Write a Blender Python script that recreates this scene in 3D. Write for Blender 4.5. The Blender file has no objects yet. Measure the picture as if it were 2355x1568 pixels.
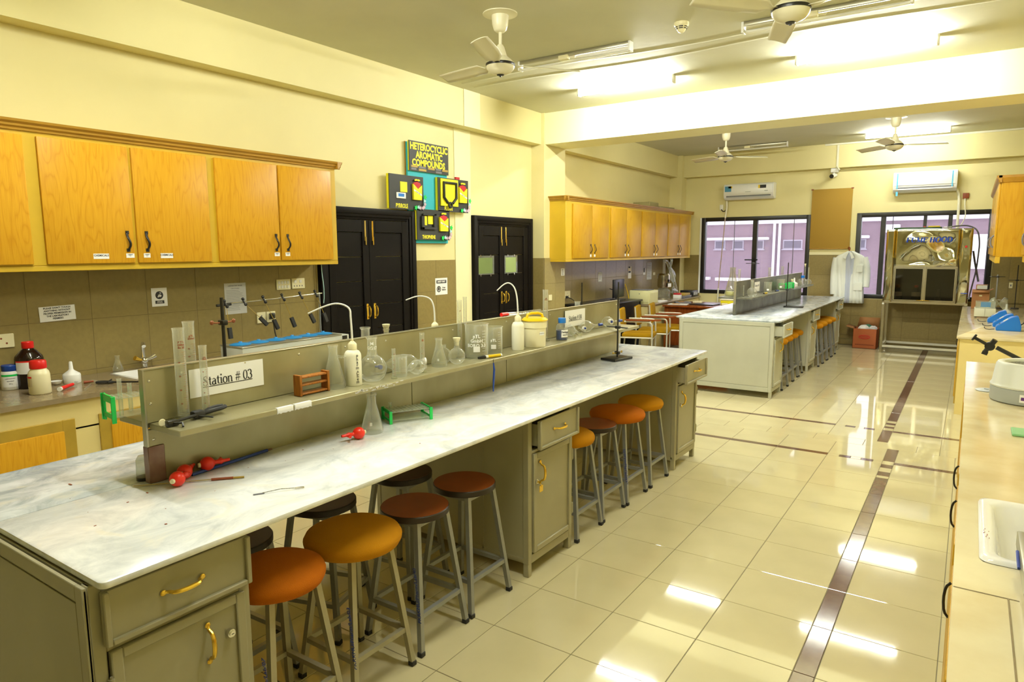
# Chemistry teaching laboratory. Units are metres; X runs across the room, Y into the depth, Z up.
import bpy, bmesh, math, random
from mathutils import Vector, Matrix
random.seed(7)
S = bpy.context.scene
COL = S.collection
PI = math.pi

# ---------------------------------------------------------------- camera
cam_d = bpy.data.cameras.new('camera'); cam = bpy.data.objects.new('camera', cam_d); COL.objects.link(cam)
cam_d.sensor_width = 36; cam_d.lens = 36 * 1545.96 / 2355; cam_d.clip_start = 0.05; cam_d.clip_end = 300
yaw, pitch, roll = 0.59784, 0.13407, 0.00430
fwd = Vector((-math.sin(yaw) * math.cos(pitch), math.cos(yaw) * math.cos(pitch), -math.sin(pitch)))
rgt = Vector((math.cos(yaw), math.sin(yaw), 0)); dwn = fwd.cross(rgt)
r2 = rgt * math.cos(roll) + dwn * math.sin(roll); d2 = dwn * math.cos(roll) - rgt * math.sin(roll)
cam.matrix_world = Matrix(((r2.x, -d2.x, -fwd.x, 0), (r2.y, -d2.y, -fwd.y, 0), (r2.z, -d2.z, -fwd.z, 1.7), (0, 0, 0, 1)))
S.camera = cam

# ---------------------------------------------------------------- world, exposure
world = bpy.data.worlds.new('overcast_sky'); S.world = world; world.use_nodes = True
bg = world.node_tree.nodes['Background']; bg.inputs[0].default_value = (0.93, 0.95, 1.0, 1); bg.inputs[1].default_value = 2.5
S.view_settings.view_transform = 'Standard'; S.view_settings.look = 'None'
S.view_settings.exposure = 0.0; S.view_settings.gamma = 1.0; S.view_settings.use_curve_mapping = False
TUBE_POWER = 470.0            # radiance of the lit fluorescent tubes; tubes just before the cross beam set stronger, those beyond it weaker
try:
    S.cycles.use_denoising = True; S.cycles.transparent_max_bounces = 24; S.cycles.max_bounces = 10
    S.cycles.sample_clamp_indirect = 8.0; S.cycles.caustics_reflective = False; S.cycles.caustics_refractive = False
except Exception: pass

# ---------------------------------------------------------------- materials
MATS = {}
def mat(name, col=(.8, .8, .8), rough=.5, metal=0.0, var=0.0, vscale=6.0, bump=0.0, bscale=40.0, emit=None, spec=None, col2=None, coat=0.0, stretch=None, trans=0.0, detail=4.0):
    m = bpy.data.materials.new(name); m.use_nodes = True; MATS[name] = m
    nt = m.node_tree; b = nt.nodes['Principled BSDF']
    b.inputs['Base Color'].default_value = (*col, 1); b.inputs['Roughness'].default_value = rough; b.inputs['Metallic'].default_value = metal
    if spec is not None: b.inputs['Specular IOR Level'].default_value = spec
    if coat: b.inputs['Coat Weight'].default_value = coat; b.inputs['Coat Roughness'].default_value = .08
    if trans: b.inputs['Transmission Weight'].default_value = trans
    if emit: b.inputs['Emission Color'].default_value = (*emit[0], 1); b.inputs['Emission Strength'].default_value = emit[1]
    if var or col2 or bump:
        tc = nt.nodes.new('ShaderNodeTexCoord'); mp = nt.nodes.new('ShaderNodeMapping'); nt.links.new(tc.outputs['Object'], mp.inputs[0])
        if stretch: mp.inputs['Scale'].default_value = stretch
    if var or col2:
        n = nt.nodes.new('ShaderNodeTexNoise'); n.inputs['Scale'].default_value = vscale; n.inputs['Detail'].default_value = detail; nt.links.new(mp.outputs[0], n.inputs[0])
        r = nt.nodes.new('ShaderNodeValToRGB'); c2 = col2 or tuple(c * (1 - var) for c in col)
        r.color_ramp.elements[0].position = .36; r.color_ramp.elements[1].position = .64
        r.color_ramp.elements[0].color = (*c2, 1); r.color_ramp.elements[1].color = (*col, 1)
        nt.links.new(n.outputs[0], r.inputs[0]); nt.links.new(r.outputs[0], b.inputs['Base Color'])
    if bump:
        n2 = nt.nodes.new('ShaderNodeTexNoise'); n2.inputs['Scale'].default_value = bscale; n2.inputs['Detail'].default_value = 3; nt.links.new(mp.outputs[0], n2.inputs[0])
        bp = nt.nodes.new('ShaderNodeBump'); bp.inputs['Strength'].default_value = bump; bp.inputs['Distance'].default_value = .01
        nt.links.new(n2.outputs[0], bp.inputs['Height']); nt.links.new(bp.outputs[0], b.inputs['Normal'])
    return m

def wood(name, light, dark, rough=.3, scale=1.0, spec=.2):
    """veneer: long vertical fibres plus stretched cathedral figure"""
    m = bpy.data.materials.new(name); m.use_nodes = True; MATS[name] = m
    nt = m.node_tree; b = nt.nodes['Principled BSDF']; b.inputs['Roughness'].default_value = rough; b.inputs['Specular IOR Level'].default_value = spec
    tc = nt.nodes.new('ShaderNodeTexCoord'); oi = nt.nodes.new('ShaderNodeObjectInfo')
    add = nt.nodes.new('ShaderNodeVectorMath'); add.operation = 'ADD'; cmb = nt.nodes.new('ShaderNodeCombineXYZ')
    mul = nt.nodes.new('ShaderNodeMath'); mul.operation = 'MULTIPLY'; mul.inputs[1].default_value = 37.0
    nt.links.new(oi.outputs['Random'], mul.inputs[0]); nt.links.new(mul.outputs[0], cmb.inputs[1]); nt.links.new(mul.outputs[0], cmb.inputs[2])
    nt.links.new(tc.outputs['Object'], add.inputs[0]); nt.links.new(cmb.outputs[0], add.inputs[1])
    mp = nt.nodes.new('ShaderNodeMapping'); nt.links.new(add.outputs[0], mp.inputs[0]); mp.inputs['Scale'].default_value = (scale, scale, scale * .16)
    n = nt.nodes.new('ShaderNodeTexNoise'); n.inputs['Scale'].default_value = 5.5; n.inputs['Detail'].default_value = 1.2; nt.links.new(mp.outputs[0], n.inputs[0])
    k = nt.nodes.new('ShaderNodeMath'); k.operation = 'MULTIPLY'; k.inputs[1].default_value = 15.0; nt.links.new(n.outputs[0], k.inputs[0])
    fr = nt.nodes.new('ShaderNodeMath'); fr.operation = 'PINGPONG'; fr.inputs[1].default_value = 1.0; nt.links.new(k.outputs[0], fr.inputs[0])
    mp2 = nt.nodes.new('ShaderNodeMapping'); nt.links.new(add.outputs[0], mp2.inputs[0]); mp2.inputs['Scale'].default_value = (scale, scale, scale * .025)
    n2 = nt.nodes.new('ShaderNodeTexNoise'); n2.inputs['Scale'].default_value = 120; n2.inputs['Detail'].default_value = 3; nt.links.new(mp2.outputs[0], n2.inputs[0])
    pw = nt.nodes.new('ShaderNodeMath'); pw.operation = 'POWER'; pw.inputs[1].default_value = 4.0; nt.links.new(fr.outputs[0], pw.inputs[0])
    mx = nt.nodes.new('ShaderNodeMath'); mx.operation = 'MULTIPLY_ADD'; mx.inputs[1].default_value = .30; nt.links.new(pw.outputs[0], mx.inputs[0]); nt.links.new(n2.outputs[0], mx.inputs[2])
    r = nt.nodes.new('ShaderNodeValToRGB'); r.color_ramp.elements[0].position = .42; r.color_ramp.elements[1].position = .95
    r.color_ramp.elements[0].color = (*light, 1); r.color_ramp.elements[1].color = (*dark, 1)
    nt.links.new(mx.outputs[0], r.inputs[0]); nt.links.new(r.outputs[0], b.inputs['Base Color'])
    return m

def glass(name, tint=(.97, .98, .97), edge=(.85, .88, .82), lo=.10, hi=.92, rough=.02, film=0.0, clear_edge=.5):
    """thin clear glass: clear face-on, Fresnel reflection at grazing angles"""
    m = bpy.data.materials.new(name); m.use_nodes = True; MATS[name] = m
    nt = m.node_tree; nt.nodes.clear(); out = nt.nodes.new('ShaderNodeOutputMaterial')
    t = nt.nodes.new('ShaderNodeBsdfTransparent'); t.inputs[0].default_value = (*tint, 1)
    g = nt.nodes.new('ShaderNodeBsdfGlossy'); g.inputs['Roughness'].default_value = rough; g.inputs[0].default_value = (1, 1, 1, 1)
    d = nt.nodes.new('ShaderNodeBsdfTranslucent'); d.inputs[0].default_value = (*edge, 1)
    mix0 = nt.nodes.new('ShaderNodeMixShader'); mix0.inputs[0].default_value = clear_edge
    nt.links.new(g.outputs[0], mix0.inputs[1]); nt.links.new(d.outputs[0], mix0.inputs[2])
    lw = nt.nodes.new('ShaderNodeLayerWeight'); lw.inputs[0].default_value = .35
    mr = nt.nodes.new('ShaderNodeMapRange'); mr.inputs[1].default_value = 0; mr.inputs[2].default_value = 1; mr.inputs[3].default_value = lo; mr.inputs[4].default_value = hi
    pw = nt.nodes.new('ShaderNodeMath'); pw.operation = 'POWER'; pw.inputs[1].default_value = 1.7
    nt.links.new(lw.outputs['Facing'], pw.inputs[0]); nt.links.new(pw.outputs[0], mr.inputs[0])
    mix = nt.nodes.new('ShaderNodeMixShader'); nt.links.new(mr.outputs[0], mix.inputs[0]); nt.links.new(t.outputs[0], mix.inputs[1]); nt.links.new(mix0.outputs[0], mix.inputs[2])
    last = mix
    if film:
        df = nt.nodes.new('ShaderNodeBsdfDiffuse'); df.inputs[0].default_value = (*edge, 1)
        m3 = nt.nodes.new('ShaderNodeMixShader'); m3.inputs[0].default_value = film; nt.links.new(mix.outputs[0], m3.inputs[1]); nt.links.new(df.outputs[0], m3.inputs[2]); last = m3
    nt.links.new(last.outputs[0], out.inputs[0]); return m

def marble(name, base, vein, cream, vs=3.2):
    m = bpy.data.materials.new(name); m.use_nodes = True; MATS[name] = m
    nt = m.node_tree; b = nt.nodes['Principled BSDF']; b.inputs['Roughness'].default_value = .16
    tc = nt.nodes.new('ShaderNodeTexCoord'); mp = nt.nodes.new('ShaderNodeMapping'); nt.links.new(tc.outputs['Object'], mp.inputs[0]); mp.inputs['Scale'].default_value = (1, .62, 1); mp.inputs['Rotation'].default_value = (0, 0, .7)
    n1 = nt.nodes.new('ShaderNodeTexNoise'); n1.inputs['Scale'].default_value = vs; n1.inputs['Detail'].default_value = 9; n1.inputs['Roughness'].default_value = .68; n1.inputs['Distortion'].default_value = .9; nt.links.new(mp.outputs[0], n1.inputs[0])
    r1 = nt.nodes.new('ShaderNodeValToRGB'); e = r1.color_ramp.elements; e[0].position = .34; e[0].color = (*vein, 1); e[1].position = .62; e[1].color = (*base, 1)
    x = e.new(.47); x.color = tuple((a + c) / 2 for a, c in zip(vein, base)) + (1,)
    n2 = nt.nodes.new('ShaderNodeTexNoise'); n2.inputs['Scale'].default_value = vs * .8; n2.inputs['Detail'].default_value = 6; n2.inputs['Distortion'].default_value = 1.5
    mp2 = nt.nodes.new('ShaderNodeMapping'); nt.links.new(tc.outputs['Object'], mp2.inputs[0]); mp2.inputs['Location'].default_value = (7, 3, 1); nt.links.new(mp2.outputs[0], n2.inputs[0])
    r2_ = nt.nodes.new('ShaderNodeValToRGB'); r2_.color_ramp.elements[0].position = .56; r2_.color_ramp.elements[0].color = (0, 0, 0, 1); r2_.color_ramp.elements[1].position = .72; r2_.color_ramp.elements[1].color = (.55, .55, .55, 1)
    mix = nt.nodes.new('ShaderNodeMix'); mix.data_type = 'RGBA'; mix.inputs['B'].default_value = (*cream, 1)
    nt.links.new(n1.outputs[0], r1.inputs[0]); nt.links.new(n2.outputs[0], r2_.inputs[0]); nt.links.new(r2_.outputs[0], mix.inputs['Factor']); nt.links.new(r1.outputs[0], mix.inputs['A']); nt.links.new(mix.outputs['Result'], b.inputs['Base Color'])
    return m

mat('wall_paint', (.76, .685, .345), .6, var=.05, vscale=1.3)
mat('wall_paint_fresh', (.86, .82, .50), .6)
mat('ceiling_paint', (.60, .59, .43), .75, var=.06, vscale=1.6, bump=.25, bscale=5)
mat('dado_tile', (.29, .222, .082), .28, var=.10, vscale=30)
mat('dado_tile_pale', (.36, .29, .115), .28, var=.08, vscale=30)
mat('dado_grout', (.20, .15, .06), .8)
mat('floor_tile', (.60, .535, .32), .045, var=.06, vscale=3.5, spec=.55)
mat('floor_grout', (.16, .14, .08), .7)
mat('brown_tile', (.155, .085, .055), .10, var=.18, vscale=14)
marble('marble_grey', (.70, .74, .78), (.30, .35, .40), (.74, .70, .56), 7.5)
marble('marble_white', (.90, .91, .90), (.56, .59, .61), (.88, .82, .66), 6.0)
mat('counter_stone', (.28, .215, .125), .16, var=.12, vscale=25)
mat('counter_cream', (.74, .66, .43), .13, col2=(.64, .53, .31), vscale=4.5, detail=7)
mat('cream_base', (.80, .66, .28), .55, var=.05)
mat('steel_paint', (.36, .335, .215), .42, var=.10, vscale=2.5)
mat('steel_paint_pale', (.50, .51, .42), .42, var=.08, vscale=3.5)
mat('rack_metal', (.40, .37, .22), .34, metal=.35, col2=(.30, .27, .14), vscale=3.0, stretch=(1, 1, .7))
mat('rack_metal_dark', (.24, .24, .19), .33, metal=.5, col2=(.12, .12, .09), vscale=4.0)
mat('edge_steel', (.42, .40, .30), .3, metal=.7)
mat('brass', (.83, .55, .08), .22, metal=.9)
mat('chrome', (.75, .75, .72), .12, metal=1.0)
mat('black', (.012, .011, .010), .35)
mat('black_door', (.006, .0045, .0035), .5, spec=.10)
mat('black_rubber', (.015, .015, .015), .6)
mat('stool_steel', (.33, .34, .33), .38, metal=.45, var=.14, vscale=10)
mat('stool_steel_warm', (.40, .37, .25), .36, metal=.4, var=.10, vscale=10)
mat('fabric_orange', (.54, .235, .006), .9, bump=.35, bscale=420, var=.10, vscale=5, spec=.15)
mat('fabric_orange_deep', (.50, .135, .004), .9, bump=.35, bscale=420, var=.10, vscale=5, spec=.15)
mat('fabric_mustard', (.40, .22, .006), .9, bump=.3, bscale=300, var=.12, vscale=6, spec=.15)
mat('laminate_red', (.26, .055, .006), .34, var=.18, vscale=9)
mat('laminate_shaded', (.060, .017, .006), .36, var=.18, vscale=9)  # stool-top laminate with the under-bench shade put into its colour
mat('dark_edge', (.020, .012, .008), .4)
wood('veneer', (.66, .345, .020), (.53, .235, .010), .36, 2.6)
wood('veneer_plain', (.56, .32, .018), (.47, .235, .010), .36, 1.6)
wood('veneer_desk', (.22, .055, .010), (.12, .025, .006), .22, 1.4)
wood('wood_rack', (.42, .16, .03), (.16, .05, .01), .4, 5)
mat('carcass_paint', (.62, .40, .022), .42, var=.05)
mat('crown_wood', (.42, .22, .020), .38, var=.15, vscale=14, stretch=(1, .15, 1))
mat('frame_ochre', (.46, .30, .035), .45, var=.12, vscale=9)
mat('white_plastic', (.84, .84, .80), .35)
mat('cream_plastic', (.84, .78, .50), .35)
mat('fan_cream', (.72, .68, .48), .35)
mat('ac_white', (.86, .87, .86), .3)
mat('translucent_plastic', (.88, .86, .68), .35, spec=.4)
mat('paper', (.90, .90, .88), .7)
mat('paper_grey', (.62, .62, .60), .7)
mat('paper_green', (.50, .62, .28), .6)
mat('ink', (.02, .02, .025), .6)
mat('ink_grey', (.16, .16, .18), .6)
mat('ink_blue', (.02, .05, .30), .5)
mat('ink_brown', (.25, .05, .01), .5)
mat('ink_white', (.92, .92, .90), .5)
mat('red_plastic', (.72, .012, .010), .35)
mat('red_rubber', (.80, .030, .012), .32)
mat('blue_plastic', (.008, .05, .30), .35)
mat('bright_blue', (.010, .17, .62), .35)
mat('lid_blue', (.02, .26, .66), .4)
mat('green_plastic', (.01, .60, .10), .35)
mat('yellow_plastic', (.86, .60, .01), .35)
mat('yellow_card', (.86, .78, .01), .6)
mat('black_card', (.018, .020, .018), .6)
mat('cyan_card', (.02, .42, .55), .6)
mat('red_card', (.50, .01, .015), .6)
mat('brown_bottle', (.012, .005, .004), .08)
mat('mauve_metal', (.26, .17, .13), .4, metal=.4, col2=(.16, .07, .05), vscale=9)
mat('stainless', (.60, .585, .50), .045, metal=1.0)
mat('stainless_plain', (.50, .46, .36), .22, metal=1.0, bump=.10, bscale=3)
mat('hood_inside', (.10, .085, .06), .4)
mat('cardboard', (.34, .15, .045), .75, var=.1)
mat('cardboard_red', (.42, .11, .03), .7)
mat('notice_cloth', (.40, .24, .035), .85, bump=.1, bscale=200)
mat('coat_cotton', (.80, .83, .78), .8)
mat('coat_shirt', (.50, .54, .66), .8)
mat('olive_shadowless', (.30, .27, .12), .6)
mat('sink_white', (.86, .85, .82), .12)
mat('mantle_white', (.72, .74, .68), .35)
mat('mantle_grey', (.40, .43, .43), .4)
mat('mesh_grey', (.45, .44, .38), .7, var=.5, vscale=160)
mat('liquid_blue', (.004, .03, .14), .1)
mat('liquid_clear', (.72, .66, .30), .1)
mat('pale_grey', (.55, .57, .50), .4)
mat('monitor_black', (.010, .011, .013), .3)
mat('printer_cream', (.66, .64, .34), .4)
mat('tube_glass', (.78, .77, .66), .3)
mat('tube_lit', (1, 1, 1), .3, emit=((.985, 1.0, .91), TUBE_POWER))
mat('tube_lit_strong', (1, 1, 1), .3, emit=((.985, 1.0, .93), TUBE_POWER * 1.35))
mat('tube_lit_weak', (1, 1, 1), .3, emit=((.985, 1.0, .89), TUBE_POWER * .5))
mat('plastic_film', (.6, .6, .55), .2)
mat('cable', (.014, .014, .014), .5)
mat('cord_cyan', (.40, .60, .58), .5)
mat('conduit_white', (.78, .76, .60), .45)
mat('pipe_pink', (.52, .40, .34), .5)
glass('glassware', (.97, .98, .96), (.95, .96, .88), .12, .97, film=.035)
glass('glass_thick', (.92, .93, .88), (.85, .86, .74), .10, .85)
glass('window_glass', (.96, .93, .97), (.9, .9, .95), .05, .5, .01)
glass('hood_glass', (.55, .52, .48), (.4, .4, .38), .10, .6, .03)
glass('clear_plastic', (.90, .92, .86), (.8, .84, .74), .14, .7, .12, film=.10)
glass('blue_film', (.75, .9, 1.0), (.6, .8, .95), .15, .6, .1, film=.15)

# extra colours
mat('red_wing', (.26, .07, .02), .4)
mat('petal_pink', (.62, .46, .58), .7)
mat('edge_steel_light', (.62, .60, .50), .35, metal=.3)
mat('lid_blue_pale', (.10, .45, .72), .5)
mat('hood_blue', (.008, .07, .62), .4)
mat('tray_green', (.02, .07, .02), .4)
mat('green_pale', (.22, .50, .22), .4)
mat('purple', (.12, .03, .22), .5)
mat('petal_blue', (.42, .70, .78), .7)
mat('green_dark', (.02, .12, .06), .5)
mat('sticker_blue', (.06, .25, .42), .5)
mat('printer_grey', (.60, .60, .46), .4)

# ---------------------------------------------------------------- mesh building
class MB:
    def __init__(s): s.bm = bmesh.new()
    def box(s, x0, x1, y0, y1, z0, z1, b=0.0):
        if x0 > x1: x0, x1 = x1, x0
        if y0 > y1: y0, y1 = y1, y0
        if z0 > z1: z0, z1 = z1, z0
        r = bmesh.ops.create_cube(s.bm, size=1.0, matrix=Matrix.Translation(((x0 + x1) / 2, (y0 + y1) / 2, (z0 + z1) / 2)) @ Matrix.Diagonal((x1 - x0, y1 - y0, z1 - z0, 1)))
        vs = r['verts']
        if b:
            es = list({e for v in vs for e in v.link_edges})
            g = bmesh.ops.bevel(s.bm, geom=es, offset=min(b, .45 * min(x1 - x0, y1 - y0, z1 - z0)), segments=1 if b < .004 else 2, affect='EDGES', profile=.5)
            vs = list({v for f in g['faces'] for v in f.verts})
        return vs
    def frx(s, x0, x1, a, c, za, zb, w, b=0.0, top=True, wb=None):
        """four-sided frame lying in a plane of constant X: stiles full height, rails between them"""
        wb = wb or w
        s.box(x0, x1, a, a + w, za, zb, b=b); s.box(x0, x1, c - w, c, za, zb, b=b); s.box(x0, x1, a + w, c - w, za, za + wb, b=b)
        if top: s.box(x0, x1, a + w, c - w, zb - wb, zb, b=b)
    def lathe(s, prof, n=20, c=(0, 0, 0), m=None):
        M_ = m or Matrix.Translation(c); rings = []; out = []
        for r, z in prof:
            if r < 1e-6: ring = [s.bm.verts.new(M_ @ Vector((0, 0, z)))]
            else: ring = [s.bm.verts.new(M_ @ Vector((r * math.cos(2 * PI * i / n), r * math.sin(2 * PI * i / n), z))) for i in range(n)]
            rings.append(ring); out += ring
        for a, b in zip(rings, rings[1:]):
            for i in range(n):
                j = (i + 1) % n
                if len(a) == 1 and len(b) == 1: continue
                if len(a) == 1: f = (a[0], b[j], b[i])
                elif len(b) == 1: f = (a[i], a[j], b[0])
                else: f = (a[i], a[j], b[j], b[i])
                try: s.bm.faces.new(f)
                except ValueError: pass
        return out
    def cyl(s, p0, p1, r0, r1=None, n=12):
        p0, p1 = Vector(p0), Vector(p1); d = p1 - p0; L = d.length; r1 = r0 if r1 is None else r1
        m = Matrix.Translation(p0) @ d.to_track_quat('Z', 'Y').to_matrix().to_4x4()
        return s.lathe([(0, 0), (r0, 0), (r1, L), (0, L)], n, m=m)
    def bar(s, p0, p1, w, h=None, up=(0, 0, 1)):
        """square bar between two points"""
        h = h or w; p0, p1 = Vector(p0), Vector(p1); d = (p1 - p0).normalized(); u = Vector(up)
        if abs(d.dot(u)) > .95: u = Vector((0, 1, 0))
        x = d.cross(u).normalized(); y = x.cross(d).normalized()
        q = [s.bm.verts.new(p + x * a * w / 2 + y * b * h / 2) for p in (p0, p1) for a, b in ((-1, -1), (1, -1), (1, 1), (-1, 1))]
        for f in ((3, 2, 1, 0), (4, 5, 6, 7), (0, 1, 5, 4), (1, 2, 6, 5), (2, 3, 7, 6), (3, 0, 4, 7)): s.bm.faces.new([q[i] for i in f])
        return q
    def tube(s, pts, r, n=8, smooth=0):
        pts = [Vector(p) for p in pts]
        for _ in range(smooth):
            o = [pts[0]]
            for a, b in zip(pts, pts[1:]): o += [a * .75 + b * .25, a * .25 + b * .75]
            pts = o + [pts[-1]]
        rad = r if callable(r) else (lambda t: r); rings = []; prev = None
        for i, p in enumerate(pts):
            d = (pts[min(i + 1, len(pts) - 1)] - pts[max(i - 1, 0)]).normalized()
            if prev is None: x = d.orthogonal().normalized()
            else: x = (prev - d * prev.dot(d)).normalized()
            prev = x; y = d.cross(x); rr = rad(i / (len(pts) - 1))
            rings.append([s.bm.verts.new(p + (x * math.cos(2 * PI * k / n) + y * math.sin(2 * PI * k / n)) * rr) for k in range(n)])
        for a, b in zip(rings, rings[1:]):
            for k in range(n): s.bm.faces.new((a[k], a[(k + 1) % n], b[(k + 1) % n], b[k]))
        s.bm.faces.new(rings[0][::-1]); s.bm.faces.new(rings[-1])
        return [v for R_ in rings for v in R_]
    def prism(s, poly, d0, d1, fn):
        """poly of (u, v) swept from d0 to d1; fn(u, v, d) gives the point"""
        a = [s.bm.verts.new(fn(u, v, d0)) for u, v in poly]; b = [s.bm.verts.new(fn(u, v, d1)) for u, v in poly]; n = len(poly)
        s.bm.faces.new(a[::-1]); s.bm.faces.new(b)
        for i in range(n): s.bm.faces.new((a[i], a[(i + 1) % n], b[(i + 1) % n], b[i]))
        return a + b
    def ball(s, c, r, n=14, sx=1, sy=1, sz=1):
        g = bmesh.ops.create_uvsphere(s.bm, u_segments=n, v_segments=max(6, n // 2 + 1), radius=r, matrix=Matrix.Translation(c) @ Matrix.Diagonal((sx, sy, sz, 1)))
        return g['verts']
    def grid(s, P):
        V = [[s.bm.verts.new(p) for p in row] for row in P]
        for i in range(len(V) - 1):
            for j in range(len(V[0]) - 1): s.bm.faces.new((V[i][j], V[i + 1][j], V[i + 1][j + 1], V[i][j + 1]))
        return [v for r in V for v in r]
    def move(s, vs, M_):
        for v in vs: v.co = M_ @ v.co
    def build(s, name, m, parent=None, sharp=38, solid=0.0, recalc=True):
        if recalc: bmesh.ops.recalc_face_normals(s.bm, faces=s.bm.faces[:])
        me = bpy.data.meshes.new(name); s.bm.to_mesh(me); s.bm.free()
        me.materials.append(MATS[m] if isinstance(m, str) else m)
        if len(me.polygons):
            me.polygons.foreach_set('use_smooth', [True] * len(me.polygons)); me.set_sharp_from_angle(angle=math.radians(sharp))
        return link(name, me, parent, solid)

def wmat(o):
    m = Matrix.Identity(4)
    while o is not None: m = o.matrix_basis @ m; o = o.parent
    return m
def link(name, me, parent, solid=0.0):
    o = bpy.data.objects.new(name, me); COL.objects.link(o)
    if parent is not None:
        o.parent = parent; me.transform(wmat(parent).inverted())
    else:
        xs = [v.co for v in me.vertices]
        if xs:
            c = Vector(((min(v.x for v in xs) + max(v.x for v in xs)) / 2, (min(v.y for v in xs) + max(v.y for v in xs)) / 2, min(v.z for v in xs)))
            me.transform(Matrix.Translation(-c)); o.location = c
    if solid:
        md = o.modifiers.new('thickness', 'SOLIDIFY'); md.thickness = solid; md.offset = 0
    return o
def tag(o, label, cat, group=None, kind=None):
    o['label'] = label; o['category'] = cat
    if group: o['group'] = group
    if kind: o['kind'] = kind
    return o
def thing(name, label, cat, loc=(0, 0, 0), rz=0.0, group=None, kind=None):
    o = bpy.data.objects.new(name, None); COL.objects.link(o); o.empty_display_size = .05
    o.location = loc; o.rotation_euler = (0, 0, rz)
    return tag(o, label, cat, group, kind)
KIDS = {}
def dup(root, loc, rz=0.0, label=None):
    r = root.copy(); COL.objects.link(r); r.location = loc; r.rotation_euler = (0, 0, rz)
    if label: r['label'] = label
    for c in [o for o in bpy.data.objects if o.parent == root]:
        k = c.copy(); COL.objects.link(k); k.parent = r
        for g in [o for o in bpy.data.objects if o.parent == c]:
            q = g.copy(); COL.objects.link(q); q.parent = k
    return r
def B(name, m, parent, *dims, b=0.0):
    t = MB(); t.box(*dims, b=b); return t.build(name, m, parent)
def text(name, s, size, m, parent, pos, xd=(0, 1, 0), up=(0, 0, 1), align='CENTER', bold=0.0, sx=1.0, depth=.0006, spacing=1.0):
    cu = bpy.data.curves.new(name, 'FONT'); cu.body = s; cu.size = size; cu.align_x = align; cu.align_y = 'CENTER'; cu.resolution_u = 2
    cu.extrude = depth; cu.offset = bold; cu.space_line = spacing
    o = bpy.data.objects.new(name, cu); me = bpy.data.meshes.new_from_object(o); bpy.data.objects.remove(o); bpy.data.curves.remove(cu)
    me.name = name; x, u = Vector(xd).normalized(), Vector(up).normalized(); n = x.cross(u)
    M_ = Matrix(((x.x * sx, u.x, n.x, pos[0]), (x.y * sx, u.y, n.y, pos[1]), (x.z * sx, u.z, n.z, pos[2]), (0, 0, 0, 1)))
    me.transform(M_); me.materials.clear(); me.materials.append(MATS[m])
    return link(name, me, parent)

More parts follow.
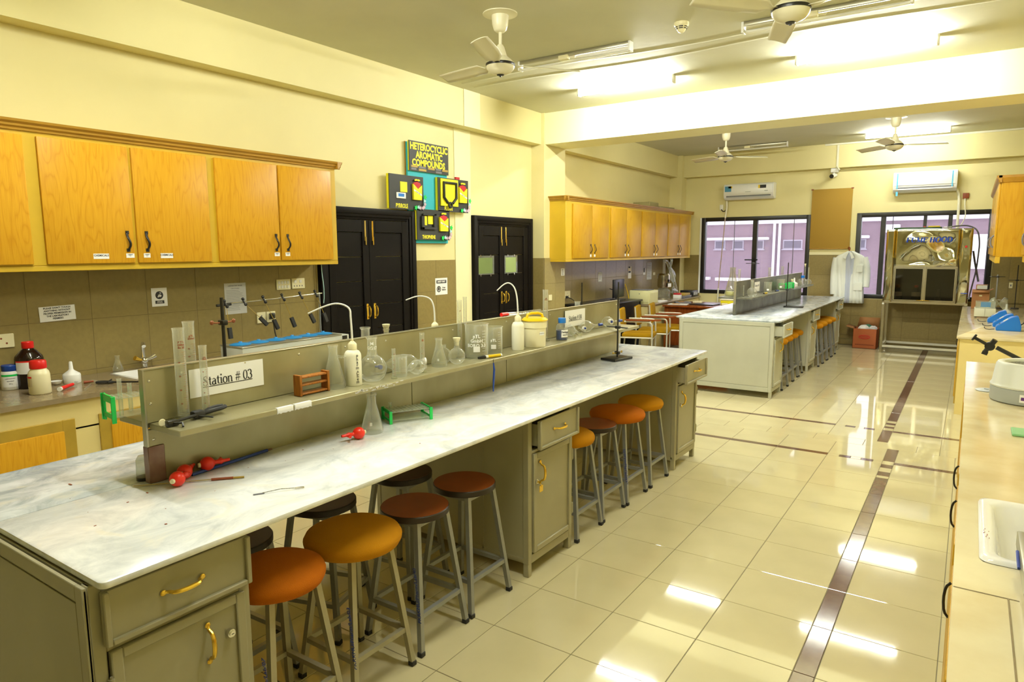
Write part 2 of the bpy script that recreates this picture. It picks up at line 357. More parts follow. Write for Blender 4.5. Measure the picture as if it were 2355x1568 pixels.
# serif lettering drawn as pen strokes (thick stems, thin hairlines)
def arcp(cx, cy, rx, ry, a0, a1, n=14, thick=.13, thin=.045):
    P = []
    for i in range(n + 1):
        a = math.radians(a0 + (a1 - a0) * i / n); P.append((cx + rx * math.cos(a), cy + ry * math.sin(a), thin + (thick - thin) * abs(math.cos(a)) ** 1.3))
    return P
def ln(x0, y0, x1, y1, w): return [(x0, y0, w), (x1, y1, w)]
K, H_ = .13, .045
GL = {
 'S': (.56, [[(.47, .52, .05), (.42, .64, .05), (.30, .68, .055), (.15, .63, .09), (.12, .52, .12), (.22, .41, .14), (.36, .31, .14), (.46, .20, .12), (.43, .06, .09), (.28, .0, .055), (.14, .03, .05), (.07, .15, .05)], ln(.47, .66, .47, .50, .035), ln(.07, .02, .07, .18, .035)]),
 't': (.34, [ln(.16, .60, .16, .08, .12), [(.16, .10, .11), (.20, .03, .08), (.31, .04, .04)], ln(.03, .44, .31, .44, .05)]),
 'a': (.48, [arcp(.20, .13, .14, .13, 60, 350), [(.36, .0, .12), (.36, .33, .12), (.30, .43, .06), (.20, .46, .05), (.09, .40, .06)], ln(.35, .26, .18, .24, .05), ln(.36, .03, .47, .03, .05)]),
 'i': (.28, [ln(.14, .0, .14, .44, .12), ln(.03, .02, .26, .02, .045), ln(.03, .43, .16, .43, .045), ln(.14, .58, .14, .70, .13)]),
 'o': (.50, [arcp(.25, .22, .19, .23, 0, 360, 20)]),
 'n': (.56, [ln(.12, .0, .12, .44, .12), ln(.02, .02, .23, .02, .045), ln(.02, .43, .13, .43, .045), [(.14, .36, .05), (.24, .44, .07), (.36, .43, .09), (.43, .32, .12), (.43, .0, .12)], ln(.33, .02, .54, .02, .045)]),
 '#': (.56, [ln(.12, .0, .24, .68, .06), ln(.32, .0, .44, .68, .06), ln(.02, .44, .54, .44, .055), ln(.02, .22, .54, .22, .055)]),
 '0': (.52, [arcp(.26, .34, .19, .34, 0, 360, 22)]),
 '3': (.50, [arcp(.22, .51, .18, .17, 160, -80, 14), arcp(.22, .18, .21, .19, 85, -165, 14)]),
 '4': (.52, [ln(.35, .0, .35, .68, .12), ln(.33, .68, .03, .20, .045), ln(.03, .19, .50, .19, .06)]),
 'F': (.60, [ln(.16, .0, .16, .68, .16), ln(.02, .02, .32, .02, .045), ln(.02, .66, .54, .66, .05), ln(.54, .68, .54, .48, .045), ln(.18, .36, .40, .36, .05), ln(.40, .26, .40, .46, .045)]),
 'U': (.70, [[(.17, .68, .16), (.17, .22, .16), (.22, .06, .10), (.36, .0, .06), (.50, .06, .05), (.54, .22, .05), (.54, .68, .05)], ln(.04, .66, .31, .66, .045), ln(.43, .66, .65, .66, .045)]),
 'M': (.88, [ln(.14, .0, .14, .68, .05), ln(.16, .68, .44, .04, .16), ln(.44, .04, .70, .68, .05), ln(.72, .0, .72, .68, .16), ln(.03, .02, .26, .02, .045), ln(.58, .02, .86, .02, .045), ln(.03, .66, .24, .66, .045), ln(.66, .66, .86, .66, .045)]),
 'E': (.62, [ln(.16, .0, .16, .68, .16), ln(.02, .02, .54, .02, .05), ln(.02, .66, .54, .66, .05), ln(.54, .68, .54, .50, .045), ln(.55, .0, .55, .18, .045), ln(.18, .35, .40, .35, .05), ln(.40, .25, .40, .45, .045)]),
 'H': (.74, [ln(.16, .0, .16, .68, .16), ln(.56, .0, .56, .68, .16), ln(.18, .35, .56, .35, .055), ln(.03, .02, .30, .02, .045), ln(.43, .02, .70, .02, .045), ln(.03, .66, .30, .66, .045), ln(.43, .66, .70, .66, .045)]),
 'O': (.72, [arcp(.36, .34, .27, .34, 0, 360, 24, .17)]),
 'D': (.70, [ln(.16, .0, .16, .68, .16), ln(.03, .66, .30, .66, .05), ln(.03, .02, .30, .02, .05), arcp(.28, .34, .30, .32, 90, -90, 16, .17)]),
 ' ': (.26, []),
}
def serif(name, s, size, m, parent, pos, xd, up, sx=1.0, shear=0.0, fill=1.0):
    x, u = Vector(xd).normalized(), Vector(up).normalized(); n = x.cross(u); t = MB(); W_ = sum(GL[c][0] for c in s); cx = -W_ / 2; p0 = Vector(pos)
    for c in s:
        w, strokes = GL[c]
        for st in strokes:
            L = []; R_ = []
            for i, (a, b, ww) in enumerate(st):
                q0 = st[max(i - 1, 0)]; q1 = st[min(i + 1, len(st) - 1)]; d = Vector((q1[0] - q0[0], q1[1] - q0[1]));
                if d.length < 1e-6: d = Vector((1, 0))
                d.normalize(); nx, ny = -d.y * ww * fill / 2, d.x * ww * fill / 2
                for lst, sg in ((L, 1), (R_, -1)):
                    gx, gy = a + sg * nx, b + sg * ny
                    lst.append(p0 + x * ((cx + gx + shear * gy) * size * sx) + u * ((gy - .34) * size) + n * .0006)
            LV = [t.bm.verts.new(p) for p in L]; RV = [t.bm.verts.new(p) for p in R_]
            for i in range(len(LV) - 1): t.bm.faces.new((LV[i], RV[i], RV[i + 1], LV[i + 1]))
        cx += w
    o = t.build(name, m, parent, recalc=False); return o
# ================================================================ the room
WL, WR, YB, YF, ZC = -5.08, .75, 13.3, -3.0, 3.52
def struct(name, m, label, cat, *boxes, parent=None):
    t = MB()
    for bx in boxes: t.box(*bx)
    o = t.build(name, m, parent)
    if parent is None: tag(o, label, cat, kind='structure')
    return o
floor = struct('floor', 'floor_grout', 'glossy beige tiled floor with a dark brown stripe running down the aisle', 'floor', (WL - .2, WR + .2, YF - .2, YB + .2, -.12, -.0025))
ceiling = struct('ceiling', 'ceiling_paint', 'flat off-white painted ceiling above the whole laboratory', 'ceiling', (WL - .2, WR + .2, YF - .2, YB + .2, ZC, ZC + .12))
wall_left = struct('wall_left', 'wall_paint', 'cream painted long wall on the left with two dark double doors', 'wall', (WL - .2, WL, YF - .2, YB + .2, 0, ZC))
wall_right = struct('wall_right', 'wall_paint', 'cream painted wall on the right behind the sink counters', 'wall', (WR, WR + .2, YF - .2, YB + .2, 0, ZC))
wall_front = struct('wall_front', 'wall_paint', 'cream painted wall behind the viewpoint, closing the room', 'wall', (WL, WR, YF - .2, YF, 0, ZC))
W1 = (-4.485, -2.475, .835, 2.318); W2 = (-1.725, .26, .835, 2.318)
wall_back = struct('wall_back', 'wall_paint', 'cream far wall with two black framed windows', 'wall',
    (WL, WR, YB, YB + .2, 0, .835), (WL, WR, YB, YB + .2, 2.318, ZC), (WL, W1[0], YB, YB + .2, .835, 2.318), (W1[1], W2[0], YB, YB + .2, .835, 2.318), (W2[1], WR, YB, YB + .2, .835, 2.318))
struct('beam', 'wall_paint', '', '', (WL, -4.925, YF, 7.95, 3.113, ZC), parent=wall_left)
struct('beam', 'wall_paint', '', '', (WL, -4.925, 8.52, 13.05, 3.113, ZC), parent=wall_left)
struct('beam', 'wall_paint', '', '', (-4.83, WR, 13.15, YB, 3.106, ZC), parent=wall_back)
for y0, y1 in ((7.98, 8.53), (.52, 1.07)): struct('cross_beam', 'wall_paint_fresh', '', '', (-4.9, WR, y0, y1, 3.113, ZC), parent=ceiling)
struct('pillar', 'wall_paint', '', '', (WL, -4.877, 7.95, 8.52, 0, ZC), parent=wall_left)
struct('corner_column', 'wall_paint', '', '', (WL, -4.83, 13.05, YB, 0, ZC), parent=wall_back)
struct('plaster_chase', 'wall_paint_fresh', '', '', (WL, WL + .008, 6.27, 6.575, 0, 3.113), (-4.925, -4.917, 6.27, 6.575, 3.113, ZC), parent=wall_left)
# shallow plaster ridges where the ceiling has been patched before the cross beam
t = MB()
for k, y in enumerate((6.05, 6.32)):
    P = [[Vector((x, y + .05 * math.sin(x * 2.1 + k) + w, ZC - h)) for w, h in ((-.03, 0), (-.01, .006), (.01, .004), (.04, 0))] for x in [WL + .3 + i * .16 for i in range(35)]]
    t.grid(P)
t.build('plaster_ridge', 'ceiling_paint', ceiling)

# ---- floor tiles
def inst(name, me, parent, loc):
    o = bpy.data.objects.new(name, me); COL.objects.link(o); o.parent = parent; o.location = wmat(parent).inverted() @ Vector(loc); return o
def slab_mesh(name, sx, sy, sz, m, b=.0018):
    t = MB(); t.box(-sx / 2, sx / 2, -sy / 2, sy / 2, -sz / 2, sz / 2, b=b)
    me = bpy.data.meshes.new(name); t.bm.to_mesh(me); t.bm.free(); me.materials.append(MATS[m])
    return me
CACHE = {}
def piece(name, m, parent, x0, x1, y0, y1, z0, z1, gap=.003, axes='xy', b=.0015):
    """one tile; equal sizes share one mesh"""
    x0, x1 = (x0 + gap / 2, x1 - gap / 2) if 'x' in axes else (x0, x1)
    y0, y1 = (y0 + gap / 2, y1 - gap / 2) if 'y' in axes else (y0, y1)
    z0, z1 = (z0 + gap / 2, z1 - gap / 2) if 'z' in axes else (z0, z1)
    key = (m, round(x1 - x0, 3), round(y1 - y0, 3), round(z1 - z0, 3))
    if key not in CACHE: CACHE[key] = slab_mesh(name, *key[1:], m, b)
    return inst(name, CACHE[key], parent, ((x0 + x1) / 2, (y0 + y1) / 2, (z0 + z1) / 2))
field = MB()
def ftile(x0, x1, y0, y1, m='floor_tile'):
    cx, cy = (x0 + x1) / 2, (y0 + y1) / 2
    if x1 - x0 < .02 or y1 - y0 < .02: return
    near = (cy > 1.0 and cx > -2.3) if cy < 5.4 else (cx > -2.95 if cy < 8.0 else cx > -1.95)
    if near or m == 'brown_tile': piece('tile', m, floor, x0, x1, y0, y1, -.012, 0)
    else: field.box(x0 + .0015, x1 - .0015, y0 + .0015, y1 - .0015, -.012, 0)
T_ = .4043
x1c = [-.888 - .4025 * k for k in range(0, 11)]; x2c = [-.992 - .4025 * k for k in range(0, 11)]
rows1 = [5.967 - T_ * k for k in range(17)][::-1]
for a, c in zip(rows1, rows1[1:]):
    ftile(-.888, -.485, a, c)
    for L, Rr in zip(x1c[1:], x1c): ftile(max(L, WL), Rr, a, c)
    ftile(-.402, 0, a, c); ftile(0, .4025, a, c); ftile(.4025, WR, a, c)
    if c < 5.6: ftile(-.485, -.402, a, c, 'brown_tile')
for a, c, m in ((5.5627, 5.62, 'floor_tile'), (5.62, 5.73, 'brown_tile'), (5.73, 5.84, 'floor_tile'), (5.84, 5.94, 'brown_tile'), (5.94, 6.04, 'floor_tile'), (6.04, 6.432, 'brown_tile')): ftile(-.485, -.402, a, c, m)
def cross(xc, y0, y1, xs0, xs1):
    for L, Rr in zip(xc[1:], xc):
        if Rr > -3.4: ftile(max(L, WL), Rr, y0, y1, 'brown_tile')
    ftile(xs1, .05, y0, y1, 'brown_tile')
    e = xc[0]
    for a, c, m in ((0, .088, 'floor_tile'), (.088, .173, 'brown_tile'), (.173, .251, 'floor_tile'), (.251, .338, 'brown_tile'), (.338, xs0 - e, 'floor_tile')): ftile(e + a, e + c, y0, y1, m)
cross(x1c, 5.967, 6.032, -.485, -.402)
for L, Rr in zip(x1c[1:], x1c): ftile(max(L, WL), Rr, 6.032, 6.432)
ftile(-.888, -.485, 6.032, 6.432); ftile(-.402, 0, 6.032, 6.432); ftile(0, .4, 6.032, 6.432)
band = [-5.08, -4.71, -4.31, -3.905, -3.50, -3.10, -2.695, -2.293, -1.89, -1.49, -1.083, -.68, -.277, -.11, .29, .69]
for a, c in zip(band, band[1:]): ftile(a, c, 6.432, 6.64)
rows2 = [6.64, 7.04] + [7.105 + T_ * k for k in range(16)]
for a, c in zip(rows2, rows2[1:]):
    if abs(a - 7.04) < .001: continue
    c = min(c, YB); ftile(-.992, -.588, a, c)
    for L, Rr in zip(x2c[1:], x2c): ftile(max(L, WL), Rr, a, c)
    ftile(-.505, -.11, a, c); ftile(-.11, .29, a, c); ftile(.29, WR, a, c)
    if a > 7.4: ftile(-.588, -.505, a, c, 'brown_tile')
cross(x2c, 7.04, 7.105, -.588, -.505)
for a, c, m in ((6.64, 7.10, 'brown_tile'), (7.10, 7.19, 'floor_tile'), (7.19, 7.265, 'brown_tile'), (7.265, 7.34, 'floor_tile'), (7.34, 7.42, 'brown_tile'), (7.42, 7.5093, 'floor_tile')): ftile(-.588, -.505, a, c, m)
fo = field.build('tile_field', 'floor_tile', floor); fo['kind'] = 'stuff'

# ---- wall tiles of the dado (1.593 m high)
ZR = [.169, .525, .881, 1.237, 1.593]
def dado(parent, face, u0, u1, at, z0=0.0, m='dado_tile', step=.389, org=0.0, rows=None):
    rows = rows or [0] + ZR
    k0 = math.floor((u0 - org) / step); us = [u0] + [org + step * k for k in range(k0 + 1, k0 + 60) if org + step * k < u1 - .02] + [u1]
    for a, c in zip(us, us[1:]):
        for z, zz in zip(rows, rows[1:]):
            z = max(z, z0)
            if zz - z < .03: continue
            if face == 'x+': piece('tile', m, parent, at, at + .011, a, c, z, zz, .0035, 'yz')
            elif face == 'y-': piece('tile', m, parent, a, c, at - .011, at, z, zz, .0035, 'xz')
    gm = MB()
    if face == 'x+': gm.box(at, at + .0095, u0, u1, z0, rows[-1] - .001)
    else: gm.box(u0, u1, at - .0095, at, z0, rows[-1] - .001)
    gm.build('dado_grout', 'dado_grout', parent)
dado(wall_left, 'x+', .72, 4.20, WL, .82, org=1.832)
dado(wall_left, 'x+', 5.545, 6.262, WL, .5, org=5.545, step=.36)
dado(wall_left, 'x+', 7.91, 7.94, WL, .5)
dado(wall_left, 'y-', WL + .012, -4.877, 7.95, .5, org=WL)
dado(wall_left, 'x+', 7.95, 8.52, -4.877, .5, org=7.95, step=.29, m='dado_tile_pale')
dado(wall_left, 'x+', 8.525, 13.03, WL, .5, org=8.7)
dado(wall_back, 'y-', WL + .02, -4.825, 13.05, .5, org=WL)
dado(wall_back, 'y-', -4.82, W1[0] - .01, YB, .5, org=W1[0])
dado(wall_back, 'y-', W1[1] + .01, W2[0] - .01, YB, 0.1, org=W1[1], step=.40)
dado(wall_back, 'y-', -3.2, W1[1] + .01, YB, .1, org=-3.2, rows=[0] + ZR[:2] + [.825], step=.40)
dado(wall_back, 'y-', W2[0] - .01, .73, YB, .1, org=W2[0], rows=[0] + ZR[:2] + [.825], step=.40)
dado(wall_back, 'y-', W2[1] + .01, .73, YB, .825, org=W2[1])
dado(wall_back, 'y-', .5, .73, YB - .02, .825, org=W2[1])
t = MB(); t.box(-3.2, WR, YB - .022, YB, 0, .095, b=.003); bb = t.build('baseboard_back', 'dado_tile', None); tag(bb, 'low tiled skirting along the foot of the far wall', 'baseboard', kind='structure')
t = MB(); t.box(W1[1] + .0, W2[0] - .0, YB - .014, YB, 1.593, 1.645, b=.003); t.build('dado_cap', 'cream_plastic', wall_back)

# ---- windows
def window(name, W, mull, label, thick=()):
    x0, x1, z0, z1 = W; r = thing(name, label, 'window', ((x0 + x1) / 2, YB + .06, z0), kind='structure')
    t = MB(); f = .075; ya, yb = YB - .012, YB + .10
    for bx in ((x0, x0 + f, z0, z1), (x1 - f, x1, z0, z1), (x0 + f, x1 - f, z0, z0 + f), (x0 + f, x1 - f, z1 - f, z1)): t.box(bx[0], bx[1], ya, yb, bx[2], bx[3], b=.004)
    t.build('window_frame', 'black', r)
    for m in mull: B('mullion', 'black', r, m[0] - m[1] / 2, m[0] + m[1] / 2, YB + .005, YB + .09, z0 + f, z1 - f, b=.003)
    xs = [x0 + f] + [m[0] for m in mull] + [x1 - f]
    for i, (a, c) in enumerate(zip(xs, xs[1:])): B('pane', 'window_glass', r, a + .005, c - .005, YB + .035 + .02 * (i % 2), YB + .039 + .02 * (i % 2), z0 + f, z1 - f)
    for a in [x0 + .62, x1 - .30] if name == 'window_1' else [x0 + .55, x1 - .08]: B('glazing_bar', 'ink_grey', r, a - .006, a + .006, YB + .07, YB + .078, z0 + f, z1 - f)
    return r
w1 = window('window_1', W1, [(-3.46, .085)], 'black framed sliding window on the left of the far wall above the glassware bench')
t = MB(); t.tube([(-3.62, YB - .03, 1.50), (-3.38, YB - .03, 1.50)], .012); t.build('latch', 'black', w1)
w2 = window('window_2', W2, [(-1.315, .075), (-.70, .05), (-.345, .06)], 'black framed window on the right of the far wall behind the steel hood')
B('reveal', 'ac_white', w1, W1[0] - .035, W1[0] - .002, YB - .014, YB, .835, 2.318)

# ---- dark double doors in the left wall
def door(name, y0, y1, ym, ztop, label, papers=False):
    d = thing(name, label, 'door', (WL, (y0 + y1) / 2, 0), kind='structure')
    fw = .115; t = MB(); x = WL
    for k, (w, px) in enumerate(((fw, .030), (fw - .025, .045), (fw - .055, .055))):
        d0 = .0004 * k; t.box(x, x + px, y0 + d0, y0 + w, 0, ztop - d0, b=.004); t.box(x, x + px, y1 - w, y1 - d0, 0, ztop - d0, b=.004); t.box(x, x + px, y0 + w, y1 - w, ztop - w, ztop - d0, b=.004)
    t.build('door_frame', 'black_door', d)
    for i, (a, c) in enumerate(((y0 + fw, ym - .003), (ym + .003, y1 - fw))):
        lf = MB(); s = .085; za, zb = .02, ztop - fw - .004
        for bx in ((a, a + s, za, zb), (c - s, c, za, zb), (a + s, c - s, za, za + .16), (a + s, c - s, zb - .12, zb)): lf.box(x + .002, x + .036, bx[0], bx[1], bx[2], bx[3], b=.003)
        lo = lf.build('door_leaf', 'black_door', d)
        n = 7; zs = [za + .16 + (zb - .12 - za - .16) * k / n for k in range(n + 1)]
        for q, w in zip(zs, zs[1:]): B('slat_panel', 'black_door', lo, x + .003, x + .022, a + s + .002, c - s - .002, q + .0025, w - .0025, b=.0025)
        hy = ym - .05 if i == 0 else ym + .05; h = MB()
        h.tube([(x + .036, hy, 1.15), (x + .075, hy, 1.14), (x + .085, hy, 1.09), (x + .075, hy, 1.04), (x + .036, hy, 1.03)], .007, smooth=2)
        h.box(x + .036, x + .041, hy - .014, hy + .014, 1.01, 1.17, b=.002); h.build('handle', 'brass', lo)
        r = MB(); r.box(x + .036, x + .041, hy - .010, hy + .010, 1.80, ztop - fw - .01, b=.002); r.cyl((x + .046, hy, 1.76), (x + .046, hy, 1.84), .006); r.build('flush_bolt', 'frame_ochre' if i == 0 else 'brass', lo)
    return d
d1 = door('door_1', 4.216, 5.535, 4.855, 2.125, 'dark double door of wide boards right beside the big oak wall cabinet')
d2 = door('door_2', 6.582, 7.905, 7.225, 2.125, 'dark double door with two pale green notices, next to the pillar')

# ---- the building across the yard (seen through the windows)
def brick_mat():
    m = bpy.data.materials.new('pink_brick'); m.use_nodes = True; MATS['pink_brick'] = m; nt = m.node_tree; b = nt.nodes['Principled BSDF']; b.inputs['Roughness'].default_value = .9
    tc = nt.nodes.new('ShaderNodeTexCoord'); mp = nt.nodes.new('ShaderNodeMapping'); mp.inputs['Rotation'].default_value = (PI / 2, 0, 0); nt.links.new(tc.outputs['Object'], mp.inputs[0])
    br = nt.nodes.new('ShaderNodeTexBrick'); br.inputs['Color1'].default_value = (.25, .175, .205, 1); br.inputs['Color2'].default_value = (.21, .145, .175, 1); br.inputs['Mortar'].default_value = (.33, .26, .29, 1)
    br.inputs['Scale'].default_value = 4.0; br.inputs['Mortar Size'].default_value = .018; nt.links.new(mp.outputs[0], br.inputs[0]); nt.links.new(br.outputs[0], b.inputs[0])
brick_mat(); mat('outside_white', (.86, .85, .90), .8); mat('outside_grey', (.42, .40, .46), .8); mat('outside_dark', (.12, .11, .15), .3); mat('yard_concrete', (.75, .72, .76), .9)
bl = thing('brick_building', 'pink brick building with white ledges and small windows across the yard', 'building', (-6, 38, -6))
B('brick_wall', 'pink_brick', bl, -17, 6, 38, 40, -6, 3.05); B('parapet', 'outside_white', bl, -17, 6, 37.8, 40.1, 3.05, 3.30, b=.02)
for x0, x1 in ((-12.05, -11.45), (-11.05, -10.45), (-9.75, -9.38), (-8.40, -7.43), (-4.90, -4.45), (-.05, .34)):
    zz = (1.70, 2.19) if x0 < -1 else (.92, 1.96); f = MB(); f.box(x0 - .05, x1 + .05, 37.90, 38.02, zz[0] - .05, zz[0]); f.box(x0, x1, 37.97, 38.02, zz[0], zz[1])
    w = f.build('window', 'outside_grey', bl); B('pane', 'outside_dark', w, x0 + .06, x1 - .06, 37.955, 37.97, zz[0] + .06, zz[1] - .06)
B('ledge', 'outside_white', bl, -12.4, -9.1, 37.5, 38, 2.20, 2.34, b=.02); B('ledge', 'outside_white', bl, -5.1, -4.3, 37.5, 38, 2.22, 2.36, b=.02)
B('ledge', 'outside_white', bl, -11.85, -9.0, 37.6, 38, -.03, .14, b=.02); B('ledge', 'outside_white', bl, -13.0, -12.2, 37.6, 38, .0, .16, b=.02)
f = MB(); f.box(-.28, .60, 37.85, 38, .76, 2.34); f.build('window_surround', 'outside_white', bl)
for x in (-8.82, -8.55): 
    f = MB(); f.cyl((x, 37.8, -6), (x, 37.8, 3.2), .07); f.build('drain_pipe', 'outside_white', bl)
for x in (-12.9, -13.3):
    f = MB(); f.cyl((x, 37.6, -6), (x, 37.6, 1.0), .08); f.build('drain_pipe', 'outside_white', bl)
f = MB(); f.box(-3.72, -3.0, 37.5, 38, 2.48, 2.86, b=.02); f.build('air_conditioner', 'outside_white', bl)
yard = struct('yard_ground', 'yard_concrete', 'pale concrete ground of the yard outside the windows', 'ground', (-40, 40, 13.6, 80, -6.2, -6))
# ================================================================ ceiling fittings
def tube_light(x0, x1, y, lit, label, m='tube_lit'):
    r = thing('tube_light', label, 'light', ((x0 + x1) / 2, y, ZC), group='fluorescent tube fittings on the ceiling')
    L = x1 - x0; t = MB(); w = .022 if lit else .013; t.box(x0, x1, y - w, y + w, ZC - .035, ZC, b=.004); t.build('batten', 'white_plastic' if lit else 'edge_steel', r)
    for x in (x0 + .008, x1 - .008):
        t = MB(); s = -1 if lit else 1; t.box(x - .010, x + .010, y - s * .02, y + s * .055, ZC - .085, ZC - .0, b=.004); e = t.build('end_bracket', 'white_plastic', r)
    t = MB(); t.cyl((x0 + .02, y + s * .035, ZC - .07), (x1 - .02, y + s * .035, ZC - .07), .0135, n=10); t.build('tube', m if lit else 'tube_glass', r)
    t = MB(); xm = (x0 + x1) / 2 - .08; t.box(xm - .05, xm + .05, y - .03, y + .02, ZC - .06, ZC - .02, b=.004); t.tube([(xm + .05, y, ZC - .04), (xm + .10, y + .02, ZC - .05), (xm + .12, y, ZC - .02)], .004); t.build('starter', 'cream_plastic', r)
    if not lit:
        t = MB(); t.box(x0 + .02, x1 - .02, y + .055, y + .062, ZC - .07, ZC - .062); t.build('reflector_lip', 'chrome', r)
    return r
tube_light(-3.86, -2.72, 7.06, True, 'lit fluorescent tube in front of the cross beam, on the left', 'tube_lit_strong')
tube_light(-1.53, -.37, 7.10, True, 'lit fluorescent tube in front of the cross beam, on the right', 'tube_lit_strong')
tube_light(-3.86, -2.70, 9.40, True, 'lit fluorescent tube behind the cross beam, on the left', 'tube_lit_weak')
tube_light(-1.62, -.44, 9.45, True, 'lit fluorescent tube behind the cross beam, on the right', 'tube_lit_weak')
tube_light(-1.56, -.40, 12.35, True, 'lit fluorescent tube near the far wall, above the rear right fan', 'tube_lit_weak')
tube_light(-1.60, -.44, 1.94, True, 'lit fluorescent tube over the aisle above the near end of the first bench')
tube_light(-3.85, -2.70, 1.94, True, 'lit fluorescent tube above the left side of the first bench')
tube_light(-3.80, -2.62, 5.72, False, 'unlit fluorescent fitting behind the near left ceiling fan')
tube_light(-1.68, -.48, 5.80, False, 'unlit fluorescent fitting behind the near right ceiling fan')
tube_light(-3.93, -2.74, 12.40, False, 'unlit fluorescent fitting near the far wall, behind the rear left fan')

def fan():
    r = thing('ceiling_fan', '', 'fan', (0, 0, ZC), group='cream three-blade ceiling fans')
    t = MB(); t.lathe([(0, 3.52), (.135, 3.52), (.135, 3.513), (.08, 3.508), (.066, 3.505), (.062, 3.44), (.050, 3.40), (.034, 3.385), (.014, 3.383), (0, 3.383)], 24); t.build('canopy', 'fan_cream', r)
    t = MB(); t.cyl((0, 0, 3.39), (0, 0, 3.27), .0125); t.lathe([(0, 3.29), (.020, 3.29), (.030, 3.275), (.050, 3.215), (.056, 3.185), (0, 3.185)], 20); t.build('down_rod', 'fan_cream', r)
    t = MB(); t.lathe([(0, 3.20), (.058, 3.20), (.088, 3.175), (.112, 3.150), (.112, 3.146), (0, 3.146)], 28); t.build('motor_housing', 'fan_cream', r)
    t = MB(); t.lathe([(0, 3.148), (.1145, 3.148), (.1165, 3.138), (.1145, 3.128), (0, 3.128)], 28); t.build('band', 'black', r)
    t = MB(); t.lathe([(0, 3.130), (.113, 3.130), (.108, 3.110), (.085, 3.085), (.05, 3.070), (.032, 3.066), (0, 3.066)], 28); c = t.build('bottom_cover', 'fan_cream', r)
    t = MB(); t.lathe([(0, 3.067), (.031, 3.067), (.026, 3.060), (.010, 3.056), (.009, 3.050), (0, 3.049)], 18); t.build('cap', 'black', c)
    for k in range(3):
        a = 2 * PI * k / 3; P = []
        for u in (.085, .15, .20, .34, .50, .645, .66):
            w = {.085: .022, .15: .030, .20: .064, .34: .070, .50: .068, .645: .064, .66: .054}[u]; row = []
            for q in (-1, -.45, .1, .6, 1):
                tw = .30; z = 3.142 + math.sin(tw) * w * q * (1 if u > .16 else .1) - .006 * (q * q) + (.004 if u > .16 else 0)
                p = Vector((u, w * q * math.cos(tw), z)); row.append(Matrix.Rotation(a, 3, 'Z') @ p)
            P.append(row)
        t = MB(); t.grid(P); t.build('blade', 'fan_cream', r, solid=.004, sharp=60)
    return r
f0 = fan(); f0.location = (-3.17, 4.51, ZC); f0.rotation_euler.z = math.radians(52); f0['label'] = 'cream ceiling fan over the near left bench, blades at rest'
dup(f0, (-1.02, 4.52, ZC), math.radians(-10), 'cream ceiling fan cut off by the top of the picture on the right')
dup(f0, (-3.32, 10.85, ZC), math.radians(38), 'rear left ceiling fan in front of the unlit tube')
dup(f0, (-1.02, 11.05, ZC), math.radians(20), 'rear right ceiling fan in front of the bright tube near the far wall')

r = thing('smoke_detector', 'small cream dome smoke detector on the ceiling between the two near fans', 'detector', (-2.085, 5.52, ZC))
t = MB(); t.lathe([(0, 3.52), (.058, 3.52), (.058, 3.497), (.050, 3.488), (.040, 3.470), (.024, 3.448), (.010, 3.442), (0, 3.44)], 24, c=(-2.085, 5.52, 0)); t.build('housing', 'cream_plastic', r)
for z, rr in ((3.482, .0485), (3.470, .0425)):
    for a0 in (-150, -95, -40, 30):
        t = MB(); P = [(-2.085 + rr * math.cos(math.radians(a0 + q * 8)), 5.52 + rr * math.sin(math.radians(a0 + q * 8)), z) for q in range(6)]; t.tube(P, .0035, n=6); t.build('slot', 'black', r)

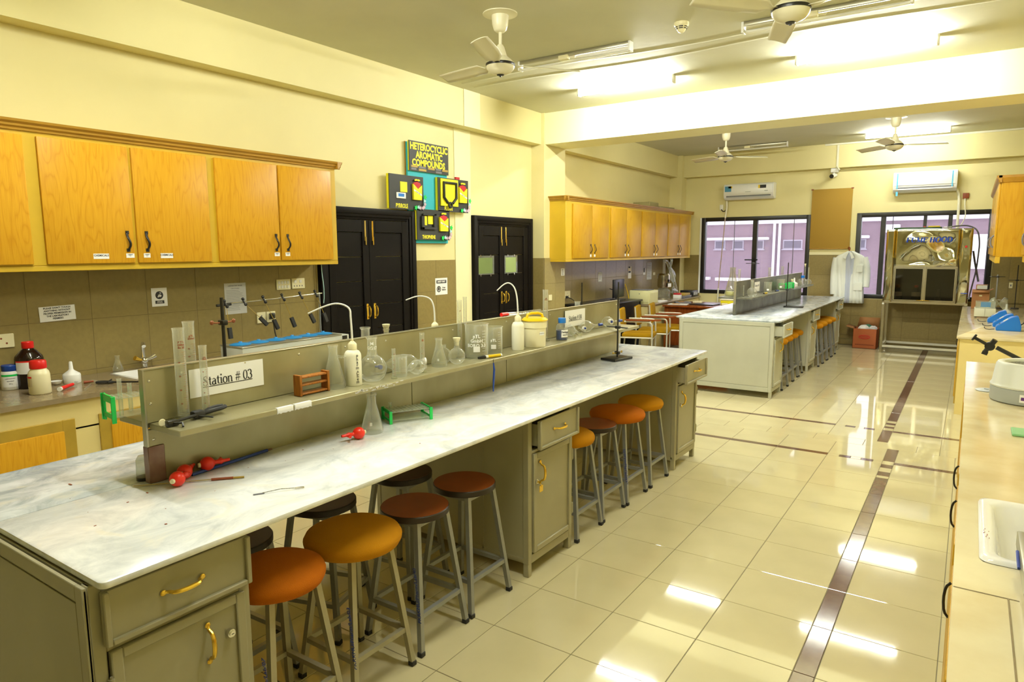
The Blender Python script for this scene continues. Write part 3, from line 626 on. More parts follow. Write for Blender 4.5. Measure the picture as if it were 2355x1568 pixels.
# ================================================================ steel and marble benches
def pull(parent, c, ax, L=.125, out=.028, m='brass'):
    """arched brass pull: lugs with screws, stepped neck, thick grip; c on the front face, ax 'y' or 'z'"""
    x, y, z = c; d = Vector((0, 1, 0)) if ax == 'y' else Vector((0, 0, 1)); X = Vector((1, 0, 0)); c = Vector(c); t = MB()
    t.tube([c + d * (-L / 2) + X * .004, c + d * (-L * .36) + X * .007, c + d * (-L * .30) + X * out, c + d * (-L * .1) + X * (out + .006), c + d * (L * .1) + X * (out + .006), c + d * (L * .30) + X * out, c + d * (L * .36) + X * .007, c + d * (L / 2) + X * .004], lambda q: .0045 + .0025 * math.sin(PI * q) ** 2, n=8, smooth=1)
    for s in (-1, 1): t.ball(c + d * (s * L * .46) + X * .004, .009, 10, sx=.5)
    return t.build('handle', m, parent)
def cabinet(y0, y1, z1, label, pulls, pullout=0.0, mt='steel_paint', hinge='left', key=False, dy=.025, lock=False):
    xf, xb = -1.80, -2.90; r = thing('steel_cabinet', label, 'cabinet', ((xf + xb) / 2, (y0 + y1) / 2, 0), group='steel bench cabinets with one drawer over one door')
    t = MB(); p = .035
    t.box(xb + .01, xf - .006, y0 + .004, y0 + .008, .085, z1); t.box(xb + .01, xf - .006, y1 - .008, y1 - .004, .085, z1)      # side sheets
    t.box(xb + .01, xf - .02, y0, y1, .085, .10); t.box(xf - .30, xf - .29, y0, y1, .09, z1 - .2)
    for x in (xf, xb + p):
        for a, c in ((y0, y0 + p), (y1 - p, y1)): t.box(x - p, x, a, c, .07, z1, b=.003)
    for x in (xf, xb + p): t.box(x - p, x, y0 + p, y1 - p, .07, .115, b=.002); t.box(x - p, x, y0 + p, y1 - p, z1 - .018, z1, b=.002); t.box(x - p + .003, x - .001, y0 + p, y1 - p, z1 - .195, z1 - .178, b=.002)
    for yy in (y0 + .0035, y1 - p + .004): 
        for zz in (.072, z1 - .04): t.box(xb + p, xf - p, yy, yy + p - .008, zz, zz + .035, b=.002)
    t.build('carcass', mt, r)
    for x in (xf, xb + p):
        for a in (y0 + .001, y1 - p + .001):
            f = MB(); f.box(x - p + .001, x - .001, a, a + p - .002, .0, .074, b=.003); f.build('foot', mt, r)
    # drawer: flat front with a raised folded rim, pulled out or shut
    xd = xf + .006 + pullout; a, c = y0 + dy, y1 - .004; za, zb = z1 - .172, z1 - .022; f = MB(); w = .016
    f.box(xd, xd + .010, a, c, za, zb, b=.002)
    f.frx(xd + .008, xd + .022, a, c, za, zb, w, .003, top=False)
    if pullout:
        f.box(xd - .35, xd, a + .012, a + .016, za + .012, zb - .02); f.box(xd - .35, xd, c - .016, c - .012, za + .012, zb - .02); f.box(xd - .35, xd, a + .012, c - .012, za + .012, za + .016)
    dr = f.build('drawer', mt, r); pull(dr, (xd + .010, (a + c) / 2 + .0, (za + zb) / 2 + .008), 'y')
    # door: frame with a recessed panel
    a, c = y0 + p + .004, y1 - p + .012; za, zb = .125, z1 - .195; f = MB(); w = .030
    f.box(xf - .012, xf + .002, a + .001, c - .001, za + .001, zb - .001, b=.002)
    f.frx(xf, xf + .012, a, c, za, zb, w, .003)
    do = f.build('door', mt, r); hy = c - .125 if hinge == 'left' else a + .065
    pull(do, (xf + .004, hy, z1 - .308), 'z')
    for zz in (za + .12, zb - .10):
        yy = a - .004 if hinge == 'left' else c + .004; f = MB(); f.cyl((xf + .010, yy, zz - .028), (xf + .010, yy, zz + .028), .0075, n=10); f.cyl((xf + .010, yy, zz - .034), (xf + .010, yy, zz + .034), .004, n=8); f.build('hinge', mt, do)
    ly = hy + (.07 if hinge == 'left' else -.045); lz = z1 - (.308 if lock else .345)
    f = MB(); f.cyl((xf + .002, ly, lz), (xf + .016, ly, lz), .0125, n=16); f.cyl((xf + .016, ly, lz), (xf + .022, ly, lz), .009, n=16); lk = f.build('lock', 'chrome', do)
    f = MB(); f.box(xf + .0215, xf + .0226, ly - .004, ly + .004, lz - .001, lz + .001); f.build('keyhole', 'black', lk)
    if key:
        f = MB(); f.box(xf + .020, xf + .040, ly - .001, ly + .001, lz - .006, lz + .006); f.box(xf + .03, xf + .034, ly - .002, ly + .030, lz - .055, lz - .02, b=.001); f.tube([(xf + .033, ly, lz), (xf + .036, ly + .012, lz - .02), (xf + .033, ly + .02, lz - .035)], .0015, n=5); f.build('key', 'brass', lk)
    return r
def slab(x0, x1, y0, y1, z0, z1, r=.02, corners=(1, 1, 1, 1)):
    """stone slab with rounded plan corners and softened arrises"""
    P = []
    for (cx, cy, sx, sy), on in zip(((x1, y0, 1, -1), (x1, y1, 1, 1), (x0, y1, -1, 1), (x0, y0, -1, -1)), corners):
        if not on: P.append((cx, cy)); continue
        a0 = {(1, -1): -90, (1, 1): 0, (-1, 1): 90, (-1, -1): 180}[(sx, sy)]
        for k in range(5): a = math.radians(a0 + 22.5 * k); P.append((cx - sx * r + r * math.cos(a), cy - sy * r + r * math.sin(a)))
    t = MB(); vs = t.prism(P, z0, z1, lambda u, v, d: Vector((u, v, d)))
    es = [e for e in t.bm.edges if abs(e.verts[0].co.z - e.verts[1].co.z) < 1e-6]
    bmesh.ops.bevel(t.bm, geom=es, offset=.005, segments=2, affect='EDGES', profile=.5); return t
def bench(dy, dz, where, mt, mrack, joints):
    zb, zt = .856 + dz, .876 + dz
    w = thing('marble_worktop', 'long grey-white marble worktop of the ' + where + ', in two slabs', 'worktop', (-2.355, 3.08 + dy, zb), group='marble worktops')
    slab(-2.433, -1.745, .73 + dy, 5.43 + dy, zb, zt, .022, (1, 1, 0, 0)).build('slab', 'marble_white' if not dy else 'marble_grey', w)
    slab(-2.965, -2.436, .73 + dy, 5.43 + dy, zb, zt, .022, (0, 0, 1, 1)).build('slab', 'marble_grey', w)
    # end panel between the outer corner posts
    e = thing('end_panel', ('dark steel end panel closing the near end of the first bench' if not dy else 'pale dented steel end panel closing the near end of the far bench'), 'panel', (-2.35, .716 + dy, 0), group='bench end panels')
    t = MB(); y = .716 + dy
    t.box(-2.90, -1.80, y - .004, y + .002, .085, zb - .008); 
    for bx in ((-2.90, -2.862, .07, zb), (-1.838, -1.80, .07, zb), (-2.862, -1.838, .07, .12), (-2.862, -1.838, zb - .045, zb)): t.box(bx[0], bx[1], y - .010, y + .002, bx[2], bx[3], b=.002)
    t.build('frame', mt, e); B('sheet', mt, e, -2.855, -1.845, y - .008, y - .004, .128, zb - .052, b=.001)
    # reagent rack
    xs = -2.39; y0, y1 = 1.19 + dy, 5.07 + dy; zs, ztop = 1.095 + dz, 1.287 + dz
    r = thing('reagent_rack', 'two-sided metal reagent shelf running along the middle of the ' + where, 'shelf', (xs, (y0 + y1) / 2, zt), group='metal reagent shelves')
    t = MB(); t.box(xs - .010, xs + .010, y0 + .003, y1, zs, ztop, b=.002); t.build('upper_sheet', mrack, r)
    js = [y0] + [j + dy for j in joints] + [y1]
    for a, c in zip(js, js[1:]): B('lower_sheet', mrack, r, xs - .011, xs + .011, a + .002, c - .002, zt, zs - .024, b=.001)
    for s in (1, -1): 
        t = MB(); a, c = sorted((xs + s * .0105, xs + s * .205)); t.box(a, c, y0 + .01, y1 - .03, zs - .022, zs, b=.003)
        t.build('shelf', mrack, r)
    t = MB(); t.box(xs - .014, xs + .014, y0 - .004, y0 + .003, zt + .12, ztop + .003, b=.001); t.box(xs - .013, xs + .013, y0, y1, ztop - .001, ztop + .004, b=.001); t.build('edge_strip', 'edge_steel', r)
    t = MB(); t.box(xs - .018, xs + .0165, y0 - .005, y0 + .055, zt, zt + .135, b=.002); t.build('guard_plate', 'mauve_metal' if not dy else mrack, r)
    t = MB()
    for k in range(15 if not dy else 8):
        yy = y0 + .14 + (y1 - y0 - .2) * k / (14 if not dy else 7); t.ball((xs + .0105, yy, ztop - .028), .0055, 8, sx=.6)
    for zz in (ztop - .04, zs + .07, zs - .06): t.ball((xs + .0105, y0 + .02, zz), .005, 8, sx=.6)
    o = t.build('rivet', 'chrome', r); o['kind'] = 'stuff'
    return zt + .0006, zs + .0006, ztop + .0006
BT, BS, BTOP = bench(0, 0, 'near bench', 'steel_paint', 'rack_metal', (2.27, 2.56, 3.43))
FT, FS, FTOP = bench(7.2, .018, 'far bench', 'steel_paint_pale', 'rack_metal_dark', (2.5, 3.8))
cabinet(.719, 1.175, .856, 'steel cabinet at the near end of the first bench, with lock and brass pulls', 1, 0, hinge='left', lock=True)
cabinet(2.787, 3.245, .856, 'steel cabinet halfway along the first bench with a key in its door', 1, .020, hinge='right', key=True, dy=.045)
cabinet(4.87, 5.33, .856, 'steel cabinet at the far end of the first bench, drawer pulled out', 1, .06, hinge='right', dy=-.01)
cabinet(7.919, 8.375, .874, 'steel cabinet at the near end of the far bench, drawer hanging open', 1, .08, 'steel_paint_pale', hinge='left')
cabinet(9.987, 10.445, .874, 'steel cabinet halfway along the far bench between the two stool rows', 1, .02, 'steel_paint_pale', hinge='right')
cabinet(12.07, 12.53, .874, 'steel cabinet at the far end of the far bench, beside the lab coat', 1, .02, 'steel_paint_pale', hinge='right')

# ================================================================ stools
def stool(kind, mleg, mseat, k=1.0):
    r = thing('lab_stool', '', 'stool', (0, 0, 0)); zt = .555; a, c = .095, .155
    for sx, sy in ((1, 1), (1, -1), (-1, 1), (-1, -1)):
        t = MB(); t.bar((sx * a, sy * a, zt), (sx * c, sy * c, .012), .022); l = t.build('leg', mleg, r, sharp=20)
        t = MB(); t.box(sx * c - .0135, sx * c + .0135, sy * c - .0135, sy * c + .0135, 0, .022, b=.003); t.build('foot_cap', 'black_rubber', l)
    q = a + (c - a) * (zt - .165) / zt
    for p0, p1 in (((-q, -q), (q, -q)), ((q, -q), (q, q)), ((q, q), (-q, q)), ((-q, q), (-q, -q))):
        t = MB(); t.bar((*p0, .165), (*p1, .165), .020); t.build('stretcher', mleg, r, sharp=20)
    t = MB()
    for p0, p1 in (((-a, -a), (a, -a)), ((a, -a), (a, a)), ((a, a), (-a, a)), ((-a, a), (-a, -a))): t.bar((*p0, zt - .008), (*p1, zt - .008), .022)
    t.build('seat_frame', mleg, r, sharp=20)
    if kind == 'pad':
        t = MB(); t.lathe([(r_ * k, z_) for r_, z_ in ((0, .548), (.165, .546), (.182, .552), (.192, .570), (.193, .583), (.184, .600), (.155, .614), (.10, .624), (0, .628))], 40); t.build('seat', mseat, r, sharp=80)
    else:
        t = MB(); t.lathe([(0, .556), (.148, .556), (.152, .560), (.152, .582), (.149, .5855), (0, .5855)], 40); e = t.build('seat', 'dark_edge', r)
        t = MB(); t.lathe([(0, .587), (.1485, .587), (.1485, .5857), (0, .5857)], 40); t.build('seat_top', mseat, e)
    return r
pad = stool('pad', 'stool_steel_warm', 'fabric_orange', .995); padn = stool('pad', 'stool_steel_warm', 'fabric_orange_deep', .90); padr = stool('pad', 'stool_steel', 'fabric_orange_deep', .995); padf = stool('pad', 'stool_steel', 'fabric_orange', .86); flat = stool('flat', 'stool_steel', 'laminate_red'); flat_shaded = stool('flat', 'stool_steel', 'laminate_shaded')
USED = set()
def put(proto, x, y, label, rz=0.0, group='lab stools pushed under the benches'):
    if proto.name in USED: o = dup(proto, (x, y, 0), rz, label)
    else: USED.add(proto.name); o = proto; o.location = (x, y, 0); o.rotation_euler.z = rz; o['label'] = label
    o['group'] = group; return o
sA = put(padn, -1.945, 1.372, 'orange padded stool nearest the camera, half behind the first cabinet', .02)
sB = put(pad, -1.955, 1.745, 'amber padded stool, second from the camera in the near row', -.01)
sC = put(flat, -1.965, 2.115, 'red-brown wooden-topped stool right behind the second padded stool', .02)
sD = put(flat, -1.970, 2.475, 'red-brown wooden-topped stool just before the middle cabinet')
put(flat_shaded, -2.33, 1.46, 'wooden-topped stool with shade painted into its top, deep in shadow behind the nearest padded stool', .05)
put(flat_shaded, -2.36, 1.93, 'wooden-topped stool, its top painted with shade, under the marble, left of the red-brown one', .3)
put(flat_shaded, -2.33, 2.42, 'wooden-topped stool with a shade-painted top, left of the one before the middle cabinet', .1)
put(padf, -1.955, 3.465, 'orange padded stool tucked right behind the middle cabinet', 0)
put(flat, -1.960, 3.810, 'brown wooden-topped stool between two padded ones, after the middle cabinet', 0)
sE = put(padr, -1.955, 4.160, 'wide orange padded stool, with ink writing on its leg, after the brown one', 0)
put(padf, -1.955, 4.56, 'orange padded stool last in the near bench, before its end cabinet', 0)
put(flat_shaded, -2.36, 3.72, 'stool with a shade-painted top hidden under the near bench behind the middle cabinet', .1)
for k, (y, w) in enumerate(((8.60, 'first stool of the far bench, peeping out behind its near cabinet'), (8.945, 'second padded stool along the far bench from its near end'), (9.30, 'third padded stool along the far bench from its near end'), (9.66, 'fourth padded stool of the far bench, before its middle cabinet'))):
    put(padf, -1.955 - .01 * k, y, 'orange ' + w if k == 0 else w, .02 * k, 'stools in the first half of the far bench')
for k, (y, w) in enumerate(((10.64, 'foremost padded stool after the middle cabinet of the far bench'), (11.0, 'padded stool second after the middle cabinet of the far bench'), (11.38, 'padded stool third after the middle cabinet of the far bench'), (11.76, 'padded stool at the very end of the far bench, before its last cabinet'))):
    put(padf, -1.90 + .0 * k, y, w, 0, 'stools in the second half of the far bench')
for st, s_ in ((sB, 'PKRKMU/Pharm/Lab/03'), (sC, 'PKRKMU/Pharm/Lab/40'), (sE, 'PKRKMU/Pharm/Lab/05'), (sA, 'PKRKMU/Pharm/Lab/07')):
    c = st.location; x = c.x + .139; y = c.y - .1375
    text('ink_writing', s_, .026, 'ink_blue', st, (x + .0, y - .0115 - .0005, .265), xd=(-.11, .11, .98) if 0 else (-.108, .0, .99), up=(-1, 0, -.108), sx=.95)

# ================================================================ left wall cabinet (near)
def wall_cabinet(name, label, xw, xf, y0, y1, z0, z1, doors, hz, hy, mdoor, mcar, crown, group, side=True, ny=-1):
    r = thing(name, label, 'cabinet', ((xw + xf) / 2, (y0 + y1) / 2, z0), group=group); t = MB()
    t.box(xw, xf, y0 + .0005, y1 - .0005, z0 + .0345, z1, b=.003); t.box(xw, xf + .001, y0, y1, z0, z0 + .034, b=.003); t.build('carcass', mcar, r)
    t = MB(); P = [(0, 0), (.016, 0), (.018, .012), (.030, .022), (.032, .034), (.046, .046), (.050, .060), (0, .060)]
    t.prism(P, y0 - (.05 if crown[1] else 0), y1 + (.05 if crown[2] else 0), lambda u, v, d: Vector((xf - .004 + u, d, z1 - .012 + v)))
    t.build('crown_moulding', crown[0], r, sharp=15)
    for yy, on in ((y1, crown[2]), (y0, crown[1])):
        if on:
            sgn = 1 if yy == y1 else -1; t = MB(); t.prism(P, xw, xf + .046, lambda u, v, d: Vector((d, yy + sgn * (u - .004), z1 - .012 + v))); t.build('crown_return', crown[0], r, sharp=15)
    for i, (a, c) in enumerate(doors):
        t = MB(); t.box(xf, xf + .020, a, c, hz[2], hz[3], b=.004); d = t.build('door', mdoor, r)
        h = hy[i]
        if h is not None:
            x = xf + .020; t = MB(); zz0, zz1 = hz[0], hz[1]; L = zz1 - zz0
            P = [(x + .003 + (.026 * math.sin(PI * min(1, max(0, (q - .08) / .84)))) - .010 * (1 if 0 else 0), h + .012 * math.sin(2 * PI * q) * .6, zz0 + L * q) for q in [k / 12 for k in range(13)]]
            G = [[Vector((p[0], p[1] - .008, p[2])), Vector((p[0] + .003, p[1], p[2])), Vector((p[0], p[1] + .008, p[2]))] for p in P]
            t.grid(G); t.box(x, x + .004, h - .010, h + .010, zz0 - .008, zz0 + .012); t.box(x, x + .004, h - .010, h + .010, zz1 - .012, zz1 + .008); t.build('handle', 'black', d, solid=.003)
        yield r, d
XF = -4.73; k = 0
labs = {1: (2.104, 2.20, 'CHEMICALS', 2.31, 2.364), 2: (2.544, 2.632, 'CHEMICALS', 2.427, 2.472), 3: (None, None, None, 3.483, 3.531), 4: (None, None, None, 3.589, 3.634)}
for i, (r, d) in enumerate(wall_cabinet('wall_cabinet', 'long yellow-oak wall cabinet above the left counter, with CHEMICALS labels', WL, XF, .80, 4.166, 1.583, 2.43, [(1.28, 1.767), (1.84, 2.37), (2.393, 2.933), (2.998, 3.541), (3.557, 4.098)], (1.71, 1.832, 1.627, 2.393), [None, 2.327, 2.455, 3.504, 3.617], 'veneer', 'carcass_paint', ('crown_wood', False, True), 'oak wall cabinets')):
    if i in labs:
        a, c, s_, e, f_ = labs[i]; x = XF + .0205
        if a: p = B('label', 'paper', d, x, x + .0008, a, c, 1.656, 1.690); text('lettering', s_, .0175, 'ink', d, (x + .0010, (a + c) / 2, 1.6775), bold=.0004)
        B('label', 'paper', d, x, x + .0008, e, f_, 1.661, 1.690); text('lettering', 'CABINET\nC ' + str(i), .0085, 'ink', d, (x + .0010, (e + f_) / 2, 1.677), bold=.0002)
# ================================================================ glassware and tools on the benches
def ring(t, c, r, z, a0=0, a1=360, h=.0009, n=18):
    P = [[Vector((c[0] + (r + .0005) * math.cos(math.radians(a0 + (a1 - a0) * i / n)), c[1] + (r + .0005) * math.sin(math.radians(a0 + (a1 - a0) * i / n)), c[2] + z + dz)) for dz in (0, h)] for i in range(n + 1)]
    t.grid(P)
CAMDIR = lambda x, y: math.degrees(math.atan2(-y, -x))     # the side of a round vessel that carries its print faces the aisle
def marks(r, c, rad, z0, z1, n, m, ang, w0=26, w1=46, every=5, h=.0009):
    t = MB()
    for k in range(n):
        w = w1 if k % every == 0 else w0; ring(t, c, rad, z0 + (z1 - z0) * k / (n - 1), ang - w / 2, ang + w / 2, h, 6)
    o = t.build('graduation', m, r, recalc=False); o['kind'] = 'stuff'; return o
def curved_text(name, s, size, m, parent, c, rad, z, ang, sx=1.0, bold=0.0):
    """lettering wrapped on the vessel's wall at angle ang"""
    cu = bpy.data.curves.new(name, 'FONT'); cu.body = s; cu.size = size; cu.align_x = 'CENTER'; cu.align_y = 'CENTER'; cu.resolution_u = 2; cu.offset = bold
    o = bpy.data.objects.new(name, cu); me = bpy.data.meshes.new_from_object(o); bpy.data.objects.remove(o); bpy.data.curves.remove(cu); me.name = name
    for v in me.vertices:
        a = math.radians(ang) + v.co.x * sx / rad; h = v.co.y; v.co = Vector((c[0] + (rad + .0008) * math.cos(a), c[1] + (rad + .0008) * math.sin(a), c[2] + z + h))
    me.materials.clear(); me.materials.append(MATS[m]); return link(name, me, parent)
G1 = 'clear glassware standing on the reagent shelves'
def cylinder(x, y, z, h, r, label, txt=None, m='ink_brown', gl='glassware', n=21, group=G1, mk=True):
    o = thing('measuring_cylinder', label, 'cylinder', (x, y, z), group=group); c = (x, y, z)
    t = MB(); t.lathe([(0, .012), (r * .97, .014), (r, .02), (r, h - .010), (r * 1.10, h - .003), (r * 1.10, h), (r * .93, h), (r * .92, h - .012), (r * .92, .024), (0, .020)], 28, c=c); t.build('body', gl, o)
    t = MB(); t.lathe([(0, 0), (r * 1.75, 0), (r * 1.80, .004), (r * 1.55, .009), (r * .95, .013), (0, .013)], 6 if r > .02 else 28, c=c); t.build('base', 'glass_thick', o, sharp=20)
    if mk:
        a = CAMDIR(x, y) + 20; marks(o, c, r, h * .12, h * .74, n, m, a + 30, 40, 70)
        if txt: curved_text('lettering', txt, r * .50, m, o, c, r, h * .82, a, bold=.0004)
        for k in range(7 if r > .02 else 4): curved_text('numeral', str(10 * (k + 1)), r * .36, m, o, c, r, h * (.15 + .09 * k) if r > .02 else h * (.18 + .15 * k), a - 30, bold=.0003)
    return o
def beaker(x, y, z, h, r, label, txt=None, gl='glassware', group=G1, grad=True, box=True):
    o = thing('beaker', label, 'beaker', (x, y, z), group=group); c = (x, y, z)
    t = MB(); v = t.lathe([(0, 0), (r * .92, 0), (r * .99, .008), (r, .02), (r, h - .012), (r * 1.04, h - .003), (r * 1.07, h), (r * 1.02, h + .001), (r * .965, h - .012), (r * .965, .018), (r * .9, .006), (0, .004)], 36, c=c)
    t.build('body', gl, o); a = CAMDIR(x, y)
    if grad: marks(o, c, r, h * .22, h * .80, 8, 'ink_white', a + 38, 18, 18, h=.0012)
    if box:
        t = MB(); P = [[Vector((c[0] + (r + .0008) * math.cos(math.radians(a + q)), c[1] + (r + .0008) * math.sin(math.radians(a + q)), c[2] + zz)) for zz in (h * .20, h * .36)] for q in range(-16, 17, 4)]; t.grid(P); t.build('writing_patch', 'ink_white', o)
    if txt: curved_text('lettering', txt, h * .135, 'ink_white', o, c, r, h * .52, a, bold=.0006)
    return o
def conical(x, y, z, h, r, label, gl='glassware', arm=False, group=G1, patch=True):
    o = thing('filter_flask' if arm else 'conical_flask', label, 'flask', (x, y, z), group=group); c = (x, y, z); nr = r * (.40 if not arm else .36)
    t = MB(); t.lathe([(0, 0), (r * .90, 0), (r, .010), (r * .985, .022), (nr * 1.12, h * .72), (nr, h * .78), (nr, h - .010), (nr * 1.22, h - .006), (nr * 1.22, h), (nr * .9, h), (nr * .88, h * .78), (nr, h * .70), (r * .95, .022), (r * .86, .006), (0, .004)], 32, c=c); b = t.build('body', gl, o)
    if arm:
        a = math.radians(CAMDIR(x, y) + 75); d = Vector((math.cos(a), math.sin(a), 0)); p = Vector(c) + Vector((0, 0, h * .74))
        t = MB(); t.tube([p + d * nr, p + d * (nr + .022) + Vector((0, 0, -.006)), p + d * (nr + .038) + Vector((0, 0, .004))], lambda q: .006 - .002 * q, n=10, smooth=1); t.build('side_arm', gl, o)
    if patch:
        a = CAMDIR(x, y) - 8; t = MB(); P = [[Vector((c[0] + rr * math.cos(math.radians(a + q)), c[1] + rr * math.sin(math.radians(a + q)), c[2] + zz)) for zz, rr in ((h * .22, r * .815), (h * .30, r * .72))] for q in (-8, -4, 0, 4, 8)]; t.grid(P); t.build('writing_patch', 'ink_white', o)
    return o
def sphere_prof(R_, neck, h, flat, lip=1.22):
    """flat-bottomed round body running into a straight neck"""
    zc = math.sqrt(max(R_ * R_ - flat * flat, 0)); P = [(0, 0), (flat, 0)]; a0 = math.asin(-zc / R_); a1 = math.acos(neck * 1.25 / R_)
    for k in range(1, 17): a = a0 + (a1 - a0) * k / 16; P.append((R_ * math.cos(a), zc + R_ * math.sin(a)))
    zt = P[-1][1]; P += [(neck, zt + neck * .8), (neck, h - .012), (neck * lip, h - .006), (neck * lip, h), (neck * .85, h), (neck * .84, zt)]
    return P
def round_flask(x, y, z, R_, neck, h, label, stopper=False, gl='glassware', group=G1, flat=None, mark=None, name='round_flask'):
    o = thing(name, label, 'flask', (x, y, z), group=group); t = MB(); t.lathe(sphere_prof(R_, neck, h, flat if flat is not None else R_ * .45), 32, c=(x, y, z)); t.build('body', gl, o)
    if stopper:
        t = MB(); t.lathe([(0, h - .02), (neck * .84, h - .02), (neck * .95, h + .002), (neck * 1.15, h + .006), (neck * 1.5, h + .020), (neck * 1.5, h + .024), (0, h + .024)], 20, c=(x, y, z)); t.build('stopper', 'cream_plastic' if stopper == 1 else 'glass_thick', o)
    if mark: curved_text('lettering', mark, neck * 1.0, 'ink_white', o, (x, y, z), neck, h * .80, CAMDIR(x, y), bold=.0005)
    return o
def wash_bottle(x, y, z, h, r, spout, label, ink=None, group='white wash bottles with bent spouts'):
    o = thing('wash_bottle', label, 'bottle', (x, y, z), group=group); c = (x, y, z)
    t = MB(); t.lathe([(0, 0), (r * .94, 0), (r, .006), (r, h * .80), (r * .95, h * .86), (r * .78, h * .93), (r * .46, h * .97), (r * .42, h), (0, h)], 32, c=c); t.build('bottle', 'translucent_plastic', o)
    t = MB(); t.lathe([(0, h - .004), (r * .52, h - .004), (r * .52, h + .020), (r * .40, h + .026), (r * .16, h + .034), (r * .10, h + .052), (0, h + .052)], 20, c=c); t.build('cap', 'cream_plastic', o)
    t = MB(); t.tube([(x, y, z + h + .03)] + spout, lambda q: .0052 - .0020 * q, n=10, smooth=3); t.build('spout', 'white_plastic', o)
    if ink:
        a = CAMDIR(x, y) + 30
        for k, ch in enumerate(ink): curved_text('ink_writing', ch, .020, 'ink', o, c, r, h * .80 - .0128 * k, a, bold=.0003) if ch != ' ' else None
    return o
def lying(o_name, label, cat, prof, p, yaw_, pitch_=0.0, n=24, gl='glassware', group=None, parts=()):
    """a turned vessel lying on its side: profile axis along yaw"""
    o = thing(o_name, label, cat, p, group=group)
    M_ = Matrix.Translation(p) @ Matrix.Rotation(yaw_, 4, 'Z') @ Matrix.Rotation(PI / 2 - pitch_, 4, 'Y')
    t = MB(); t.lathe(prof, n, m=M_); t.build('body', gl, o)
    for nm, pr, mm in parts: t = MB(); t.lathe(pr, 16, m=M_); t.build(nm, mm, o)
    return o, M_
# ---------- front shelf of the near bench, from its near end
cylinder(-2.338, 1.305, BS, .334, .0195, 'tall 250 ml glass cylinder at the near end of the front shelf', 'P T L\n250ml\nEx 20', n=26)
cylinder(-2.325, 1.385, BS, .262, .0135, 'slim 100 ml glass cylinder in front of the Station 03 sign', 'pTL\n100ml', n=24)
cylinder(-2.49, 1.432, BS, .338, .0205, 'tall 250 ml glass cylinder on the back shelf, behind the rack sheet', 'pTL\n250ml', n=26)
r = thing('utility_clamp', 'black taped clamp lying on the front shelf below the Station 03 sign', 'clamp', (-2.30, 1.33, BS))
t = MB(); t.tube([(-2.275, 1.215, BS + .012), (-2.305, 1.43, BS + .020)], .006, n=10); t.build('rod', 'black', r)
t = MB(); t.box(-2.287, -2.262, 1.205, 1.245, BS, BS + .022, b=.004); t.tube([(-2.262, 1.225, BS + .012), (-2.235, 1.240, BS + .014), (-2.222, 1.235, BS + .004)], .004); t.build('boss_head', 'black', r)
t = MB(); t.lathe([(0, 0), (.011, 0), (.013, .003), (.011, .006), (0, .006)], 14, m=Matrix.Translation((-2.305, 1.205, BS + .013)) @ Matrix.Rotation(PI / 2, 4, 'Y')); t.build('screw_knob', 'cream_plastic', r)
t = MB(); t.box(-2.32, -2.285, 1.315, 1.36, BS + .002, BS + .030, b=.008); t.tube([(-2.29, 1.33, BS + .012), (-2.255, 1.345, BS + .012), (-2.235, 1.355, BS + .010)], .003); t.build('hinge_block', 'black_rubber', r)
for s in (-1, 1):
    t = MB(); t.tube([(-2.30, 1.36, BS + .016), (-2.305 + s * .016, 1.395, BS + .022), (-2.305 + s * .018, 1.425, BS + .024), (-2.305 + s * .006, 1.445, BS + .024)], .0085, n=8, smooth=1); t.build('jaw', 'black_rubber', r)
r = thing('test_tube_stand', 'small empty wooden test tube stand with two shelves', 'stand', (-2.305, 1.858, BS))
yA, yB, xA, xB = 1.780, 1.938, -2.328, -2.282
for y in (yA, yB - .012): B('end_board', 'wood_rack', r, xA, xB, y, y + .012, BS, BS + .090, b=.002)
for zz in (.004, .042, .074): B('shelf_board', 'wood_rack', r, xA + .003, xB - .003, yA + .012, yB - .012, BS + zz, BS + zz + .008, b=.002)
conical(-2.318, 1.992, BS, .192, .052, 'tall filter flask with side arm, left of the first wash bottle', arm=True, patch=False)
wash_bottle(-2.290, 2.080, BS, .168, .0385, [(-2.290, 2.080, BS + .24), (-2.292, 2.078, BS + .31), (-2.300, 2.085, BS + .352), (-2.345, 2.058, BS + .374), (-2.395, 2.028, BS + .362), (-2.46, 1.980, BS + .326)], 'white wash bottle with handwriting and a long bent spout, first on the shelf', 'Pharm-Chem')
round_flask(-2.300, 2.210, BS, .066, .0215, .206, 'large flat-bottomed round flask right of the handwritten wash bottle', mark='M\nGG17', flat=.035)
round_flask(-2.52, 2.379, BS, .066, .0215, .222, 'round flask on the back shelf whose rim shows above the rack sheet', flat=.035)
cylinder(-2.240, 2.290, BS, .145, .0085, 'small slim glass cylinder right of the large round flask', 'pTL', n=14)
beaker(-2.262, 2.352, BS, .100, .036, 'low glass beaker behind the small slim cylinder', grad=False, box=False)
o, M_ = lying('separating_funnel', 'large pear-shaped separating funnel lying on its side with a white stopper', 'funnel', [(0, -.15), (.006, -.15), (.007, -.10), (.016, -.085), (.040, -.04), (.046, .0), (.040, .04), (.020, .066), (.013, .07), (.013, .096), (.010, .096), (.010, .07), (0, .068)], Vector((-2.318, 2.44, BS + .0475)), math.radians(62), parts=[('stopper', [(0, .088), (.011, .088), (.012, .10), (.019, .106), (.019, .116), (0, .118)], 'white_plastic')])
t = MB(); t.cyl((-2.372, 2.30, BS + .045), (-2.345, 2.30, BS + .045), .006); t.cyl((-2.347, 2.30, BS + .045), (-2.335, 2.30, BS + .045), .011); t.build('tap_key', 'ink_blue', o)
o, M_ = lying('dropping_funnel', 'small round funnel lying in front of the pear-shaped one', 'funnel', [(0, -.07), (.005, -.07), (.006, -.04), (.018, -.03), (.034, -.005), (.036, .012), (.028, .035), (.012, .048), (.011, .06), (0, .06)], Vector((-2.228, 2.425, BS + .037)), math.radians(70))
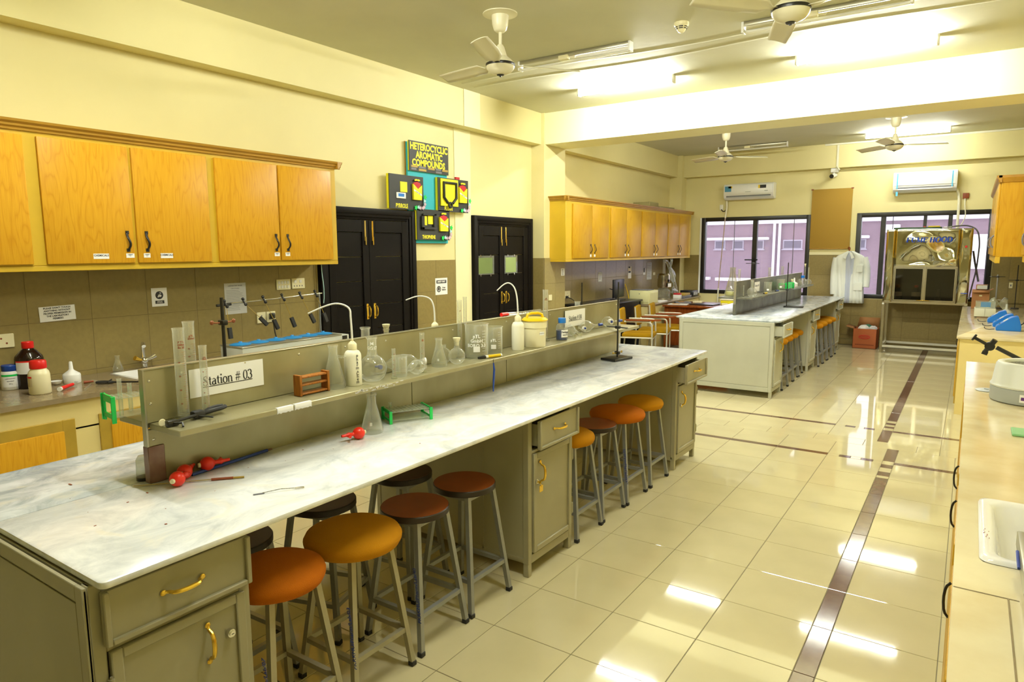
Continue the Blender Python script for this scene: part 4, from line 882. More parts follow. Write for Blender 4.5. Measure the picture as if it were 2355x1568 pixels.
cylinder(-2.238, 2.490, BS, .200, .0115, 'glass cylinder with brown print standing beside the lying funnels', 'pTL\n50ml', n=18)
conical(-2.285, 2.673, BS, .150, .042, 'conical flask in the middle of the front shelf')
round_flask(-2.335, 2.767, BS, .044, .013, .100, 'small round flask behind the stoppered one', flat=.015)
round_flask(-2.258, 2.788, BS, .045, .0135, .118, 'small round flask with a cream stopper', stopper=1, flat=.015)
cylinder(-2.356, 2.938, BS, .330, .0125, 'tall narrow cylinder with brown numerals rising above the rack sheet', 'pTL', n=30)
cylinder(-2.46, 3.12, BS, .334, .0110, 'tall dark-looking narrow cylinder behind the rack sheet', None)
beaker(-2.304, 3.025, BS, .193, .066, 'biggest glass beaker, with white PTL print', 'pTL\nGmbH\nBORO 3.3')
beaker(-2.315, 3.205, BS, .158, .053, 'one litre glass beaker right of the biggest beaker', 'pTL')
t = MB(); t.box(-2.345, -2.280, 2.93, 3.00, BS, BS + .0012); o = t.build('watch_glass', 'glass_thick'); tag(o, 'square glass plate lying in front of the biggest beaker', 'plate')
r = thing('marker_pen', 'yellow and white marker pen with black cap lying on the shelf edge', 'pen', (-2.22, 3.05, BS))
t = MB(); t.cyl((-2.230, 3.025, BS + .009), (-2.205, 3.115, BS + .009), .009, n=14); t.build('barrel', 'yellow_plastic', r)
t = MB(); t.cyl((-2.233, 3.012, BS + .009), (-2.229, 3.028, BS + .009), .0092, n=14); t.cyl((-2.204, 3.116, BS + .009), (-2.202, 3.124, BS + .009), .0086, n=14); t.build('band', 'white_plastic', r)
t = MB(); t.cyl((-2.247, 2.964, BS + .008), (-2.234, 3.010, BS + .009), .006, .009, n=14); t.build('cap', 'black', r)
t = MB(); t.tube([(-2.183, 3.02, BS - .022), (-2.178, 3.02, BS - .06), (-2.180, 3.016, BS - .12), (-2.186, 3.02, BS - .185)], lambda q: .0035 + .003 * math.sin(PI * q), n=6); o = t.build('blue_tag', 'blue_plastic'); tag(o, 'narrow blue plastic strip hanging from the front shelf edge', 'strip')
t = MB(); t.tube([(-2.184, 3.02, BS - .002), (-2.181, 3.018, BS - .03)], .0015, n=5); tt = t.build('thread', 'cable', o)
wash_bottle(-2.268, 3.395, BS, .180, .0385, [(-2.268, 3.395, BS + .25), (-2.272, 3.392, BS + .33), (-2.285, 3.385, BS + .385), (-2.312, 3.368, BS + .412), (-2.340, 3.350, BS + .402), (-2.375, 3.327, BS + .362)], 'plain white wash bottle standing left of the cream tub')
wash_bottle(-2.52, 2.916, BS, .166, .0385, [(-2.52, 2.916, BS + .24), (-2.524, 2.914, BS + .30), (-2.545, 2.905, BS + .340), (-2.60, 2.87, BS + .352), (-2.66, 2.83, BS + .325)], 'wash bottle on the back shelf of which only the bent spout shows')
r = thing('plastic_tub', 'cream round tub with a yellow handled lid', 'tub', (-2.258, 3.572, BS)); c = (-2.258, 3.572, BS)
t = MB(); t.lathe([(0, 0), (.066, 0), (.069, .004), (.071, .12), (.076, .122), (.077, .150), (.0755, .168), (0, .168)], 36, c=c); t.build('tub', 'cream_plastic', r)
t = MB(); t.lathe([(0, .166), (.083, .166), (.084, .172), (.074, .180), (.070, .184), (0, .184)], 36, c=c); l = t.build('lid', 'yellow_plastic', r)
d = Vector((.55, .835, 0)); cc = Vector(c); t = MB(); t.tube([cc + d * -.056 + Vector((0, 0, .182)), cc + d * -.046 + Vector((0, 0, .212)), cc + d * .046 + Vector((0, 0, .212)), cc + d * .056 + Vector((0, 0, .182))], .0085, n=8, smooth=1); t.build('handle', 'yellow_plastic', l)
a = CAMDIR(c[0], c[1]) + 40; t = MB(); t.grid([[Vector((c[0] + .0722 * math.cos(math.radians(a + q)), c[1] + .0722 * math.sin(math.radians(a + q)), c[2] + zz)) for zz in (.078, .10)] for q in range(-14, 15, 4)]); t.build('label', 'paper', r)
curved_text('lettering', 'CHEMICAL', .009, 'ink', r, c, .0724, .089, a)
cylinder(-2.335, 3.826, BS, .344, .0175, 'tall wide cylinder right of the cream tub, rising above the rack', 'pTL\n250ml', n=26)
r = thing('reagent_bottle', 'blue-capped reagent bottle half full of dark blue liquid', 'bottle', (-2.275, 3.945, BS)); c = (-2.275, 3.945, BS)
t = MB(); t.lathe([(0, 0), (.036, 0), (.040, .004), (.040, .085), (.034, .102), (.022, .110), (.020, .122), (0, .122)], 28, c=c); t.build('body', 'glassware', r)
t = MB(); t.lathe([(0, .002), (.0375, .002), (.0385, .006), (.0385, .066), (0, .066)], 28, c=c); t.build('liquid', 'liquid_blue', r)
t = MB(); t.lathe([(0, .115), (.0255, .115), (.0265, .119), (.0265, .146), (.0245, .149), (0, .149)], 28, c=c); t.build('cap', 'bright_blue', r)
a = CAMDIR(c[0], c[1]) + 35; t = MB(); t.grid([[Vector((c[0] + .0408 * math.cos(math.radians(a + q)), c[1] + .0408 * math.sin(math.radians(a + q)), c[2] + zz)) for zz in (.020, .070)] for q in range(-40, 41, 8)]); t.build('label', 'paper', r)
curved_text('lettering', 'Fehlings\nsol. B', .017, 'ink', r, c, .041, .046, a, bold=.0004)
o, M_ = lying('round_separating_funnel', 'round separating funnel lying behind the blue-capped bottle, tap towards the viewer', 'funnel', [(0, -.045), (.014, -.044), (.030, -.034), (.040, -.010), (.038, .012), (.024, .034), (.012, .044), (.010, .07), (0, .07)], Vector((-2.318, 4.14, BS + .041)), math.radians(-25))
for dy_ in (-.035, .05):
    t = MB(); t.cyl((-2.285, 4.12 + dy_, BS + .03), (-2.235, 4.09 + dy_, BS + .016), .009, n=14); t.lathe([(0, 0), (.015, 0), (.015, .006), (0, .006)], 16, m=Matrix.Translation((-2.235, 4.09 + dy_, BS + .016)) @ Matrix.Rotation(PI / 2, 4, 'Y')); t.build('tap', 'glass_thick', o)
o, M_ = lying('pear_separating_funnel', 'pear-shaped separating funnel lying on the shelf, dark blue tap to the right', 'funnel', [(0, -.075), (.013, -.074), (.013, -.05), (.030, -.035), (.044, -.005), (.042, .02), (.026, .055), (.011, .085), (.006, .11), (.005, .16), (0, .16)], Vector((-2.325, 4.385, BS + .046)), math.radians(76), parts=[('tap', [(0, .145), (.011, .145), (.011, .180), (0, .180)], 'ink_blue')])
t = MB(); t.cyl((-2.30, 4.30, BS + .040), (-2.285, 4.295, BS + .042), .016, n=16); t.build('stopper', 'white_plastic', o)
t = MB(); t.cyl((-2.284, 4.2945, BS + .0424), (-2.280, 4.293, BS + .043), .008, n=14); t.build('stopper_disc', 'ink_blue', o)
o, M_ = lying('ball_separating_funnel', 'ball-shaped separating funnel last on the front shelf, blue and white stopper', 'funnel', [(0, -.045), (.013, -.044), (.030, -.034), (.042, -.010), (.043, .008), (.030, .036), (.010, .056), (.006, .075), (.005, .135), (0, .135)], Vector((-2.335, 4.765, BS + .044)), math.radians(72), parts=[('tap', [(0, .125), (.011, .125), (.011, .160), (0, .160)], 'ink_blue')])
t = MB(); t.cyl((-2.300, 4.73, BS + .052), (-2.280, 4.72, BS + .053), .020, n=18); t.build('stopper', 'white_plastic', o)
t = MB(); t.cyl((-2.279, 4.7195, BS + .053), (-2.276, 4.718, BS + .053), .010, n=16); t.build('stopper_disc', 'ink_blue', o)
# back shelf pieces that show above the sheet
o = round_flask(-2.53, 2.537, BS, .040, .0135, .198, 'slim stoppered bottle neck showing above the rack sheet', stopper=1, name='stoppered_flask')
r = thing('burette', 'glass burette tube with a red end lying along the top of the rack', 'tube', (-2.36, 3.75, BTOP + .004))
t = MB(); t.cyl((-2.395, 3.40, BTOP + .016), (-2.392, 3.465, BTOP + .016), .012, n=14); t.build('red_end', 'red_plastic', r)
t = MB(); t.tube([(-2.392, 3.466, BTOP + .016), (-2.392, 3.54, BTOP + .014), (-2.392, 3.65, BTOP + .013), (-2.394, 3.86, BTOP + .012)], lambda q: .010 - .004 * q, n=12); t.build('glass_tube', 'glassware', r)
round_flask(-2.52, 1.531, BS, .046, .014, .138, 'round flask on the back shelf behind the tall cylinders', flat=.02)
conical(-2.54, 4.645, BS, .205, .05, 'flask on the back shelf of which only the neck shows beside a black rod', patch=False)

# ---------- signs and paper on the rack
def sign_rack(z0, y0, y1, h, s, label, tilt=0.0, x=-2.3785, sz=.058):
    r = thing('station_sign', label, 'sign', (x, (y0 + y1) / 2, z0), group='printed station signs on the reagent racks'); t = MB(); t.box(x, x + .0012, y0, y1, z0, z0 + h); t.build('sheet', 'paper', r)
    serif('lettering', s, sz, 'ink', r, (x + .0016, (y0 + y1) / 2, z0 + h * .52), (0, 1, 0), (0, 0, 1), sx=.78, fill=.95)
    w = sum(GL[c][0] for c in s) * sz * .78; t = MB(); zz = z0 + h * .52 - sz * .43; t.box(x + .0012, x + .0017, (y0 + y1) / 2 - w / 2, (y0 + y1) / 2 + w / 2, zz - .0015, zz + .0015); t.build('underline', 'ink', r); return r
sign_rack(1.156, 1.356, 1.674, .108, 'Station # 03', 'white paper sign reading Station 03 at the near end of the rack', sz=.053)
sg = sign_rack(1.150, 4.155, 4.455, .120, 'Station # 04', 'white paper sign reading Station 04 near the far end of the rack', x=-2.372, sz=.048)
r = thing('masking_tape', 'torn white paper label stuck along the front shelf edge', 'label', (-2.18, 1.69, BS - .02))
for a, c, m in ((1.59, 1.665, 0), (1.672, 1.755, .002)):
    t = MB(); P = [[Vector((-2.199, y, BS + .0012)), Vector((-2.184, y, BS + .0012)), Vector((-2.1838, y, BS - .006)), Vector((-2.1838, y, BS - .021 + .002 * math.sin(y * 300)))] for y in [a + (c - a) * k / 9 for k in range(10)]]; t.grid(P); t.build('paper_strip', 'paper', r, solid=.0006)
t = MB()
for k in range(26):
    y = 1.98 + .30 * random.random(); z = BS - .003 - .016 * random.random(); t.box(-2.1846, -2.1836, y, y + .004 + .018 * random.random(), z, z + .003 + .003 * random.random())
for k in range(10):
    y = 4.72 + .20 * k / 9; t.box(-2.1846, -2.1836, y, y + .010, BS - .014, BS - .014 + .004)
o = t.build('glue_residue', 'paper_grey'); tag(o, 'flecks of torn paper and glue left on the front shelf edge', 'residue', kind='stuff')

# ---------- on the marble
def pipette_bulb(p, yaw_, label, tip=True):
    o = thing('pipette_bulb', label, 'bulb', p, group='red rubber pipette bulbs'); R_ = .0270
    M_ = Matrix.Translation((p[0], p[1], p[2] + R_)) @ Matrix.Rotation(yaw_, 4, 'Z') @ Matrix.Rotation(PI / 2, 4, 'Y')
    P = [(0, -R_)] + [(R_ * math.cos(a), R_ * math.sin(a)) for a in [math.radians(-75 + 15 * k) for k in range(10)]] + [(.009, .027), (.0075, .036), (.011, .046), (.011, .052), (.0065, .060), (.006, .082), (0, .082)]
    t = MB(); t.lathe(P, 22, m=M_); b = t.build('bulb', 'red_rubber', o)
    t = MB(); t.lathe([(0, -R_ - .006), (.008, -R_ - .006), (.0095, -R_ - .001), (.0085, -R_ + .006), (0, -R_ + .006)], 16, m=M_); t.build('valve_end', 'cream_plastic', o)
    q = M_ @ Vector((.012, 0, .044)); e = M_ @ Vector((.004, .034, .058)); t = MB(); t.tube([M_ @ Vector((0, .004, .044)), M_ @ Vector((0, .020, .050)), M_ @ Vector((0, .036, .060))], .0058, n=8); t.build('side_tube', 'red_rubber', o)
    return o
pipette_bulb((-2.272, 1.228, BT), math.radians(118), 'foremost of the three red rubber bulbs by the rack foot')
pipette_bulb((-2.325, 1.285, BT), math.radians(128), 'middle red rubber bulb, tucked behind the foremost one')
pipette_bulb((-2.343, 1.385, BT), math.radians(75), 'rearmost of the three red rubber bulbs against the rack sheet')
pipette_bulb((-2.186, 2.005, BT), math.radians(255), 'single red rubber bulb in front of the conical flask on the marble')
def rod(name, label, cat, pts, rad, m, parts=()):
    o = thing(name, label, cat, pts[0]); t = MB(); t.tube(pts, rad, n=10); t.build('stem', m, o)
    for nm, pp, rr, mm in parts: t = MB(); t.tube(pp, rr, n=10); t.build(nm, mm, o)
    return o
rod('pipette', 'glass pipette with a brown end lying across the front of the marble', 'pipette', [(-2.394, 1.132, BT + .0046), (-2.182, 1.376, BT + .0046)], .0042, 'glassware', [('brown_end', [(-2.225, 1.327, BT + .0046), (-2.176, 1.383, BT + .0046)], .0047, 'ink_brown'), ('tip', [(-2.176, 1.383, BT + .0046), (-2.152, 1.411, BT + .0042)], .0036, 'frame_ochre'), ('core', [(-2.392, 1.134, BT + .0046), (-2.226, 1.326, BT + .0046)], .0016, 'frame_ochre')])
rod('glass_tube', 'long dark blue tube lying along the foot of the rack', 'tube', [(-2.330, 1.315, BT + .0062), (-2.362, 1.662, BT + .0062)], .0062, 'ink_blue', [('end', [(-2.362, 1.664, BT + .0062), (-2.364, 1.685, BT + .0062)], .004, 'mauve_metal')])
r = thing('spatula', 'thin steel spatula lying on the white marble', 'spatula', (-1.93, 1.39, BT)); t = MB()
a, c = Vector((-1.972, 1.323, BT)), Vector((-1.883, 1.468, BT)); d = (c - a).normalized(); n = Vector((-d.y, d.x, 0))
t.tube([a + d * .03 + Vector((0, 0, .003)), a + d * .09 + Vector((0, 0, .008)), c - d * .03 + Vector((0, 0, .004))], .0016, n=6); t.build('handle', 'mesh_grey', r)
t = MB(); t.prism([(-.004, 0), (.004, 0), (.005, .036), (-.005, .036)], .0, .0016, lambda u, v, dd: a + n * u + d * v + Vector((0, 0, dd + .0005))); t.build('blade', 'ink_grey', r)
t = MB(); P = [c - d * .034 + n * .0, c - d * .020 + n * .007, c - d * .002 + n * .003, c - d * .004 - n * .005, c - d * .020 - n * .007, c - d * .034]; t.tube([p + Vector((0, 0, .003)) for p in P], .0013, n=6, smooth=1); t.build('loop', 'chrome', r)
conical(-2.215, 2.115, BT, .182, .050, 'conical flask standing on the marble below the shelf', group='conical flasks on the marble')
def rack_green(x, y, z, yaw_, L, W, H, label, tubes=()):
    o = thing('test_tube_rack', label, 'rack', (x, y, z), group='green-ended plastic test tube racks')
    M_ = Matrix.Translation((x, y, z)) @ Matrix.Rotation(yaw_, 4, 'Z')
    for s in (-1, 1):
        t = MB(); u = s * L / 2; vs = []
        for bx in ((-W / 2, -W / 2 + .016, 0, H), (W / 2 - .016, W / 2, 0, H), (-W / 2, W / 2, H * .72, H), (-W / 2, W / 2, H * .14, H * .32)): vs += t.box(u - .0035, u + .0035, bx[0], bx[1], bx[2], bx[3], b=.0015)
        for q in (-1, 1): vs += t.box(u - .0075, u + .0075, q * W / 2 - .004, q * W / 2 + .004, 0, H, b=.0015)
        t.move(vs, M_); t.build('end_frame', 'green_plastic', o)
    for zz in (H * .18, H * .86):
        t = MB(); vs = t.box(-L / 2 + .004, L / 2 - .004, -W / 2 + .004, W / 2 - .004, zz, zz + .003); t.move(vs, M_); sh = t.build('tier', 'clear_plastic', o)
    t = MB(); vs = []
    for i in range(10):
        for j in range(5):
            vs += t.cyl((-L / 2 + L * (i + .7) / 10.4, -W / 2 + W * (j + .7) / 5.4, H * .86 + .0031), (-L / 2 + L * (i + .7) / 10.4, -W / 2 + W * (j + .7) / 5.4, H * .86 + .0045), .0055, n=8)
    t.move(vs, M_); k = t.build('holes', 'glass_thick', sh); k['kind'] = 'stuff'
    for i, (u, v, hh) in enumerate(tubes):
        p = M_ @ Vector((u, v, 0)); q = thing('test_tube', ('clear test tube standing in ' + ('the green rack on the back shelf' if z > 1 else 'the green rack on the marble')) + (', the taller one' if hh > .14 else ', the shorter one' if z > 1 else ''), 'test tube', (p.x, p.y, z), group='test tubes in green racks')
        t = MB(); t.lathe([(0, .014), (.005, .015), (.0075, .022), (.0075, hh), (.0085, hh + .001), (.0066, hh + .001), (.0066, .022), (0, .018)], 14, c=(p.x, p.y, z)); t.build('body', 'glassware', q)
    return o
rack_green(-2.2525, 2.385, BT, math.radians(62), .205, .125, .062, 'green-ended test tube rack lying low on the marble below the shelf', [(-.075, .03, .085)])
rack_green(-2.515, 1.235, BS, math.radians(82), .20, .105, .098, 'green-ended test tube rack at the near end of the back shelf', [(-.07, -.035, .155), (-.02, .02, .125)])
def retort(x, y, z, h, base, rot, label, rodr=.006, clamp=None, group='retort stands on the benches', red=False, mr='black'):
    o = thing('retort_stand', label, 'stand', (x, y, z), group=group)
    M_ = Matrix.Translation((x, y, z)) @ Matrix.Rotation(rot, 4, 'Z'); t = MB(); vs = t.box(-base[0], base[1], -base[2], base[3], 0, .018, b=.004); t.move(vs, M_); t.build('base', 'black', o)
    t = MB(); t.cyl((x, y, z + .016), (x, y, z + h), rodr, n=12); t.build('rod', mr, o)
    for zc, kind in (clamp or []):
        t = MB(); vs = t.box(-.020, .020, -.014, .014, zc - .012, zc + .012, b=.006); t.move(vs, M_); b = t.build('boss', 'black', o)
        if kind == 'wing':
            for s in (-1, 1):
                t = MB(); vs = t.tube([Vector((0, s * .016, zc)), Vector((0, s * .032, zc)), Vector((0, s * .046, zc + .002))], .0032, n=8); vs += t.ball((0, s * .052, zc + .003), .010, 10, sx=.5); t.move(vs, M_); t.build('wing_screw', 'red_wing' if red else 'frame_ochre', b)
        else:
            t = MB(); vs = t.box(.0, .09, -.012, .012, zc - .004, zc + .004, b=.003); vs += t.box(-.10, .0, -.012, .012, zc - .004, zc + .004, b=.003); t.move(vs, M_); t.build('clamp_arm', 'black', b)
    return o
retort(-2.178, 4.618, BT, .585, (.070, .070, .115, .10), math.radians(-12), 'black retort stand on the marble at the far end of the near bench', clamp=[(.050, 'wing'), (.245, 'bar')])
retort(-2.70, 1.712, BT, .625, (.07, .07, .10, .10), 0, 'black retort stand behind the rack with brown wing screws', rodr=.0075, clamp=[(.515, 'wing')], red=True)
retort(-2.62, 4.865, BT, .56, (.07, .07, .10, .10), 0, 'black retort stand behind the rack near its far end, only the rod showing')
r = thing('dropper_bottle', 'small clear bottle with a black foot hidden behind the brown guard plate', 'bottle', (-2.445, 1.20, BT))
t = MB(); t.lathe([(0, .012), (.024, .012), (.025, .018), (.024, .075), (.016, .09), (0, .092)], 22, c=(-2.445, 1.20, BT)); t.build('body', 'clear_plastic', r)
t = MB(); t.lathe([(0, 0), (.026, 0), (.026, .012), (0, .012)], 22, c=(-2.445, 1.20, BT)); t.build('cap', 'black', r)
t = MB(); t.box(-2.62, -2.60, 1.02, 1.025, BT, BT + .002); t.box(-1.98, -1.974, 1.02, 1.026, BT, BT + .0015); t.box(-2.30, -2.29, 1.13, 1.134, BT, BT + .0015)
for k in range(14): x = -2.5 + random.random() * .65; y = .85 + random.random() * 1.6; t.box(x, x + .004 * random.random() + .001, y, y + .006 * random.random() + .001, BT, BT + .001)
o = t.build('marble_crumbs', 'ink_brown'); tag(o, 'tiny dark crumbs and bits scattered on the near marble', 'crumbs', kind='stuff')

# ---------- far bench
G2 = 'clear glassware on the far bench'
round_flask(-2.255, 8.66, FS, .060, .019, .205, 'large round flask first on the shelf of the far bench', flat=.03, group=G2)
cylinder(-2.33, 8.55, FS, .14, .006, 'slim glass tube standing at the near end of the far shelf', None, group=G2, mk=False)
r = thing('station_card', 'small pale printed card standing on the far shelf', 'sign', (-2.376, 9.35, FS)); t = MB(); t.box(-2.378, -2.3768, 9.24, 9.50, 1.135, 1.265); t.build('sheet', 'paper', r); text('lettering', 'Station # 02', .04, 'ink_grey', r, (-2.3762, 9.37, 1.215)); 
beaker(-2.29, 9.60, FS, .140, .050, 'glass beaker beside the small card on the far shelf', group=G2)
beaker(-2.29, 10.35, FS, .150, .055, 'glass beaker in front of the green rack on the far shelf', group=G2)
for k, (y, m, w) in enumerate(((9.26, 'yellow_plastic', 'yellow marker lying on the far shelf'), (9.90, 'blue_plastic', 'blue pen lying on the far shelf'))):
    t = MB(); t.cyl((-2.24, y - .05, FS + .009), (-2.23, y + .05, FS + .009), .009); o = t.build('marker', m); tag(o, w, 'pen')
    t = MB(); t.cyl((-2.242, y - .08, FS + .009), (-2.24, y - .05, FS + .009), .008); t.build('cap', 'black', o)
rack_green(-2.27, 10.62, FS, math.radians(85), .34, .11, .09, 'green test tube rack on the far shelf')
B('side_panel', 'green_plastic', bpy.data.objects['test_tube_rack.002'], -2.214, -2.208, 10.46, 10.78, FS + .01, FS + .085)
r = thing('buchner_funnel', 'white porcelain funnel standing upside down on the far shelf', 'funnel', (-2.29, 11.25, FS)); t = MB(); t.lathe([(0, 0), (.052, 0), (.054, .05), (.045, .062), (.016, .078), (.012, .085), (.011, .14), (0, .14)], 24, c=(-2.29, 11.25, FS)); t.build('funnel', 'white_plastic', r)
round_flask(-2.27, 11.00, FS, .045, .014, .105, 'round flask with brown stopper on the far shelf', flat=.015, group=G2, stopper=1)
round_flask(-2.25, 11.42, FS, .050, .016, .120, 'round flask lying left of the blue cap on the far shelf', flat=.015, group=G2)
r = thing('capped_bottle', 'clear bottle with a bright blue cap on the far shelf', 'bottle', (-2.24, 11.62, FS)); t = MB(); t.lathe([(0, 0), (.040, 0), (.042, .005), (.042, .10), (.024, .125), (0, .126)], 24, c=(-2.24, 11.62, FS)); t.build('body', 'glassware', r); t = MB(); t.lathe([(0, .126), (.028, .126), (.028, .165), (0, .165)], 20, c=(-2.24, 11.62, FS)); t.build('cap', 'bright_blue', r)
round_flask(-2.25, 11.82, FS, .055, .010, .325, 'long-necked volumetric flask with brown stopper, left of the last one', stopper=1, group=G2, name='volumetric_flask', flat=.03)
round_flask(-2.25, 12.12, FS, .050, .010, .285, 'long-necked volumetric flask at the very end of the far shelf', group=G2, name='volumetric_flask', flat=.03)
o = conical(-2.515, 8.70, FS, .36, .095, 'big suction flask with stained glass behind the far rack', gl='glass_thick', arm=True, group=G2, patch=False)
t = MB(); t.lathe([(0, .004), (.082, .004), (.080, .03), (.074, .055), (0, .055)], 24, c=(-2.515, 8.70, FS)); t.build('residue', 'liquid_clear', o)
for nm, x, y, h, rr, w in (('a', -2.52, 9.02, .33, .015, 'pinkish measuring cylinder next to the big suction flask'), ('b', -2.52, 10.62, .315, .020, 'pinkish measuring cylinder behind the middle of the far rack'), ('c', -2.52, 11.45, .315, .020, 'pinkish measuring cylinder behind the far end of the far rack')): cylinder(x, y, FS, h, rr, w, None, m='ink_brown', group=G2, n=30)
retort(-2.11, 9.93, FT, .62, (.03, .22, .07, .07), math.radians(5), 'black retort stand on the far bench with a ring clamp', rodr=.0065, clamp=[(.245, 'bar')], mr='black')
retort(-2.66, 10.20, FT, .62, (.07, .07, .07, .07), 0, 'thin black retort stand behind the far rack with a clamp before the window', rodr=.005, clamp=[(.60, 'bar')])
# ================================================================ left counter and what stands on it
CT = .85
def counter(name, label, x0, x1, y0, y1, z, mtop, mbase, doors, face, group='fixed wall counters', hole=None, over=.03):
    """masonry counter: stone top, plastered base, framed wooden doors; face is +1 (looks to +X) or -1"""
    r = thing(name, label, 'counter', ((x0 + x1) / 2, (y0 + y1) / 2, 0), group=group)
    xf = x1 if face > 0 else x0
    if hole:
        hx0, hx1, hy0, hy1 = hole; t = MB()
        for bx in ((x0, x1, y0, hy0), (x0, x1, hy1, y1), (x0, hx0, hy0, hy1), (hx1, x1, hy0, hy1)): t.box(bx[0], bx[1], bx[2], bx[3], z - .03, z)
        t.build('counter_top', mtop, r)
    else: slab(x0, x1, y0, y1, z - .03, z, .012).build('counter_top', mtop, r)
    t = MB(); a, c = (x0, x1 - over) if face > 0 else (x0 + over, x1); t.box(a, c, y0 + .02, y1 - .02, 0, z - .2) if hole else t.box(a, c, y0 + .02, y1 - .02, 0, z - .03)
    if hole: t.box(xf - over * face - .06 * face, xf - over * face, y0 + .02, y1 - .02, z - .21, z - .03)
    t.build('base', mbase, r)
    X = xf - over * face
    for q in doors:
        a, c, za, zb, m, hd = q; s_ = face; t = MB(); w = .07
        t.frx(X, X + s_ * .014, a, c, za, zb, w, .003)
        t.build('door_frame', 'frame_ochre', r); B('door', m, r, X, X + s_ * .022, a + w - .005, c - w + .005, za + w - .005, zb - w + .005, b=.006)
        if hd:
            t = MB(); xx = X + s_ * .022; h = hd; t.tube([(xx, h, .60), (xx + s_ * .012, h, .615), (xx + s_ * .016, h, .655), (xx + s_ * .012, h, .695), (xx, h, .71)], .004, smooth=1) if s_ < 0 else t.tube([(xx, h, .58), (xx + s_ * .022, h, .605), (xx + s_ * .030, h, .65), (xx + s_ * .022, h, .695), (xx, h, .72)], .0055, smooth=1); t.build('handle', 'black', r)
    return r
counter('left_counter', 'brown stone counter along the left wall under the big oak cabinet', WL + .012, -4.375, .60, 4.19, CT, 'counter_stone', 'cream_base', [(.75, 1.78, .06, .712, 'veneer', None), (1.915, 2.95, .06, .71, 'veneer', None), (3.1, 4.1, .06, .71, 'veneer', None)], 1, hole=(-4.95, -4.55, 2.25, 2.80))
CT += .0006
r = thing('sink', 'white sink let into the left counter below the chrome tap', 'sink', (-4.75, 2.52, CT - .15)); t = MB(); a, c, d, e = -4.949, -4.551, 2.251, 2.799
for bx in ((a, a + .02, d, e), (c - .02, c, d, e), (a, c, d, d + .02), (a, c, e - .02, e)): t.box(bx[0], bx[1], bx[2], bx[3], CT - .15, CT + .006, b=.003)
t.box(a, c, d, e, CT - .165, CT - .15); t.build('basin', 'sink_white', r)
r = thing('tap', 'chrome mixer tap with two lever knobs above the sink on the left counter', 'tap', (-5.0, 2.52, CT))
t = MB(); t.cyl((-5.0, 2.52, CT), (-5.0, 2.52, CT + .05), .022, n=16); t.ball((-5.0, 2.52, CT + .055), .030, 14); t.build('body', 'chrome', r)
t = MB(); t.tube([(-5.0, 2.52, CT + .06), (-4.995, 2.515, CT + .12), (-4.985, 2.51, CT + .175), (-4.96, 2.50, CT + .19), (-4.93, 2.49, CT + .17)], .014, n=12, smooth=2); t.build('spout', 'chrome', r)
for s, m in ((-1, 'brass'), (1, 'chrome')):
    t = MB(); t.tube([(-5.0, 2.52, CT + .055), (-4.985, 2.52 + s * .045, CT + .07), (-4.98, 2.52 + s * .075, CT + .085)], lambda q: .008 + .010 * q, n=10); t.build('knob', m, r)
def jar(name, label, x, y, z, prof, cap, mbody, mcap, bands=(), cat='bottle', n=28, group=None, sq=False):
    r = thing(name, label, cat, (x, y, z), group=group); t = MB(); t.lathe(prof, n if not sq else 8, c=(x, y, z)); t.build('body', mbody, r, sharp=60)
    t = MB(); t.lathe(cap, n, c=(x, y, z)); t.build('cap', mcap, r, sharp=30)
    for nm, m, rad, z0, z1, a0, a1 in bands:
        t = MB(); t.grid([[Vector((x + rad * math.cos(math.radians(a0 + (a1 - a0) * q / 14)), y + rad * math.sin(math.radians(a0 + (a1 - a0) * q / 14)), z + zz)) for zz in (z0, z1)] for q in range(15)]); t.build(nm, m, r)
    return r
v = CAMDIR(-4.93, 1.65)
r = jar('reagent_jar', 'small white jar with a dark blue cap and green-banded label', -4.93, 1.655, CT, [(0, 0), (.046, 0), (.049, .004), (.049, .105), (.042, .118), (0, .118)], [(0, .113), (.041, .113), (.0425, .117), (.0425, .150), (.040, .154), (0, .154)], 'white_plastic', 'blue_plastic', [('label', 'paper', .0494, .02, .10, v - 62, v + 62), ('green_band', 'green_plastic', .0497, .086, .098, v - 62, v + 62)])
for k, s_ in enumerate(('LABORATORY', 'REAGENT', '500 g')): curved_text('lettering', s_, .0085, 'ink_grey', r, (-4.93, 1.655, CT), .0496, .073 - .016 * k, v, bold=.0002)
v = CAMDIR(-4.89, 1.76)
r = jar('solvent_bottle', 'big dark brown solvent bottle with a red cap and white label', -4.90, 1.755, CT, [(0, 0), (.074, 0), (.078, .005), (.078, .185), (.074, .20), (.045, .235), (.030, .248), (.028, .26), (0, .26)], [(0, .250), (.031, .250), (.033, .254), (.033, .288), (.030, .292), (0, .292)], 'brown_bottle', 'red_plastic', [('label', 'paper', .0786, .095, .175, v - 62, v + 62), ('red_band', 'red_plastic', .0788, .168, .177, v - 62, v + 62)])
for k, s_ in enumerate(('Methanol', 'for analysis', '2.5 L')): curved_text('lettering', s_, .012 if k == 0 else .008, 'ink', r, (-4.90, 1.755, CT), .0790, .150 - .018 * k, v + 18, bold=.0003)
v = CAMDIR(-4.62, 1.7)
r = jar('powder_jar', 'cream powder jar with a bright red lid standing in front of the brown bottle', -4.625, 1.70, CT, [(0, 0), (.054, 0), (.058, .006), (.057, .118), (.053, .135), (.042, .150), (.040, .158), (0, .158)], [(0, .156), (.044, .156), (.045, .160), (.044, .196), (.040, .204), (0, .205)], 'cream_plastic', 'red_plastic', [('label', 'counter_cream', .0585, .05, .108, v - 95, v - 40), ('red_band', 'red_plastic', .0588, .102, .112, v - 95, v - 40)])
